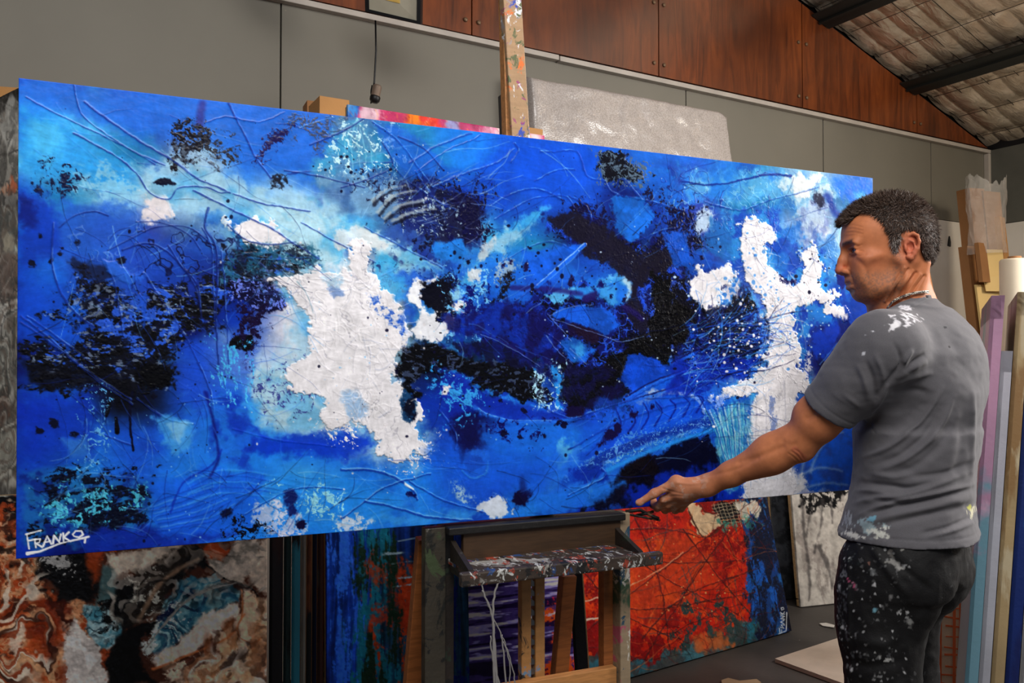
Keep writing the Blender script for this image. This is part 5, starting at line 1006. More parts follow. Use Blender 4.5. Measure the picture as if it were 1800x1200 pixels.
# ledge under the canvas, back board, tray
l0 = behind(782, 931, .02); l1 = behind(1090, 888, .02); zl = (cBL.z+cBR.z)/2-.020
l0.z = l1.z = zl
MB().bar(l0-nH*.008+Vector((0, 0, .004)), l1-nH*.008+Vector((0, 0, .004)), .075, .018, (0, 0, 1), .003).build('canvas_ledge', mat_spattered('ledge_black', (16, 14, 13), [(40, 38, 36)], .2, 8), e_root)
tz = (behind(813, 1020, -.12).z+behind(1125, 984, -.12).z)/2+.006
b0 = behind(812, 960, .01); b1 = behind(1088, 930, .01); b0.z = b1.z = (zl-.013+tz)/2
MB().bar(b0+Vector((0, 0, .006)), b1+Vector((0, 0, .006)), zl+.001-tz, .018, nH, .003).build('back_board', mat_wood('back_board', (66, 46, 28)), e_root)
t0 = behind(806, 1000, -.045); t1 = behind(1098, 965, -.045); t0.z = t1.z = tz
m = MB(); m.bar(t0, t1, .15, .014, (0, 0, 1), .003)
m.build('tray_board', MAT_ET, e_root)
f0 = t0+nH*.078-cH*.025; f1 = t1+nH*.078+cH*.055; f0.z = f1.z = tz-.004
MB().bar(f0, f1, .020, .030, (0, 0, 1), .004).build('tray_front_rail', MAT_ET, e_root)
for p in (t0, t1):
    MB().prism([p-nH*.055+Vector((0, 0, zl-.02-tz)), p-nH*.03+Vector((0, 0, zl-.03-tz)), p+nH*.065+Vector((0, 0, .012)), p+nH*.07-Vector((0, 0, .02)), p-nH*.06-Vector((0, 0, .02))], cH*.012).build('tray_bracket', MAT_ED, e_root)
# uprights: each a pair of posts
def post(x, yt, dback, wd, dp, mat, name, zb=0.0, zt=None, x2=None):
    a = behind(x, yt, dback); z1 = a.z if zt is None else zt; return MB().bar(zto(a, zb), zto(a if x2 is None else behind(x2, yt, dback), z1), wd, dp, nH).build(name, mat, e_root)
post(762, 980, .035, .050, .030, mat_spattered('post_left', (58, 52, 42), [(140, 138, 132), (26, 26, 22), (60, 72, 46), (22, 22, 20)], .6, 3.5), 'upright', 0, zl+.01)
post(783, 980, .06, .026, .05, MAT_ED, 'upright', 0, zl+.01)
post(1068, 950, .060, .040, .030, MAT_EL, 'upright', 0, zl+.01)
post(1091, 950, .030, .030, .045, mat_spattered('post_right', (150, 130, 104), [(60, 84, 60), (170, 80, 100), (196, 190, 180), (40, 70, 90)], .3, 5), 'upright', 0, zl+.01)
# mast foot: two strips with a toothed rack between
for x in (922, 946): post(x, 1020, .055, .026, .024, mat_spattered('rack_strip', (176, 124, 70), [(96, 130, 160), (30, 30, 30)], .4, 9), 'mast_guide', .05, tz-.02)
m = MB(); a = behind(934, 1020, .06)
for k in range(34):
    z = .10+k*.024; p = zto(a, z); m.prism([p+cH*.006, p-cH*.006, p-cH*.006+Vector((0, 0, .018)), p+cH*.006+Vector((0, 0, .008))], nH*.012)
m.build('ratchet_rack', MAT_STEEL, e_root)
# rear legs and stretchers
MB().bar(behind(998, 1010, .14), zto(behind(950, 1200, .22), .02), .040, .03, nH).build('rear_leg', MAT_EL, e_root)
MB().bar(behind(748, 945, .10), zto(behind(690, 1260, .30), .02), .042, .03, nH).build('rear_leg', MAT_EL, e_root)
c0 = behind(786, 1218, .03); c1 = behind(1080, 1178, .03); c0.z = c1.z = behind(1010, 1190, .03).z-.03; MB().bar(c0, c1, .085, .024, nH).build('cross_rail', MAT_EO, e_root)
for x in (775, 1080):
    a = zto(behind(x, 1000, -.25), .035); b = zto(behind(x, 1000, .42), .035); MB().bar(a, b, .06, .07).build('foot', MAT_EW, e_root)
# strings of paint hanging from the tray
m = MB(); rr = random.Random(5)
def drip(pts, r0, r1):
    q = catmull(pts, 5); m.tube([behind(x+rr.uniform(-1, 1), y-3, -.13) for x, y in q], r0*.7, 6, r1*.75)
drip([(845, 1025), (850, 1045), (862, 1075), (868, 1110), (868, 1215)], .0022, .004); drip([(878, 1022), (870, 1045), (866, 1080), (868, 1120), (873, 1215)], .0030, .0045); drip([(868, 1090), (880, 1115), (885, 1150), (890, 1215)], .0016, .003)
drip([(882, 1118), (892, 1145), (902, 1180), (906, 1215)], .0016, .0022); drip([(885, 1130), (895, 1165), (896, 1215)], .0016, .0022); drip([(848, 1040), (856, 1060), (860, 1070)], .003, .0016); drip([(862, 1120), (866, 1160), (880, 1215)], .002, .004)
tag(m.build('dried_paint_drip', mat_plain('dried_paint', (140, 136, 134), .5), e_root, True), 'grey white strings of dried paint')
# twisted black clips under the canvas beside the hand
m = MB(); m.tube([behind(1100, 899, .02), behind(1125, 896, .01), behind(1145, 906, -.005), behind(1158, 911, -.01)], .0045, 6); m.tube([behind(1118, 906, .02), behind(1136, 902, .0), behind(1148, 899, .01)], .004, 6); m.tube([behind(1105, 904, .02), behind(1132, 909, .0), behind(1160, 914, -.005)], .003, 6)
m.build('canvas_clamp', mat_spattered('clamp', (30, 26, 24), [(110, 70, 40)], .5, 20), e_root, True)
# ------------------------------------------------------------------ work light over the canvas
DL = 3.55
wl = empty('work_light', at(690, 30, DL), 'square black floodlight on the gable over the grey wall', 'floodlight')
q = [at(641, -50, DL-.05), at(741, -40, DL-.05), at(740, 43, DL+.02), at(643, 20, DL+.02)]
cx = sum(q, Vector())/4; nf = (q[1]-q[0]).cross(q[2]-q[1]).normalized(); nf = -nf if nf.dot(-cx) < 0 else nf
m = MB(); ins = [cx+(p-cx)*.86 for p in q]
for i in range(4): m.prism([q[i], q[(i+1) % 4], ins[(i+1) % 4], ins[i]], nf*.014)
m.prism(q, -nf*.05); m.prism([cx+(p-cx)*.7-nf*.05 for p in q], -nf*.04); m.build('housing', MAT_BLACK, wl)
MB().prism([p+nf*.002 for p in ins], nf*.003).build('lens', mat_plain('frosted_glass', (170, 164, 146), .25, bump=.05), wl)
MB().prism([cx+(p-cx)*.25+nf*.006 for p in q], nf*.003).build('led_chip', mat_plain('led_chip', (206, 170, 90), .4), wl)
m = MB(); m.tube([cx-nf*.09, cx-nf*.09+Vector((0, 0, .25)), zto(cx-nf*.09, 3.75)+Vector((0, .02, 0))], .008); m.box(zto(cx-nf*.09, 3.6)+Vector((0, .06, 0)), (.05, .26, .03)); m.build('bracket', MAT_BLACK, wl)
tag(MB().tube([at(660, 36, DL+.06), at(661, 90, DL+.07), at(658, 145, DL+.07), at(657, 150, DL+.07)], .0042, 8).build('power_cord', MAT_BLACK, None, True), 'thin black cord hanging down the grey wall from the floodlight', 'cord')
pl = empty('plug_socket', at(660, 165, DL+.05), 'round grey and black plug hanging on the cord above the canvas', 'plug')
ax_ = (at(664, 150, DL+.05)-at(658, 178, DL+.05)).normalized()
MB().lathe([(.001, .036), (.016, .034), (.020, .026), (.020, -.012), (.022, -.014)], at(661, 163, DL+.05), ax_, 18).build('socket_body', MAT_SOCK, pl, True)
MB().lathe([(.021, .0), (.023, -.004), (.022, -.02), (.014, -.03), (.004, -.032)], at(660, 169, DL+.05), ax_, 18).build('plug_cap', MAT_BLACK, pl, True)
tag(MB().tube([at(659, 178, DL+.05), at(652, 182, DL+.05), at(652, 160, DL+.05), at(654, 150, DL+.06)], .003, 6).build('cord_loop', MAT_BLACK, pl, True))
# ------------------------------------------------------------------ canvases stood about the floor
painting('tall grey, white and rust marbled canvas behind the left edge of the blue one', ground(-260, 3.55), ground(50, 2.44), 2.28, 0, .035, paint_grey, .005, tone=1.1)
painting('brown, teal and cream poured canvas on the floor, bottom left', ground(-160, 2.12), ground(473, 2.47), 1.085, R(1), .035, paint_marble, .0022, zs=.0015, tone=1.25)
painting('upright canvas of dark blue vertical streaks turning teal and rust, left of the easel', ground(579, 2.72), ground(828, 2.95), 1.42, R(2), .035, paint_stripes, .0028, tone=1.25)
painting('dark canvas of violet horizontal streaks seen through the easel', ground(826, 2.98), ground(1012, 3.14), 1.2, R(4), .03, paint_purple, .003, tone=1.7)
painting('red and orange canvas scratched with dark lines, blue down its right side', ground(1010, 3.60), ground(1388, 4.43), 1.22, R(13), .035, paint_red, .0032, zs=.0007, tone=.9)
painting('white canvas with black drips standing on the floor behind the man', ground(1404, 4.86), ground(1640, 5.16), 1.02, R(7), .04, paint_white, .005, tone=.88)
def plain_dark(c): 
    def f(P): flat(P, c); P.spread([(0, 0), (1800, 0), (1800, 1300), (0, 1300)], tuple(v*.6 for v in c), .5, 9, 3)
    return f
painting('dark grey canvas tucked behind the white dripped one', ground(1362, 5.0), ground(1560, 5.22), 1.02, R(5), .035, plain_dark((84, 88, 96)), .01)
painting('tall pink, orange and blue canvas whose top shows above the blue one', ground(612, 2.98), ground(962, 3.40), 2.385, R(.5), .035, paint_magenta, .006, tone=1.05)
# canvases racked edge on between the poured canvas and the blue one
def racked(x, D, wpx, h, c, dep, lab, col2=None, base_x=None, lean_px=0, grp=None, rough=.5, toe=None, boost=1.0, low=None):
    """a canvas seen along its thin side, running away from the viewer"""
    c = tuple(min(255, v*boost) for v in c); w_ = wpx/FOC*D; p = ground(x, D); dr = Vector((p.x, p.y, 0)).normalized()
    dr = (Matrix.Rotation(R(toe or 0), 3, 'Z') @ dr); s = Vector((dr.y, -dr.x, 0)); cs = 1/math.hypot(1, (x-900)/FOC); w_ *= cs; sh = s*(lean_px/FOC*D*cs)
    n = NT('racked_'+lab.split()[0]); cc = n.ramp(n.noise(5, 6, (1, 1, .5)), [(.35, tuple(v*.7 for v in srgb(c))), (.65, srgb(c))])
    if col2:
        for i, q_ in enumerate(col2):
            f = n.noise(7+3*i, 6, (1, 1, .22)); f.node.inputs['Vector'].links[0].from_node.inputs['Location'].default_value = (i*4+x*.1, i*2, i*7+x*.01)
            cc = n.mix(n.ramp(f, [(.52+.03*i, (0, 0, 0)), (.56+.03*i, (1, 1, 1))]), cc, srgb(q_))
    if low:      # a second colour brushed up from the foot
        sx = n.n('ShaderNodeSeparateXYZ'); n.l(n.co.outputs['Object'], sx.inputs[0]); ad = n.n('ShaderNodeMath', _operation='ADD'); n.l(sx.outputs[2], ad.inputs[0]); n.l(n.noise(9, 5), ad.inputs[1])
        dv = n.n('ShaderNodeMath', _operation='MULTIPLY'); n.l(ad.outputs[0], dv.inputs[0]); dv.inputs[1].default_value = .4; t_ = (low[0]+.5)*.4
        cc = n.mix(n.ramp(dv.outputs[0], [(t_-.035, (1, 1, 1)), (t_+.035, (0, 0, 0))]), cc, srgb(low[1]))
    n.bump(n.noise(60, 4), .3, .003); mt_ = n.done(cc, rough)
    root = empty('painting', tuple(p), lab, 'painting', grp)
    e = Vector((0, 0, h))
    m = MB(); m.prism([p, p+s*w_, p+s*w_+sh+e, p+sh+e], dr*.012); m.prism([p+s*.0, p+s*.010, p+s*.010+sh+e, p+sh+e], dr*dep)
    m.prism([p+e*.96+sh*.96, p+s*w_+e*.96+sh*.96, p+s*w_+sh+e, p+sh+e], dr*dep)
    m.build('painted_canvas', mt_, root)
    m = MB(); m.prism([p+s*.012+dr*.014, p+s*w_+dr*.014, p+s*w_+dr*.014+(e+sh)*.955, p+s*.012+dr*.014+(e+sh)*.955], dr*.03); m.prism([p+s*.012+dr*(dep-.04), p+s*w_+dr*(dep-.04), p+s*w_+dr*(dep-.04)+(e+sh)*.955, p+s*.012+dr*(dep-.04)+(e+sh)*.955], dr*.035)
    m.prism([p+s*.012+dr*.05, p+s*w_+dr*.05, p+s*w_+dr*.05+e*.03, p+s*.012+dr*.05+e*.03], dr*(dep-.1)); m.build('stretcher_frame', MAT_PINE, root)
    return root
G1 = 'canvases racked edge on left of the blue streaked canvas'
for x, wp, c, c2, D, l in ((476, 24, (12, 11, 14), [(46, 14, 16)], 2.76, 'near black canvas edge directly right of the poured canvas'), (501, 13, (16, 34, 34), [(10, 20, 24)], 2.8, 'very dark green canvas edge, second in the rack'),
                           (515, 15, (22, 72, 84), [(20, 34, 20), (14, 16, 16)], 2.78, 'teal and dark green canvas edge in the rack'), (531, 9, (96, 92, 84), [(12, 12, 14)], 2.82, 'thin grey and black canvas edge in the rack'), (541, 9, (70, 38, 18), [(10, 14, 22)], 2.8, 'dark canvas edge with an orange brown streak'),
                           (551, 8, (12, 18, 40), None, 2.84, 'thin navy canvas edge in the rack'), (560, 10, (40, 20, 16), [(110, 104, 96), (10, 12, 12)], 2.8, 'dark maroon canvas edge dotted with pale paint'), (571, 7, (104, 96, 86), [(60, 56, 50)], 2.86, 'grey brown canvas edge touching the blue streaked canvas')):
    racked(x, D, wp, 1.42, c, .42, l, c2, grp=G1, boost=2.6)
racked(1023, 2.80, 24, 1.1, (10, 12, 20), .25, 'thin black canvas edge standing between the violet and the red canvases', None, lean_px=-37, toe=0)
# right hand rack
G2 = 'tall canvases racked edge on behind the man'
def lean_for(h, D=2.35, k=.081): return k*h*FOC/D
for x, wp, h, c, l, c2 in ((1661, 22.5, 1.63, (198, 150, 180), 'pink canvas with teal smears, its edge nearest the man', [(84, 146, 156), (206, 166, 190)]), (1685, 19.5, 1.476, (196, 196, 206), 'plain white canvas edge between the pink and the cream ones', None),
                           (1706.5, 22.5, 1.64, (190, 164, 120), 'cream canvas edge with brown stains, right of the white one', [(150, 116, 74), (200, 184, 150)]), (1731, 23, 1.64, (18, 46, 120), 'deep blue canvas edge flecked with white', [(14, 30, 90), (26, 80, 150)]), (1756, 60, 1.50, (190, 188, 190), 'whitish canvas edge at the right side of the picture', None)):
    racked(x, 2.35, wp, h, c, .7, l, c2, lean_px=lean_for(h), grp=G2, low=(.98, (112, 156, 172)) if l[:4] == 'pink' else None)
lc = racked(1638, 3.15, 56, .90, (214, 204, 188), .3, 'low cream canvas with an orange red grid, behind the man\'s leg', [(200, 186, 164)], lean_px=8, toe=0, boost=1.15)
p_ = ground(1638, 3.15); d_ = Vector((p_.x, p_.y, 0)).normalized(); s_ = Vector((d_.y, -d_.x, 0)); m = MB(); rr = random.Random(2); w2 = 56/FOC*3.15*.88
for i in range(24):
    z = .05+i*.036+rr.uniform(-.006, .006); x0, x1 = rr.uniform(.0, .3)*w2, rr.uniform(.6, 1)*w2; m.bar(p_+s_*(x0+.015*z)-d_*.0012+Vector((0, 0, z)), p_+s_*(x1+.015*z)-d_*.0012+Vector((0, 0, z+rr.uniform(-.008, .008))), .0022, rr.uniform(.003, .007), (0, 0, 1), 0)
for x in (.12, .55, .72, .8): m.bar(p_+s_*(x*w2)-d_*.0014+Vector((0, 0, .02)), p_+s_*(x*w2+.012)-d_*.0014+Vector((0, 0, .88)), .0022, rr.uniform(.004, .012), s_, 0)
m.build('painted_grid', mat_plain('grid_orange', (196, 96, 54), .5), lc)
# flat panel on the floor and scraps
p = [at(1362, 1157, 0), at(1470, 1122, 0)]
def floor_at(x, y, z=0.0): r = ray(x, y); return Vector((0, 0, CAMH))+r*((z-CAMH)/r.z)
fa, fb, fc = floor_at(1362, 1157, .02), floor_at(1472, 1121, .02), floor_at(1478, 1199, .02); e1 = (fb-fa); e2 = (fc-fa)
m = MB(); m.prism([fa, fa+e1*2.6, fa+e1*2.6+e2*1.5, fa+e2*1.5], (0, 0, -.018)); tag(m.build('canvas_panel', mat_plain('raw_panel', (176, 162, 148), .7, bump=.1)), 'pale blank canvas board lying flat on the dark floor by his feet', 'canvas board')
rr = random.Random(9)
def scrap(pts, name, lab, c, cat='scrap'):
    q = [floor_at(x, y, .004+rr.random()*.002) for x, y in pts]; return tag(MB().prism(q, (0, 0, .003)).build(name, mat_plain('scrap_'+str(rr.random())[2:5], c, .7)), lab, cat)
scrap([(1440, 1096), (1452, 1095), (1467, 1099), (1466, 1103), (1446, 1100)], 'paint_scrap', 'small white peel of paint on the floor before the white canvas', (190, 186, 180))
scrap([(1268, 1196), (1280, 1192), (1300, 1197), (1330, 1194), (1338, 1200), (1310, 1206), (1270, 1206)], 'paper_scrap', 'torn cream scrap on the floor at the bottom of the picture', (150, 128, 100))
# ------------------------------------------------------------------ bubble wrapped panel on the wall
n_ = NT('bubble_wrap'); v_ = n_.n('ShaderNodeTexVoronoi', Scale=120.0); n_.l(n_.co.outputs['Object'], v_.inputs['Vector'])
n_.bump(v_.outputs['Distance'], .2, .005); MAT_BUB = n_.done(n_.ramp(v_.outputs['Distance'], [(.2, srgb((178, 170, 166))), (.8, srgb((158, 150, 145)))]), .25, 0, .6, .5, .15)
D0 = 4.28; Ht = at(924, 135, D0).z; a0 = zto(at(940, 600, D0-.12), .0); 
tl, tr = at(924, 135, 4.28), at(1268, 201, 4.90); tr.z = tl.z; dn = Vector((0, 0, -1)); ee = (tr-tl).normalized(); nb = Vector((ee.y, -ee.x, 0)); nb = -nb if nb.dot(-tl) < 0 else nb
bw = empty('wrapped_panel', ((tl+tr)/2+nb*.1).to_tuple()[:2]+(0,), 'tall panel in bubble wrap standing against the grey wall', 'wrapped panel')
H_ = tl.z; dnv = Vector((0, 0, -H_))+nb*.22+ee*.06
nx, ny = 120, 240; V = []; pn = Paint(nx, ny, [(0, 0), (1, 0), (1, 1), (0, 1)], 8); fz = pn.fbm(30, 2, 4)*.012+pn.fbm(8, 3, 3)*.004
U_, V_ = np.meshgrid(np.linspace(0, 1, nx), np.linspace(0, 1, ny)); wB = (tr-tl).length+.03; cr = .06
edge = np.clip(np.minimum(np.minimum(U_, 1-U_)*wB, np.minimum(V_, 1)*H_)/.03, 0, 1); bul = np.sqrt(1-(1-edge)**2)*.04
xs = U_.copy(); top_ = np.clip(.06-V_*H_, 0, .06)/.06; right_ = np.clip(U_*wB-(wB-.10), 0, .10)/.10
drop = top_*0+right_**2*.03*np.clip(1-V_*8, 0, 1)
XY = np.array(tl)+U_[..., None]*np.array(ee)*wB+V_[..., None]*np.array(dnv)+np.array(nb)*(bul+fz)[..., None]+np.array((0, 0, -1))*drop[..., None]
XY = XY.reshape(-1, 3); XY[:, 2] = np.maximum(XY[:, 2], .004); I = np.arange(nx*ny).reshape(ny, nx); F = np.stack([I[:-1, :-1], I[1:, :-1], I[1:, 1:], I[:-1, 1:]], -1).reshape(-1, 4)
ring = np.concatenate([I[0, :], I[1:, -1], I[-1, -2::-1], I[-2:0:-1, 0]]); m_ = len(ring); bkv = XY[ring]-np.array(nb)*.05; b0 = len(XY); j = np.arange(m_); k = (j+1) % m_
link('bubble_wrap', np_mesh('bubble_wrap', np.concatenate([XY, bkv]), np.concatenate([F, np.stack([ring[j], ring[k], b0+k, b0+j], -1)])), MAT_BUB, bw, True)
m = MB(); m.prism([tl-nb*.045+dnv*.01, tl-nb*.045+ee*(wB-.02)+dnv*.01, tl-nb*.045+ee*(wB-.02)+dnv*.985, tl-nb*.045+dnv*.985], nb*.035); m.build('panel', MAT_CARD_D, bw)
# ------------------------------------------------------------------ cardboard
def carton(name, lab, quad, D, thick, mat, cat='box', tall=None):
    """front face given by four survey points; reaches the floor when tall"""
    q = [at(x, y, d) for (x, y), d in zip(quad, D)]
    q[1].z = q[0].z if abs(q[1].z-q[0].z) < .12 else q[1].z
    if tall: q[2] = zto(q[1]+tall, .002); q[3] = zto(q[0]+tall, .002)
    e = (q[1]-q[0]); n = Vector((e.y, -e.x, 0)).normalized(); n = -n if n.dot(-q[0]) < 0 else n
    return MB().prism(q, -n*thick).build(name, mat), n, q
o, _, _ = carton('cardboard_box', 'brown carton end poking up above the canvas left of the plug', [(562, 168), (614, 171), (614, 300), (562, 300)], (3.3, 3.36, 3, 3), .16, MAT_CARD, tall=Vector((0, 0, 0))); tag(o, 'brown carton end poking up above the canvas left of the plug', 'box')
o, _, _ = carton('cardboard_box', '', [(540, 176), (560, 178), (560, 300), (540, 300)], (3.5, 3.52, 3, 3), .1, MAT_CARD_D, tall=Vector((0, 0, 0))); tag(o, 'narrow darker carton beside the larger brown one above the canvas', 'box')
o, _, _ = carton('cardboard_box', '', [(926, 223), (954, 231), (954, 300), (926, 300)], (3.5, 3.54, 3, 3), .08, MAT_CARD, tall=Vector((0, 0, 0))); tag(o, 'small brown carton corner right of the easel mast', 'box')
o, _, _ = carton('cardboard_box', '', [(-90, 146), (52, 150), (52, 300), (-90, 300)], (3.08, 3.14, 3, 3), .04, MAT_CARD, tall=Vector((0, 0, 0))); tag(o, 'brown carton behind the grey marbled canvas at the far left', 'box')
# corner bundle
q0, q1 = at(1702, 335, 5.75), at(1762, 335, 5.9)
cb = empty('cardboard_bundle', zto((q0+q1)/2, 0), 'tall bundle of folded brown cartons wrapped in clear plastic in the corner', 'cardboard')
m = MB(); ln = Vector((-.03, -.25, 0))
def sheet(xa, xb, yt, Da, Db, th, bottom=None):
    a, b = at(xa, yt, Da), at(xb, yt, Db); b.z = a.z; n = Vector(((b-a).y, -(b-a).x, 0)).normalized(); n = -n if n.dot(-a) < 0 else n
    z = 0.002 if bottom is None else bottom; f = (a.z-z)/a.z
    return [a, b, zto(b+ln*f, z), zto(a+ln*f, z)], -n*th
for xa, xb, yt, Da, Db, th in ((1704, 1730, 330, 5.75, 5.78, .12), (1728, 1758, 335, 5.76, 5.82, .10), (1700, 1716, 432, 5.70, 5.72, .08)):
    pq, of = sheet(xa, xb, yt, Da, Db, th); m.prism(pq, of)
m.build('folded_carton', MAT_CARD_D, cb)
m = MB(); pq, of = sheet(1757, 1766, 380, 5.74, 5.80, .06); m.prism(pq, of); m.build('folded_carton', MAT_CARD, cb)
m = MB(); pq, of = sheet(1716, 1764, 500, 5.62, 5.66, .02); m.prism(pq, of); m.build('cream_sheet', MAT_CARD_Y, cb)
m = MB(); pq, of = sheet(1732, 1762, 438, 5.64, 5.66, .02, at(1740, 500, 5.64).z); m.prism(pq, of); pq, of = sheet(1730, 1766, 486, 5.60, 5.60, .01, at(1740, 512, 5.6).z); m.prism(pq, of); m.build('cream_flap', MAT_CARD_Y, cb)
m = MB(); pq, of = sheet(1720, 1733, 426, 5.56, 5.60, .03, at(1726, 496, 5.56).z); m.prism(pq, of); m.build('carton_flap', MAT_CARD_D, cb)
n_ = NT('clear_plastic'); n_.bump(n_.noise(14, 6, None, .6, 1.5), .9, .02); MAT_CLR = n_.done(srgb((226, 222, 216)), .12, 0, .6); n_.b.inputs['Alpha'].default_value = .28
V = []; nx, ny = 60, 50
a, b = at(1698, 324, 5.66), at(1766, 322, 5.72); zb = at(1730, 446, 5.66).z; pn = Paint(nx, ny, [(0, 0), (1, 0), (1, 1), (0, 1)], 12); dd = pn.fbm(10, 2, 4)
U_, V_ = np.meshgrid(np.linspace(0, 1, nx), np.linspace(0, 1, ny)); th_ = (U_-.5)*PI*1.1
base = np.array((a+b)/2); ea = np.array((b-a).normalized()); nn_ = np.array((-ea[1], ea[0], 0)); nn_ = nn_ if nn_.dot(-base) > 0 else -nn_
top_z = a.z+.03+.03*np.sin(U_*9)+.04*pn.fbm(6, 5, 3)[0:1]; Zz = top_z*(1-V_)+zb*V_; rad = .145*(1+.10*dd)*(1+.06*np.cos(V_*5))
XYZ = base[None, None]*np.array((1, 1, 0))+ea*(np.sin(th_)*rad)[..., None]+nn_*(np.cos(th_)*rad*.6)[..., None]+np.array((0, 0, 1))*Zz[..., None]
I = np.arange(nx*ny).reshape(ny, nx); F = np.stack([I[:-1, :-1], I[1:, :-1], I[1:, 1:], I[:-1, 1:]], -1).reshape(-1, 4)
link('plastic_wrap', np_mesh('plastic_wrap', XYZ.reshape(-1, 3), F), MAT_CLR, cb, True)
# paper roll
rl = empty('paper_roll', ground(1784, 3.6), 'thick upright roll of cream paper right of the corner cartons', 'paper roll')
c = ground(1786, 3.6); zt = at(1786, 455, 3.6).z; r_ = 24/FOC*3.6
MB().lathe([(.02, zt-.01), (.02, zt), (r_*.9, zt), (r_, zt-.008), (r_, .004), (r_*.9, 0)], zto(c, 0), (0, 0, 1), 40).build('rolled_paper', mat_plain('cream_paper', (214, 200, 176), .5, bump=.04, var=.04), rl, True)
MB().lathe([(.021, zt-.006), (.021, zt+.012), (.026, zt+.012), (.026, zt-.004)], zto(c, 0), (0, 0, 1), 24).build('cardboard_core', MAT_CARD_D, rl, True)
# slanting batten behind the neck
a, b = at(1625, 462, 4.4), at(1652, 600, 4.3); d = (a-b).normalized(); a += d*.12; b = a-d*(a.z/d.z)
tag(MB().bar(zto(b, .01), a, .026, .026, nH).build('timber_batten', mat_wood('batten', (150, 96, 50))), 'thin brown timber batten leaning behind the man\'s neck', 'batten')
# small hook mark on the white wall
wp_ = at(1669, 425, 1); r = ray(1669, 425); s_ = (WY-.01)/r.y; hp = Vector((0, 0, CAMH))+r*s_
tag(MB().prism([hp+Vector((-.012, 0, -.03)), hp+Vector((.018, 0, -.035)), hp+Vector((.020, 0, .0)), hp+Vector((.006, 0, .045)), hp+Vector((-.006, 0, .0))], (0, .012, 0)).build('wall_hook', MAT_BLACK), 'small dark hook on the white wall right of his head', 'hook')
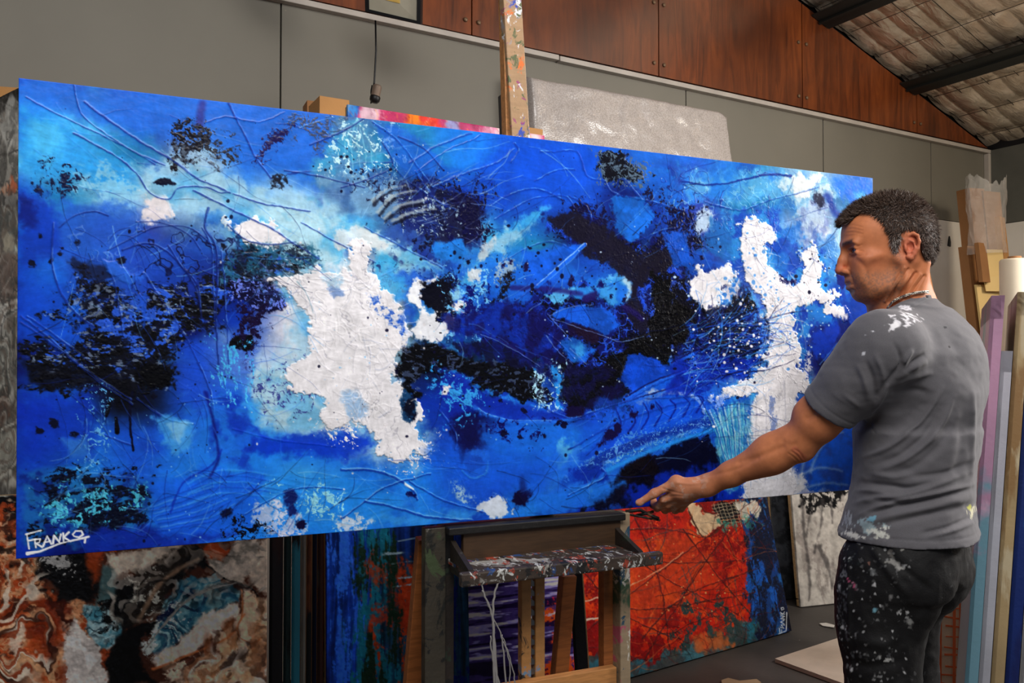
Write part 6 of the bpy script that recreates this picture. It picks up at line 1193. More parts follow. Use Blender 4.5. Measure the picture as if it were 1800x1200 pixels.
# ------------------------------------------------------------------ signed-distance modelling
class Field:
    """a block of space; shapes are blended into it, then its skin is taken off as one surface"""
    def __init__(s, lo, hi, h):
        s.lo = np.array(lo, float); s.h = h; s.n = np.ceil((np.array(hi)-s.lo)/h).astype(int)+1
        s.ax = [(s.lo[i]+np.arange(s.n[i])*h).astype(np.float32) for i in range(3)]
        s.d = np.full(s.n, .3, np.float32)
    def sub(s, lo, hi, m):
        a = np.clip(np.floor((np.minimum(lo, hi)-m-s.lo)/s.h).astype(int), 0, s.n); b = np.clip(np.ceil((np.maximum(lo, hi)+m-s.lo)/s.h).astype(int)+1, 0, s.n)
        if (b <= a).any(): return None
        sl = tuple(slice(a[i], b[i]) for i in range(3))
        g = [s.ax[0][sl[0]][:, None, None], s.ax[1][sl[1]][None, :, None], s.ax[2][sl[2]][None, None, :]]
        return sl, g
    def blend(s, sl, d, k, op):
        c = s.d[sl]
        if op == 'cut':
            if k <= 0: s.d[sl] = np.maximum(c, -d)
            else:
                h = np.clip(.5-.5*(c+d)/k, 0, 1); s.d[sl] = c*(1-h)-d*h+k*h*(1-h)
        elif op == 'and': s.d[sl] = np.maximum(c, d)
        elif k <= 0: s.d[sl] = np.minimum(c, d)
        else:
            h = np.clip(.5+.5*(c-d)/k, 0, 1); s.d[sl] = c*(1-h)+d*h-k*h*(1-h)
    def cone(s, a, b, r0, r1, k=.02, op='add'):
        a = np.array(a, float); b = np.array(b, float); q = s.sub(a, b, max(r0, r1)+k+.012)
        if q is None: return
        sl, g = q; e = b-a; L = max(e.dot(e), 1e-9)
        t = np.clip(((g[0]-a[0])*e[0]+(g[1]-a[1])*e[1]+(g[2]-a[2])*e[2])/L, 0, 1)
        d = np.sqrt((g[0]-a[0]-e[0]*t)**2+(g[1]-a[1]-e[1]*t)**2+(g[2]-a[2]-e[2]*t)**2)-(r0+(r1-r0)*t)
        s.blend(sl, d.astype(np.float32), k, op)
    def chain(s, pts, rs, k=.01, op='add'):
        for i in range(len(pts)-1): s.cone(pts[i], pts[i+1], rs[i], rs[i+1], k, op)
    def ellip(s, c, r, M=None, k=.02, op='add', scale=1.0):
        """ellipsoid, axes = rows of M"""
        c = np.array(c, float); r = np.array(r, float); M = np.eye(3) if M is None else np.array(M); R_ = max(r); q = s.sub(c-R_, c+R_, k+.012)
        if q is None: return
        sl, g = q; X = [g[0]-c[0], g[1]-c[1], g[2]-c[2]]
        u = [(X[0]*M[i][0]+X[1]*M[i][1]+X[2]*M[i][2]) for i in range(3)]
        k0 = np.sqrt((u[0]/r[0])**2+(u[1]/r[1])**2+(u[2]/r[2])**2); k1 = np.sqrt((u[0]/r[0]**2)**2+(u[1]/r[1]**2)**2+(u[2]/r[2]**2)**2)
        s.blend(sl, (k0*(k0-1)/np.maximum(k1, 1e-6)).astype(np.float32), k, op)
    def column(s, secs, ex=2.3, k=.02, op='add', pad=0.0):
        """stack of oval sections (z, (cx, cy), half a along A, half b along B, A direction)"""
        secs = sorted(secs, key=lambda q: q[0]); z = np.array([q[0] for q in secs]); sm = lambda v: np.interp(zz, z, v)
        m = max(max(q[2], q[3]) for q in secs)+k+.03; cx = [q[1][0] for q in secs]; cy = [q[1][1] for q in secs]
        q = s.sub(np.array((min(cx)-m, min(cy)-m, z[0])), np.array((max(cx)+m, max(cy)+m, z[-1])), .02)
        if q is None: return
        sl, g = q; zz = g[2].ravel(); f = lambda v: sm(v).astype(np.float32)[None, None, :]
        X = g[0]-f(cx); Y = g[1]-f(cy); a = f([q[2]+pad for q in secs]); b = f([q[3]+pad for q in secs]); th = f([q[4] for q in secs]); c, sn = np.cos(th), np.sin(th)
        u = np.abs(X*c+Y*sn)/a; v = np.abs(-X*sn+Y*c)/b
        k0 = (u**ex+v**ex+1e-9)**(1/ex); d = (k0-1)*np.minimum(a, b)*.95
        d = np.maximum(d, np.maximum(z[0]-g[2], g[2]-z[-1])); s.blend(sl, d.astype(np.float32), k, op)
    def plane(s, p, n, k=0.0):
        """keep the side n points away from"""
        n = np.array(n, float); n /= np.linalg.norm(n); p = np.array(p, float)
        d = (s.ax[0][:, None, None]-p[0])*n[0]+(s.ax[1][None, :, None]-p[1])*n[1]+(s.ax[2][None, None, :]-p[2])*n[2]
        s.d = np.maximum(s.d, d.astype(np.float32))
    def skin(s):
        """surface nets"""
        d = s.d; ins = d < 0; n = np.array(d.shape)
        c = np.zeros(n-1, np.int8)
        for dx in (0, 1):
            for dy in (0, 1):
                for dz in (0, 1): c += ins[dx:n[0]-1+dx, dy:n[1]-1+dy, dz:n[2]-1+dz]
        act = np.argwhere((c > 0) & (c < 8)); idx = np.full(n-1, -1, np.int32); idx[tuple(act.T)] = np.arange(len(act))
        P = np.zeros((len(act), 3)); W = np.zeros(len(act))
        cr = [(dx, dy, dz) for dx in (0, 1) for dy in (0, 1) for dz in (0, 1)]
        for i in range(8):
            for ax in range(3):
                if cr[i][ax] == 0:
                    o0 = np.array(cr[i]); o1 = o0.copy(); o1[ax] = 1
                    v0 = d[tuple((act+o0).T)]; v1 = d[tuple((act+o1).T)]; m = (v0 < 0) != (v1 < 0)
                    t = v0[m]/(v0[m]-v1[m]); P[m] += o0+(o1-o0)*t[:, None]; W[m] += 1
        V = s.lo+(act+P/W[:, None])*s.h
        F = []
        for ax in range(3):
            o = np.zeros(3, int); o[ax] = 1; A = ins[tuple(slice(0, n[i]-o[i]) for i in range(3))]; B = ins[tuple(slice(o[i], n[i]) for i in range(3))]
            e = np.argwhere(A != B); u, w_ = (ax+1) % 3, (ax+2) % 3; e = e[(e[:, u] > 0) & (e[:, w_] > 0) & (e[:, u] < n[u]-1) & (e[:, w_] < n[w_]-1)]
            ou = np.zeros(3, int); ou[u] = 1; ow = np.zeros(3, int); ow[w_] = 1
            q = np.stack([idx[tuple((e-ou-ow).T)], idx[tuple((e-ow).T)], idx[tuple(e.T)], idx[tuple((e-ou).T)]], 1)
            fl = ~A[tuple(e.T)]; q[fl] = q[fl][:, ::-1]; F.append(q)
        F = np.concatenate(F); return V, F[(F >= 0).all(1)]
def relax(V, F, n=1, lam=.5):
    for _ in range(n):
        S_ = np.zeros_like(V); C_ = np.zeros(len(V))
        for i in range(4):
            a, b = F[:, i], F[:, (i+1) % 4]
            for k in range(3): S_[:, k] += np.bincount(a, V[b][:, k], len(V))+np.bincount(b, V[a][:, k], len(V))
            C_ += np.bincount(a, minlength=len(V))+np.bincount(b, minlength=len(V))
        V = V+(S_/np.maximum(C_, 1)[:, None]-V)*lam
    return V
def normals(V, F):
    n = np.cross(V[F[:, 2]]-V[F[:, 0]], V[F[:, 3]]-V[F[:, 1]]); N = np.zeros_like(V)
    for i in range(4):
        for k in range(3): N[:, k] += np.bincount(F[:, i], n[:, k], len(V))
    return N/np.maximum(np.linalg.norm(N, axis=1), 1e-12)[:, None]
def proj_np(V):
    d = V-np.array((0, 0, CAMH)); r = np.array((math.cos(YAW), -math.sin(YAW), 0)); f = np.array((math.sin(YAW)*math.cos(PITCH), math.cos(YAW)*math.cos(PITCH), math.sin(PITCH))); u = np.cross(r, f); z = d@f
    return 900+FOC*(d@r)/z, 600-FOC*(d@u)/z
def vnoise(V, cell, seed=0):
    R_ = np.random.RandomState(seed); T = R_.rand(32, 32, 32).astype(np.float32)*2-1; q = V/cell+100; i = np.floor(q).astype(int); t = q-i; t = t*t*(3-2*t); o = 0
    for dx in (0, 1):
        for dy in (0, 1):
            for dz in (0, 1):
                w_ = (t[:, 0] if dx else 1-t[:, 0])*(t[:, 1] if dy else 1-t[:, 1])*(t[:, 2] if dz else 1-t[:, 2]); o = o+w_*T[(i[:, 0]+dx) % 32, (i[:, 1]+dy) % 32, (i[:, 2]+dz) % 32]
    return o
def vfbm(V, cell, seed=0, octs=3): return sum(vnoise(V, cell/2**i, seed+i)*.6**i for i in range(octs))/1.6
def seg_d(x, y, pts, w=1.0):
    d = np.full(x.shape, 1e9)
    for (ax_, ay_), (bx_, by_) in zip(pts, pts[1:]):
        ex, ey = bx_-ax_, by_-ay_; t = np.clip(((x-ax_)*ex+(y-ay_)*ey)/(ex*ex+ey*ey+1e-9), 0, 1); d = np.minimum(d, np.hypot(x-ax_-t*ex, y-ay_-t*ey))
    return d
# ------------------------------------------------------------------ the man
DM = 1.92                                           # his distance
def J(x, y, D): return np.array(at(x, y, D))
FWD = np.array((math.sin(YAW), math.cos(YAW), 0)); RGT = np.array((math.cos(YAW), -math.sin(YAW), 0)); UPV = np.array((0, 0, 1.0))
HF = -RGT*math.cos(R(7))+FWD*math.sin(R(7)); HF = HF*math.cos(R(2))-UPV*math.sin(R(2)); HL = np.cross(UPV, HF); HL /= np.linalg.norm(HL); HL = -HL if HL@FWD > 0 else HL
HU = np.cross(HF, HL); HU = -HU if HU[2] < 0 else HU; HC = J(1567, 430, DM)
def hd(a, b, c): return HC+HF*a*.001+HL*b*.001+HU*c*.001       # head frame in millimetres: forward, to his left, up
HM = [HF, HL, HU]
CH = -RGT*math.cos(R(32))+FWD*math.sin(R(32)); LF = -(RGT*math.sin(R(32))+FWD*math.cos(R(32)))   # chest direction; his left (towards the viewer)
TH = math.atan2(CH[1], CH[0])
def T_(x, y, D=DM): p = J(x, y, D); return (p[2], (p[0], p[1]))
def sec(x, y, a, b, D=DM): z, c = T_(x, y, D); return (z, c, a, b, TH)       # a = half depth along the chest, b = half width
SHL = J(1554, 612, 1.765); SHR = J(1650, 624, 2.05); ELB = J(1405, 775, 1.90); WRI = J(1243, 853, 2.045)
def build_head(f):
    E, C = f.ellip, f.cone
    E(hd(3, 0, 26), (.092, .077, .086), HM); E(hd(-22, 0, 12), (.067, .074, .078), HM, .02)
    E(hd(44, 0, -38), (.060, .062, .086), HM, .025); E(hd(60, 0, 30), (.046, .058, .052), HM, .03)
    for s in (-1, 1):
        C(hd(4, s*50, -82), hd(60, s*26, -110), .015, .016, .028); C(hd(2, s*56, -50), hd(4, s*51, -82), .016, .015, .03)
        E(hd(70, s*44, -36), (.020, .020, .016), HM, .022); C(hd(103, s*12, 3), hd(92, s*44, 5), .0085, .008, .014)
        E(hd(60, s*36, -72), (.030, .020, .026), HM, .03)
    E(hd(74, 0, -112), (.016, .022, .017), HM, .018); E(hd(74, 0, -86), (.022, .030, .024), HM, .02)
    C(hd(104, 0, -4), hd(112, 0, -32), .0075, .0085, .010); C(hd(112, 0, -32), hd(118, 0, -54), .0085, .0105, .008)
    for s in (-1, 1): E(hd(106, s*12.5, -58), (.012, .0075, .0085), HM, .006)
    C(hd(104, 0, -62), hd(100, 0, -74), .006, .007, .008)
    for s in (-1, 1): E(hd(106, s*31, -13), (.015, .0185, .0125), HM, .014, 'cut'); E(hd(84, s*31, -13), (.0145, .0145, .0135), HM, .004)
    for s in (-1, 1): C(hd(97, s*16, -10), hd(94, s*46, -8), .004, .004, .006); C(hd(95.5, s*17, -20), hd(92, s*45, -19), .0035, .0035, .006); E(hd(102, s*32, -13.5), (.0165, .0155, .0050), HM, .0015, 'cut')
    for s in (-1, 1): E(hd(109, s*6.5, -66), (.004, .003, .003), HM, .003, 'cut')
    C(hd(98, -17, -80), hd(98, 17, -80), .0052, .0052, .008); C(hd(101, 0, -81), hd(99, 9, -80), .0055, .005, .005); C(hd(96, -15, -95.5), hd(96, 15, -95.5), .006, .006, .008)
    C(hd(103, -15, -88), hd(103, 15, -88), .0025, .0025, .004, 'cut'); C(hd(93, 15, -88), hd(88, 25, -89), .003, .002, .004, 'cut'); C(hd(93, -15, -88), hd(88, -25, -89), .003, .002, .004, 'cut')
    E(hd(97, 0, -105), (.006, .016, .005), HM, .008, 'cut')
    for s in (-1, 1): E(hd(40, s*70, -72), (.034, .014, .026), HM, .02, 'cut')
    # ears
    for s in (-1, 1):
        A = lambda a, b, c: hd(-13+a, s*(72+b), -14+c)
        E(A(-3, 3, 0), (.014, .005, .024), [HF*.97+HL*s*.24, HL*s*.97-HF*.24, HU], .004)
        o = [A(9, 4, 2), A(8, 5, 14), A(2, 8, 24), A(-7, 11, 27), A(-15, 13, 21), A(-18, 14, 8), A(-15, 12, -8), A(-9, 9, -19), A(-2, 6, -27), A(4, 4, -24)]
        f.chain(o, [.003, .0032, .0036, .0038, .0038, .0036, .0034, .0036, .005, .0045], .003)
        f.chain([A(2, 8, 14), A(-7, 11, 8), A(-10, 11, -4), A(-5, 9, -14)], [.002, .0026, .0026, .0024], .003)
        E(A(1, 10, -3), (.008, .008, .010), HM, .003, 'cut'); C(A(8, 5, -6), A(8, 6, -2), .0038, .003, .004); E(A(-12, 15, 8), (.003, .003, .014), HM, .003, 'cut')
    # neck
    nb = J(1594, 552, DM+.01)
    f.cone(hd(-29, 0, -50), nb+UPV*.01, .048, .056, .03); f.cone(hd(10, 0, -90), nb+CH*.035, .040, .050, .03)
    E(hd(4, 0, -118), (.018, .016, .014), HM, .02)
    for s in (1, -1):
        f.cone(hd(-26, s*56, -46), nb+CH*.06+LF*s*.02-UPV*.02, .013, .012, .012); f.cone(hd(-52, s*44, -52), nb+LF*s*.06-CH*.01, .015, .022, .015)
    f.cone(nb, nb-UPV*.09, .066, .075, .03)
def build_arm(f):
    C, E = f.cone, f.ellip
    d = (ELB-SHL); d /= np.linalg.norm(d); e = (WRI-ELB); e /= np.linalg.norm(e)
    up = np.cross(d, e); side = np.cross(e, (0, 0, 1.0)); side /= np.linalg.norm(side); top = np.cross(side, e)
    if top[2] < 0: top = -top
    C(SHL, SHL+d*.10, .060, .054, .02); C(SHL+d*.10, SHL+d*.22, .050, .047, .02); C(SHL+d*.22, ELB, .047, .039, .02)
    E(SHL+d*.17+top*.010, (.080, .036, .036), [d, top, side], .02); E(SHL+d*.17-top*.016, (.085, .034, .036), [d, top, side], .02)
    C(ELB, ELB+e*.075, .040, .041, .02); C(ELB+e*.075, ELB+e*.19, .041, .029, .02); C(ELB+e*.19, WRI, .029, .0245, .015)
    E(ELB+e*.055+top*.012, (.070, .032, .032), [e, top, side], .02); E(ELB+e*.07-top*.010, (.080, .030, .034), [e, top, side], .02)
    E(ELB-top*.030+e*.004, (.018, .014, .016), [e, top, side], .016)       # point of the elbow
    C(ELB+e*.02+side*.02+top*.012, ELB+e*.13+side*.012+top*.024, .010, .006, .014)
HAND = dict()
def build_hand(f):
    C, E = f.cone, f.ellip
    K = lambda x, y, D: J(x, y, D)
    # palm below the edge of the canvas, back of the hand down and towards the viewer
    ctr = K(1204, 866, 2.075); ax = K(1172, 879, 2.095)-WRI; L = np.linalg.norm(ax); ax /= L; sd = np.cross(ax, RGT*0+UPV); sd /= np.linalg.norm(sd); nn = np.cross(sd, ax)
    sd = sd if sd@FWD > 0 else -sd
    nn = nn if nn[2] > 0 else -nn
    E(ctr+sd*.006, (.050, .038, .018), [ax, sd*.8-nn*.6, nn*.8+sd*.6], .016); C(WRI, ctr, .0235, .021, .02); E(ctr-ax*.008-sd*.020+nn*.008, (.036, .018, .019), [ax, sd, nn], .014)
    mcp = [K(1166, 877, 2.085), K(1174, 886, 2.10), K(1184, 891, 2.12), K(1197, 893, 2.14)]
    for m_ in mcp: C(ctr-ax*.02+(m_-ctr)*.2, m_, .0145, .0105, .010)
    # fingers run under the canvas and turn up behind it
    ln = [(.036, .024, .020), (.040, .027, .021), (.037, .025, .020), (.030, .020, .018)]
    for i, (m_, l) in enumerate(zip(mcp, ln)):
        d1 = -RGT*(.62-.10*i)+FWD*(.60+.1*i)-UPV*(.34); d1 /= np.linalg.norm(d1); d2 = -RGT*.25+FWD*.95+UPV*.10; d2 /= np.linalg.norm(d2); d3 = FWD*.45+UPV*.85; d3 /= np.linalg.norm(d3)
        if i == 0: d1 = K(1150, 896, 2.13)-m_; d1 /= np.linalg.norm(d1)
        p1 = m_+d1*l[0]; p2 = p1+d2*l[1]; p3 = p2+d3*l[2]; f.chain([m_, p1, p2, p3], [.0098, .0090, .0084, .0074], .004); C(p1, p1, .0094, .0094, .004)
    # thumb lies forward along the front of the canvas
    t = [K(1222, 852, 2.045), K(1189, 847, 2.060), K(1150, 867, 2.072), K(1124, 883, 2.080)]
    f.chain(t, [.017, .0125, .0102, .0082], .010); E(t[1]+UPV*.002, (.0135, .012, .012), HM, .008); E(t[3]+np.array(UPV)*.0, (.0105, .0088, .0085), HM, .004)
    C(t[1], ctr-sd*.01, .012, .014, .016)
    HAND['nail'] = t
    # wrist tendons
    C(WRI+UPV*.018, K(1195, 850, 2.06), .005, .005, .010)
def build_torso(f, pad=0.0, k=.03):
    f.column([sec(1610, 545, .060, .075), sec(1614, 580, .085, .130), sec(1616, 625, .112, .170), sec(1618, 690, .124, .172), sec(1612, 760, .118, .160), sec(1606, 830, .110, .150), sec(1602, 900, .104, .142), sec(1600, 990, .090, .130)], 2.3, k, 'add', pad)
    nb = J(1602, 572, DM)
    for S, s in ((SHL, 1), (SHR, -1)):
        f.cone(nb, S+UPV*.004, .052+pad, .050+pad, .04); f.ellip(S, (.062+pad, .062+pad, .064+pad), None, .03)
        f.cone(S-LF*s*.03, J(1616, 700, DM)+LF*s*.085-CH*.035, .055+pad, .055+pad, .04)
    f.ellip(J(1632, 640, 1.93)-CH*.035, (.070+pad, .12+pad, .10+pad), [CH, LF, UPV], .04)
SKIN_V, SKIN_F, SKIN_P = [], [], []
def add_part(f, it=1):
    V, F = f.skin(); V = relax(V, F, it, .5); SKIN_F.append(F+sum(len(v) for v in SKIN_V)); SKIN_V.append(V)
def bounds(*ps, m=.1): a = np.array(ps); return a.min(0)-m, a.max(0)+m
f = Field(*bounds(hd(135, 0, -150), hd(-110, 90, 130), hd(-110, -90, 120), J(1600, 570, DM), m=.03), .0021); build_head(f); add_part(f)
f = Field(*bounds(SHL, ELB, WRI, J(1110, 890, 2.10), J(1200, 900, 2.22), m=.055), .0024); build_arm(f); build_hand(f); add_part(f, 1)
ELR = J(1600, 720, 2.42); WRR = J(1568, 640, 2.47)
f = Field(*bounds(SHR, J(1520, 600, 2.62), ELR, WRR, J(1600, 1000, DM), SHL, m=.2), .0065); build_torso(f, -.004)
f.cone(SHR, ELR, .055, .042, .03); f.cone(ELR, WRR, .042, .028, .02); f.cone(WRR, WRR+np.array((-.06, .03, .02)), .026, .020, .02)
for i in range(4): 
    p = WRR+np.array((-.05, .03, .035-.022*i)); f.chain([p, p-RGT*.03+FWD*.015, p-RGT*.05+FWD*.045], [.010, .0095, .009], .006)
f.chain([WRR, WRR-RGT*.03+UPV*.04-FWD*.02, WRR-RGT*.06+UPV*.035-FWD*.015], [.016, .011, .009], .008)
add_part(f, 1)
SV = np.concatenate(SKIN_V); SF = np.concatenate(SKIN_F)
SN = normals(SV, SF); XS, YS = proj_np(SV); sv_ = np.clip(SN@(-FWD)*1.6+.25, 0, 1)
def crease(pts, w, h):
    global SV
    SV = SV+SN*(sv_*h*np.exp(-(seg_d(XS, YS, catmull(pts, 4))/w)**2))[:, None]
for i in range(6):
    crease([(1590+i*7, 470+i*3), (1573+i*6.5, 497+i*3), (1556+i*6.5, 529+i*3)], 2.3, -.0042 if i % 2 else .0030)
for yy in (398, 404, 410): crease([(1486, yy), (1500, yy-2), (1516, yy+1)], 1.1, -.0008)
for p_, w_, h_ in (([(1484, 468), (1494, 479), (1500, 496)], 1.8, -.0022), ([(1490, 503), (1500, 499)], 1.3, -.0012), ([(1500, 445), (1512, 450), (1522, 447)], 1.4, -.0009), ([(1505, 440), (1516, 441)], 1.2, -.001), ([(1505, 434), (1515, 430)], 1.2, -.001), ([(1483, 429), (1495, 424), (1507, 428)], 3, .0014), ([(1500, 452), (1520, 470), (1530, 500)], 5, -.0018), ([(1505, 447), (1525, 452), (1548, 448)], 7, .002),
                   ([(1397, 790), (1406, 796), (1412, 806)], 1.6, -.0010), ([(1391, 793), (1401, 800), (1409, 810)], 1.6, -.0010), ([(1386, 797), (1396, 804), (1404, 812)], 1.5, -.0008), ([(1375, 775), (1388, 782), (1398, 780)], 5, -.0012), ([(1300, 812), (1340, 800), (1375, 786)], 6, -.003), ([(1420, 735), (1440, 720), (1462, 712)], 7, -.003), ([(1240, 836), (1290, 826), (1330, 806)], 4, -.0016), ([(1190, 848), (1215, 850), (1240, 846)], 2.5, .0016), ([(1165, 858), (1182, 864), (1200, 868)], 2, -.0015), ([(1160, 880), (1180, 872), (1200, 872)], 2, -.0012)): crease(p_, w_, h_)
# complexion: tan, redder over cheek, ear and nose, stubble along the jaw, darker brows and lashes
def head_abc(V): d = V-HC; return d@HF*1000, np.abs(d@HL)*1000, d@HU*1000
a_, b_, c_ = head_abc(SV); nz = vfbm(SV, .02, 3); nf_ = vfbm(SV, .004, 5, 2)
col = np.tile(np.array((198, 122, 80), float), (len(SV), 1))*(1+.06*nz)[:, None]
def tint(m, c): global col; m = np.clip(m, 0, 1)[:, None]; col = col*(1-m)+np.array(c, float)*m
g_ = lambda a, b, c, ra, rb, rc: np.exp(-((a_-a)/ra)**2-((b_-b)/rb)**2-((c_-c)/rc)**2)
isH = np.arange(len(SV)) < len(SKIN_V[0])
tint(.55*g_(120, 0, -52, 16, 18, 18)*isH, (196, 96, 76)); tint(.45*g_(70, 50, -40, 30, 20, 22)*isH, (190, 104, 78)); tint(.7*g_(-15, 80, -18, 26, 14, 34)*isH, (204, 106, 84))
fine = vfbm(SV, .0032, 15, 2)
jaw = np.clip(sstep(-52, -80, c_)*sstep(-8, 12, a_)*sstep(-150, -126, c_)*(1-g_(99, 0, -88, 10, 16, 9)*1.5).clip(0, 1)+.8*sstep(-24, -34, c_)*np.exp(-((a_-12)/12)**2)*(b_ > 40), 0, 1); tint((.28+.32*np.clip(fine*2, -.6, .8))*jaw*isH, (112, 88, 78))
tint(.35*(np.abs(seg_d(XS, YS, [(1397, 790), (1412, 804)])) < 6)*(~isH), (206, 104, 84))
tint(.8*g_(99, 0, -82, 9, 17, 5)*isH, (158, 82, 74)); tint(.8*g_(98, 0, -96, 9, 16, 5)*isH, (170, 90, 80))
brow = np.exp(-((c_-6-.10*(b_-26))/4.2)**2)*sstep(8, 14, b_)*sstep(52, 44, b_)*sstep(80, 92, a_); tint(brow*(.75+.3*nf_)*isH, (52, 38, 32))
for cc, ww in ((-7.5, 2.0), (-19, 1.4)): tint(.7*np.exp(-((c_-cc)/ww)**2)*sstep(14, 18, b_)*sstep(50, 44, b_)*sstep(84, 92, a_)*isH, (60, 40, 34))
tint(.35*g_(98, 30, -24, 14, 16, 5)*isH, (140, 88, 74))
for cc in (24, 33, 42, 50): tint(.22*np.exp(-((c_-cc-2*np.sin(b_/9))/1.2)**2)*sstep(85, 100, a_)*isH, (130, 74, 54))
hand_m = sstep(1260, 1225, proj_np(SV)[0])*(~isH); tint(.35*hand_m, (196, 140, 116)); tint(.4*hand_m*(vfbm(SV, .012, 9) > .25), (206, 186, 176))
sk = NT('skin'); at_ = sk.n('ShaderNodeAttribute', _attribute_name='pigment'); sk.bump(sk.noise(420, 3), .12, .0012)
MAT_SKIN = sk.done(sk.mix(.12, at_.outputs['Color'], sk.ramp(sk.noise(90, 3), [(.35, (.3, .3, .3)), (.65, (.7, .7, .7))]), 'OVERLAY'), .55, 0, .3); sk.b.inputs['Subsurface Weight'].default_value = .06; sk.b.inputs['Subsurface Radius'].default_value = (.012, .005, .003); sk.b.inputs['Subsurface Scale'].default_value = .3
BASE = ground(1590, DM+.06)
man = link('person', np_mesh('person', SV-np.array(BASE), SF, col/255), MAT_SKIN, None, True); man.location = BASE
tag(man, 'man in a paint-marked grey T-shirt and black trousers, seen from behind, holding the big canvas', 'person')
def child(name, V, F, mat, c=None, smooth=True):
    me = np_mesh(name, V-np.array(BASE), F, None if c is None else c/255); o = bpy.data.objects.new(name, me); COL.objects.link(o); me.materials.append(mat); o.parent = man
    if smooth: me.shade_smooth()
    return o
# ---- eyes
for s in (1, -1):
    c = hd(83.5, s*31, -13.5); q = Vector((0, 0, 1)).rotation_difference(Vector(HF)); m = MB(); prof = [(12.6*math.sin(t)/1000, 12.6*math.cos(t)/1000) for t in np.linspace(.46, PI-.05, 14)]
    m.lathe([(max(r_, 1e-4), z_) for r_, z_ in prof], c, tuple(HF), 24); e_ = m.build('eye', mat_plain('eye_white', (214, 204, 196), .2, bump=0), man, True)
    i_ = MB().lathe([(.0001, .0132), (.0022, .0130), (.0056, .0117), (.0058, .0108)], c, tuple(HF), 20).build('iris', mat_plain('iris_brown', (52, 34, 24), .15, bump=0), e_, True)
# ---- T-shirt
f = Field(*bounds(J(1420, 700, 1.85), J(1500, 950, 1.8), J(1740, 950, 2.05), J(1740, 520, 2.1), J(1560, 500, 1.7), m=.07), .0035)
build_torso(f, .010, .035)
f.column([sec(1594, 990, .158, .186), sec(1596, 935, .150, .181), sec(1599, 880, .129, .166), sec(1607, 820, .119, .158), sec(1612, 760, .126, .168)], 2.3, .03)
d = (ELB-SHL)/np.linalg.norm(ELB-SHL); cuff = SHL+d*.185
f.cone(SHL, SHL+d*.10, .068, .067, .035); f.cone(SHL+d*.10, cuff+d*.03, .068, .062, .02); f.cone(J(1594, 575, DM), J(1593, 541, DM-.005), .070, .058, .03); f.cone(SHL+d*.06, J(1560, 700, 1.86), .060, .055, .04)
dr_ = (ELR-SHR)/np.linalg.norm(ELR-SHR); f.cone(SHR, SHR+dr_*.15, .072, .064, .03)
outer = f.d.copy(); P3 = np.meshgrid(*f.ax, indexing='ij'); cut = lambda p, n: sum((P3[i]-p[i])*n[i] for i in range(3))/np.linalg.norm(n)
shell = np.maximum(outer, -(outer+.009))
cf = np.maximum(cut(cuff, d-CH*.05+UPV*.0), -1); ta_ = sum((P3[i]-cuff[i])*d[i] for i in range(3)); near = np.sqrt(np.maximum(sum((P3[i]-cuff[i]-ta_*d[i])**2 for i in range(3)), 0))-.069; near = np.maximum(near, ta_-.10)
arm_side = np.maximum(-cf, near); keep = -arm_side                        # remove everything past the cuff near the arm
hemp = J(1600, 936, DM); hemn = -UPV+RGT*.03; hem = cut(hemp, hemn)
colp = J(1600, 522, DM); coln = UPV*.93+RGT*.0-CH*.32; nk = np.maximum(cut(colp, coln), -1)
npt = J(1590, 536, DM-.005); nax = UPV*math.cos(R(20))+CH*math.sin(R(20)); tt = sum((P3[i]-npt[i])*nax[i] for i in range(3)); neck = np.sqrt(np.maximum(sum((P3[i]-npt[i]-tt*nax[i])**2 for i in range(3)), 0))-.0575
shell = np.maximum(shell, keep); shell = np.maximum(shell, hem); 
ncut = cut(npt, UPV*math.cos(R(33))+CH*math.sin(R(33))); shell = np.maximum(shell, -np.maximum(neck, -(ncut+.05))); shell = np.maximum(shell, -np.maximum(neck-.045, -ncut))
f.d = shell.astype(np.float32); f.d[0] = f.d[-1] = .1; f.d[:, 0] = f.d[:, -1] = .1; f.d[:, :, 0] = f.d[:, :, -1] = .1; del P3
V, F = f.skin(); V = relax(V, F, 4, .5); N = normals(V, F)
X_, Y_ = proj_np(V); vis = np.clip(N@(-FWD)*1.6+.25, 0, 1)
disp = np.zeros(len(V))
def fold(pts, w, h, sharp=1.0):
    """a soft ridge of cloth; negative h is a furrow"""
    global disp
    pts = catmull(pts, 5); best = np.full(len(X_), 1e9); tt_ = np.zeros(len(X_)); n_s = len(pts)-1
    sel = np.where((X_ > min(p[0] for p in pts)-4*w) & (X_ < max(p[0] for p in pts)+4*w) & (Y_ > min(p[1] for p in pts)-4*w) & (Y_ < max(p[1] for p in pts)+4*w))[0]; x, y = X_[sel], Y_[sel]; bd = np.full(len(sel), 1e9); bt = np.zeros(len(sel))
    for i in range(n_s):
        (ax_, ay_), (bx_, by_) = pts[i], pts[i+1]; ex, ey = bx_-ax_, by_-ay_; t = np.clip(((x-ax_)*ex+(y-ay_)*ey)/(ex*ex+ey*ey+1e-9), 0, 1); dd = np.hypot(x-ax_-t*ex, y-ay_-t*ey); m = dd < bd; bd[m] = dd[m]; bt[m] = (i+t[m])/n_s
    disp[sel] += vis[sel]*h*np.exp(-(bd/w)**2)*np.sin(PI*np.clip(bt, .02, .98))**.7
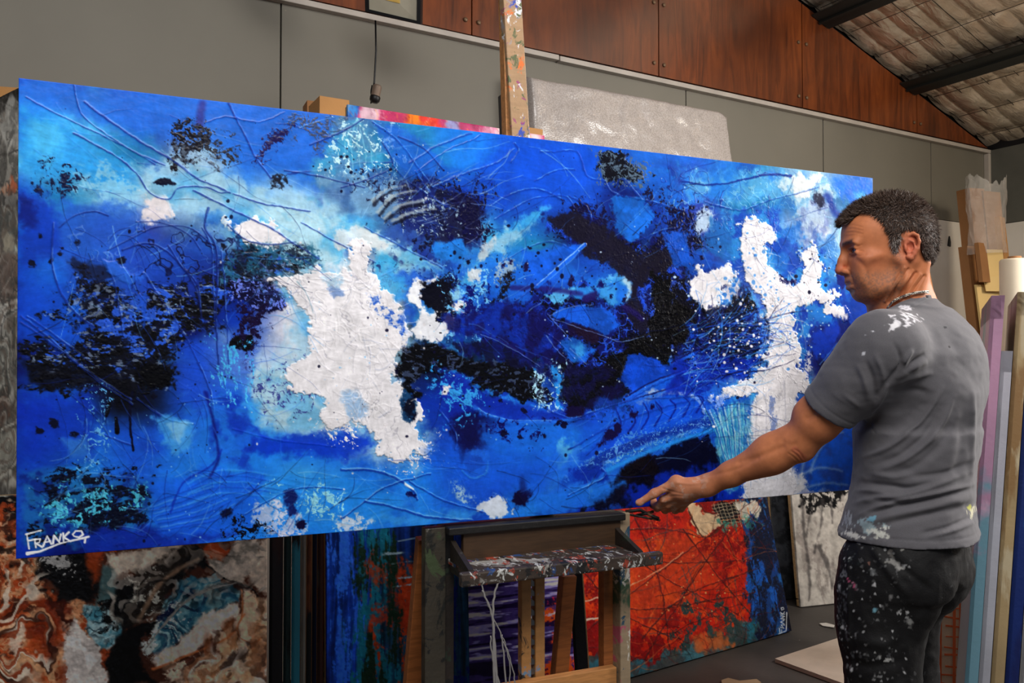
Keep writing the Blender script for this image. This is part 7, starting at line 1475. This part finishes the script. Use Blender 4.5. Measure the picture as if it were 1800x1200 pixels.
for a, w, h in (([(1511, 805), (1557, 788), (1590, 766), (1618, 740), (1639, 712), (1655, 682)], 4.5, .0055), ([(1520, 790), (1560, 770), (1590, 745), (1615, 715), (1630, 680)], 14, -.004), ([(1525, 818), (1575, 804), (1610, 780), (1636, 750), (1652, 715)], 6, -.0035),
                ([(1540, 828), (1590, 807), (1632, 775), (1658, 740), (1676, 698)], 5.5, .0048), ([(1560, 838), (1610, 818), (1650, 785), (1676, 740)], 7, -.0028), ([(1709, 680), (1711, 760), (1707, 850)], 4.5, .003), ([(1695, 700), (1692, 780), (1680, 840)], 9, -.0025), ([(1574, 676), (1612, 661), (1640, 655)], 5, .0022), ([(1566, 690), (1600, 684), (1632, 690)], 6, -.002),
                ([(1569, 600), (1582, 625), (1580, 645), (1553, 678), (1540, 700)], 4, -.0042), ([(1587, 640), (1604, 613)], 4, .004), ([(1590, 655), (1607, 636), (1627, 621)], 4.5, -.004), ([(1575, 668), (1600, 648), (1630, 634)], 5, .003), ([(1560, 672), (1548, 700), (1532, 728)], 4.5, .003),
                ([(1500, 846), (1560, 853), (1599, 858), (1640, 848)], 5, -.005), ([(1499, 884), (1550, 874), (1600, 867), (1705, 830)], 5, .005), ([(1530, 876), (1580, 883), (1600, 880)], 4, -.0035), ([(1505, 908), (1560, 886), (1620, 872), (1711, 852)], 4.5, .005), ([(1520, 902), (1560, 893), (1636, 877), (1708, 858)], 5, -.005), ([(1490, 862), (1530, 862), (1560, 866)], 4, .003),
                ([(1500, 925), (1560, 908), (1640, 890), (1712, 872)], 7, .004), ([(1540, 925), (1620, 906), (1712, 886)], 6, -.0035), ([(1600, 838), (1660, 832), (1708, 812)], 5, -.003), ([(1630, 944), (1670, 934), (1714, 917)], 3.5, .003), ([(1620, 937), (1660, 928), (1712, 908)], 3.5, -.003), ([(1655, 560), (1690, 590), (1705, 640)], 12, .002), ([(1585, 555), (1640, 580), (1670, 640)], 14, .002),
                ([(1506, 640), (1520, 670), (1526, 705)], 5, .0022), ([(1520, 632), (1534, 665), (1538, 700)], 4.5, -.0022), ([(1538, 622), (1550, 650), (1552, 670)], 4.5, .0022), ([(1480, 690), (1500, 706), (1512, 716)], 4, .0012),
                ([(1530, 832), (1570, 838), (1600, 832)], 5, .003), ([(1512, 770), (1530, 745), (1545, 715)], 6, -.003)): fold(a, w, h)
disp *= 1.7; disp += .003*vfbm(V*np.array((1, 1, 1.5)), .07, 21)+.0004*vfbm(V, .02, 22)
cuff_t = (V-cuff)@d; m_ = np.linalg.norm(V-cuff, axis=1) < .11; disp += m_*(-.0016*np.exp(-((cuff_t+.022)/.0025)**2))
hz = (V-hemp)@(hemn/np.linalg.norm(hemn)); disp += -.0015*np.exp(-((hz+.02)/.0025)**2)
cz = (V-npt)@(UPV*math.cos(R(33))+CH*math.sin(R(33))); cr_ = np.linalg.norm(V-npt-((V-npt)@nax)[:, None]*nax, axis=1); disp += (-.003*np.exp(-((cz+.020)/.003)**2)+.0012*sstep(-.018, -.012, cz))*(cr_ < .088)
disp[np.linalg.norm(V-cuff, axis=1) < .09] *= .6
V = V+N*disp[:, None]
shirt_c = np.tile(np.array((97, 95, 99), float), (len(V), 1))*(1+.05*vfbm(V, .08, 31))[:, None]
nzs = vfbm(V, .010, 33, 3); nz2 = vfbm(V*np.array((1, 1, .5)), .006, 34, 2)
def splash(cx, cy, rx, ry, ang, th, c, a=.95):
    global shirt_c
    ca, sa = math.cos(R(ang)), math.sin(R(ang)); u = ((X_-cx)*ca+(Y_-cy)*sa)/rx; v = (-(X_-cx)*sa+(Y_-cy)*ca)/ry; m = sstep(th, th-.25, np.sqrt(u*u+v*v)+.9*nzs+.5*nz2)*(N@(-FWD) > -.2)*a; shirt_c = shirt_c*(1-m[:, None])+np.array(c, float)*m[:, None]
splash(1578, 566, 34, 17, 0, .55, (212, 210, 216)); splash(1596, 556, 30, 8, 20, .5, (214, 212, 218)); splash(1590, 541, 14, 5, 5, .6, (206, 204, 212)); splash(1534, 582, 8, 5, 0, .6, (224, 224, 230)); splash(1522, 588, 6, 3, 0, .6, (214, 214, 220)); splash(1518, 621, 3, 3, 0, .8, (206, 206, 212)); splash(1573, 570, 20, 9, 30, .6, (224, 222, 226))
splash(1530, 925, 34, 24, 0, .62, (150, 170, 176)); splash(1545, 935, 24, 14, 10, .7, (206, 206, 196)); splash(1490, 915, 20, 18, 0, .5, (176, 182, 186)); splash(1536, 915, 18, 12, 0, .6, (110, 160, 180)); splash(1500, 940, 30, 8, 10, .6, (210, 208, 200)); splash(1709, 900, 10, 14, 0, .6, (206, 200, 170)); splash(1706, 893, 5, 7, 0, .6, (180, 180, 70)); splash(1661, 576, 4, 3, 0, .7, (40, 40, 44)); splash(1668, 610, 2.5, 2.5, 0, .9, (30, 30, 34))
n_ = NT('cotton_grey'); at_ = n_.n('ShaderNodeAttribute', _attribute_name='pigment'); n_.bump(n_.noise(700, 2), .25, .001); MAT_SHIRT = n_.done(n_.mix(.2, at_.outputs['Color'], n_.ramp(n_.noise(500, 2), [(.35, (.35, .35, .35)), (.65, (.65, .65, .65))]), 'OVERLAY'), .85, 0, .2)
n_.b.inputs['Sheen Weight'].default_value = .15
child('t_shirt', V, F, MAT_SHIRT, shirt_c)
# ---- trousers
HPL = J(1560, 985, 1.86); HPR = J(1592, 985, 2.02); KNL = J(1545, 1330, 1.86); ANL = J(1560, 1690, 1.90); KNR = J(1572, 1330, 2.06); ANR = J(1690, 1640, 2.14)
f = Field(*bounds(J(1440, 920, 1.9), J(1740, 920, 1.9), (ANL[0], ANL[1], .05), (ANR[0], ANR[1], .05), J(1500, 1200, 1.75), m=.10), .0044)
f.column([sec(1596, 918, .112, .150), sec(1594, 960, .118, .155), sec(1588, 1010, .110, .155)], 2.4, .03)
for Hh, Kk, Aa in ((HPL, KNL, ANL), (HPR, KNR, ANR)):
    f.cone(Hh-UPV*.02, Kk, .090, .074, .03); f.cone(Kk, np.array((Aa[0], Aa[1], .07)), .076, .070, .03)
f.ellip(J(1653, 1000, 1.97)-UPV*.0, (.070, .11, .10), [CH, LF, UPV], .04); f.ellip(J(1600, 1000, 1.83), (.08, .08, .11), None, .05)
f.ellip(J(1524, 1070, 1.86), (.052, .07, .14), None, .05); f.cone(J(1604, 1190, 2.04), J(1628, 1290, 2.10), .050, .078, .03)
f.plane(J(1600, 930, DM), UPV); f.plane((0, 0, .03), -UPV)
V, F = f.skin(); V = relax(V, F, 2, .5); N = normals(V, F); X_, Y_ = proj_np(V); vis = np.clip(N@(-FWD)*1.6+.25, 0, 1); disp = np.zeros(len(V))
for a, w, h in (([(1530, 960), (1560, 1000), (1600, 1050)], 7, .005), ([(1545, 955), (1590, 1000), (1640, 1040)], 6, -.004), ([(1472, 960), (1470, 1060), (1476, 1200)], 4, .004), ([(1490, 960), (1492, 1080), (1496, 1200)], 3, .003), ([(1600, 1080), (1580, 1140), (1590, 1200)], 12, -.006), ([(1650, 1000), (1640, 1060), (1600, 1100)], 8, .004), ([(1500, 1120), (1550, 1130), (1600, 1110)], 10, .004), ([(1480, 1160), (1540, 1170), (1600, 1160)], 9, -.005)): fold(a, w, h)
disp += .006*vfbm(V*np.array((1, 1, .8)), .07, 41)+.0015*vfbm(V, .02, 42); V = V+N*disp[:, None]
tc = np.tile(np.array((16, 15, 16), float), (len(V), 1)); n1 = vfbm(V, .013, 43, 3); n2 = vfbm(V, .007, 44, 2)
shirt_c = tc; nzs = n1; nz2 = n2
for q in ((1572, 988, 30, 10, 38, .62, (128, 126, 122)), (1588, 998, 16, 9, 30, .5, (150, 148, 144)), (1566, 975, 26, 7, 40, .5, (88, 84, 80)), (1598, 960, 18, 4, 5, .5, (170, 168, 164)), (1586, 966, 14, 3, 0, .5, (140, 138, 132)), (1492, 975, 20, 34, 0, .16, (92, 100, 96)), (1512, 985, 20, 20, 0, .12, (44, 84, 76)), (1532, 988, 14, 7, 120, .4, (160, 110, 96)), (1530, 1000, 30, 22, 0, .0, (96, 98, 98)), (1494, 1022, 20, 6, 50, .55, (190, 84, 120)),
          (1482, 1060, 16, 70, 0, .3, (84, 86, 90)), (1487, 1010, 12, 26, 0, .3, (120, 122, 126)), (1538, 1073, 6, 5, 0, .8, (110, 160, 176)), (1566, 1050, 3, 8, 0, .6, (110, 108, 108)), (1516, 1040, 44, 40, 0, -.1, (96, 96, 98)), (1550, 1155, 44, 20, 0, .02, (170, 170, 168)), (1560, 1160, 16, 7, 0, .5, (214, 214, 210)), (1600, 1096, 4, 7, 0, .7, (130, 130, 128)), (1490, 1120, 22, 80, 0, .16, (84, 86, 88)), (1540, 1188, 60, 20, 0, -.05, (130, 130, 130)), (1640, 1195, 8, 8, 0, .1, (170, 170, 160)), (1480, 955, 20, 12, 0, .4, (140, 146, 150))):
    splash(*q)
R_ = np.random.RandomState(4)
for i in range(260):
    x = 1472+130*R_.rand()**1.6; y = R_.uniform(950, 1200); r_ = 1.3+1.9*R_.rand()**4; w_ = sstep(r_, r_-1.2, np.hypot(X_-x, (Y_-y)*R_.uniform(.6, 1.1)))*(N@(-FWD) > 0); v_ = R_.choice([80, 110, 150, 190]); shirt_c = shirt_c*(1-w_[:, None])+v_*w_[:, None]
n_ = NT('black_denim'); at_ = n_.n('ShaderNodeAttribute', _attribute_name='pigment'); c_ = n_.mix(n_.ramp(n_.noise(55, 5), [(.66, (0, 0, 0)), (.69, (.5, .5, .5))]), at_.outputs['Color'], srgb((84, 84, 86)))
n_.bump(n_.noise(260, 3), .3, .002); MAT_TR = n_.done(c_, .7, 0, .3); child('trousers', V, F, MAT_TR, shirt_c)
# ---- shoes, out of the picture but on the floor
for A_, s in ((ANL, 0), (ANR, 1)):
    f = Field(*bounds((A_[0], A_[1], 0), m=.34), .008); p = np.array((A_[0], A_[1], .055)); f.cone(p-CH*.04-UPV*.015, p+CH*.15-UPV*.022, .044, .036, .03); f.cone(p-UPV*.01, p+UPV*.04, .046, .042, .03); f.plane((0, 0, .001), -UPV)
    V, F = f.skin(); child('shoe', V, F, mat_plain('old_shoe', (46, 42, 40), .7))
# ---- hair: a close cap under thousands of short strands
hpoly = [(112, 52), (113, 66), (100, 84), (84, 96), (60, 108), (30, 122), (-10, 128), (-60, 112), (-100, 78), (-112, 30), (-106, -20), (-92, -50), (-78, -66), (-70, -60), (-58, -66), (-50, -44), (-40, -22), (-36, 6), (-28, 22), (-12, 26), (2, 18), (8, -2), (12, -26), (20, -30), (23, -8), (26, 12), (38, 40), (58, 66), (78, 72), (94, 60), (104, 50)]
f = Field(*bounds(hd(130, 0, 0), hd(-125, 100, 140), hd(-125, -100, -80), m=.01), .0026)
E = f.ellip; E(hd(3, 0, 26), (.095, .0815, .090), HM, .0); E(hd(-22, 0, 12), (.071, .079, .082), HM, .02); E(hd(64, 0, 44), (.048, .062, .040), HM, .02); E(hd(-32, 0, -28), (.049, .064, .044), HM, .03)
E(hd(10, 0, 62), (.076, .062, .050), HM, .02)
G = np.meshgrid(*f.ax, indexing='ij'); pa = sum((G[i]-HC[i])*HF[i] for i in range(3))*1000; pc = sum((G[i]-HC[i])*HU[i] for i in range(3))*1000; pb = np.abs(sum((G[i]-HC[i])*HL[i] for i in range(3)))*1000
def poly_sd(x, y, pts):
    d = np.full(x.shape, 1e9, np.float32); ins = np.zeros(x.shape, bool)
    for (ax_, ay_), (bx_, by_) in zip(pts, pts[1:]+pts[:1]):
        ex, ey = bx_-ax_, by_-ay_; t = np.clip(((x-ax_)*ex+(y-ay_)*ey)/(ex*ex+ey*ey+1e-9), 0, 1); d = np.minimum(d, (x-ax_-t*ex)**2+(y-ay_-t*ey)**2); ins ^= ((ay_ > y) != (by_ > y)) & (x < ex*(y-ay_)/(ey if abs(ey) > 1e-9 else 1e-9)+ax_)
    return np.where(ins, -np.sqrt(d), np.sqrt(d))
f.d = np.maximum(f.d, (poly_sd(pa, pc, hpoly)*.001).astype(np.float32)); del G, pa, pc, pb
V, F = f.skin(); V = relax(V, F, 2, .5); N = normals(V, F); V = V+N*(.0016*vfbm(V, .008, 51, 3))[:, None]
R_ = np.random.RandomState(11); ctr = V.mean(0); out = (V-hd(-10, 0, 10)); outn = out/np.linalg.norm(out, axis=1)[:, None]; ok = np.where((N*outn).sum(1) > .35)[0]
pick = ok[R_.randint(0, len(ok), 30000)]; P0 = V[pick]-N[pick]*.002; a0, b0_, c0 = head_abc(P0)
front = sstep(40, 100, a0)[:, None]; flow = -HU[None]*(.75-.75*front)*sstep(90, 20, c0)[:, None]+HF[None]*(.25+.55*front)+HU[None]*.25*front-HF[None]*(.45*sstep(20, -60, a0))[:, None]; flow = flow*(1)+R_.normal(0, .28, (len(pick), 3)); swirl = vfbm(P0, .03, 61)[:, None]
dr = N[pick]*.34+flow*.85+np.cross(N[pick], flow)*swirl*1.6; dr /= np.linalg.norm(dr, axis=1)[:, None]
Ls = (.008+.007*R_.rand(len(pick))+.005*front[:, 0]+.003*sstep(60, 110, c0))*(1-.5*sstep(-20, -60, c0)); wv = np.cross(dr, N[pick]+R_.normal(0, .3, (len(pick), 3))); wv /= np.linalg.norm(wv, axis=1)[:, None]; wd_ = .00055
mid = P0+dr*(Ls*.55)[:, None]; d2 = dr-N[pick]*.35+flow*.3; d2 /= np.linalg.norm(d2, axis=1)[:, None]; tip = mid+d2*(Ls*.45)[:, None]
SVh = np.stack([P0-wv*wd_, P0+wv*wd_, mid+wv*wd_*.8, mid-wv*wd_*.8, tip+wv*wd_*.2, tip-wv*wd_*.2], 1).reshape(-1, 3); k6 = np.arange(len(pick))[:, None]*6+len(V)
Fh = np.concatenate([k6+np.array([0, 1, 2, 3]), k6+np.array([3, 2, 4, 5])])
hc = np.array([(72, 54, 44), (88, 68, 56), (54, 41, 36), (118, 102, 94), (158, 148, 142)], float); w_ = R_.choice(5, len(pick), p=[.36, .28, .24, .10, .02]); temple = (a0 > 4) & (c0 < 10) & (R_.rand(len(pick)) < .5); w_[temple] = 4
CH_ = np.concatenate([np.tile(np.array((46, 36, 32), float), (len(V), 1)), np.repeat(hc[w_], 6, 0)])
n_ = NT('hair_brown_grey'); at_ = n_.n('ShaderNodeAttribute', _attribute_name='pigment'); MAT_HAIR = n_.done(at_.outputs['Color'], .6, 0, .25)
child('hair', np.concatenate([V, SVh]), np.concatenate([F, Fh]), MAT_HAIR, CH_)
# ---- fingernail and neck chain
t = HAND['nail']; nd = (t[3]-t[2])/np.linalg.norm(t[3]-t[2])
MB().lathe([(.0001, .0008), (.003, .0007), (.0042, 0), (.0042, -.001)], t[3]+nd*.001-FWD*.0078+UPV*.002, tuple(-FWD+UPV*.3), 14).build('thumbnail', mat_plain('nail', (206, 160, 146), .3, bump=0), man, True)
HN = len(SKIN_V[0]); hx, hy = XS[:HN], YS[:HN]; hdep = (SV[:HN]-np.array((0, 0, CAMH)))@FWD
def on_skin(x, y, D):
    """just above the skin of the neck along a survey ray"""
    k = np.where(np.hypot(hx-x, hy-y) < 2.5)[0]
    if len(k): D = min(D+.05, hdep[k].min())
    return Vector(J(x, y, D))-Vector(FWD)*.0028
chain_px = catmull([(1560, 541, 1.885), (1568, 531, 1.868), (1580, 524, 1.858), (1595, 518, 1.855), (1610, 514.5, 1.862), (1622, 513, 1.885), (1631, 513.5, 1.92)], 7)
m = MB(); 
for i, (x, y, D) in enumerate(chain_px[:-1]):
    a = on_skin(x, y, D); b = on_skin(*chain_px[i+1]); dd = (b-a).normalized(); nrm = Vector(RGT).cross(dd).normalized() if i % 2 else Vector(FWD).cross(dd).normalized(); sd_ = dd.cross(nrm)
    lp = [a+dd*(.0036*math.cos(t_))+nrm*(.0024*math.sin(t_)) for t_ in np.linspace(0, 2*PI, 11)]; m.tube(lp, .0011, 5)
tag(m.build('neck_chain', mat_plain('silver', (196, 188, 176), .25, .9, .05, bump=0), man, True), 'silver link chain')
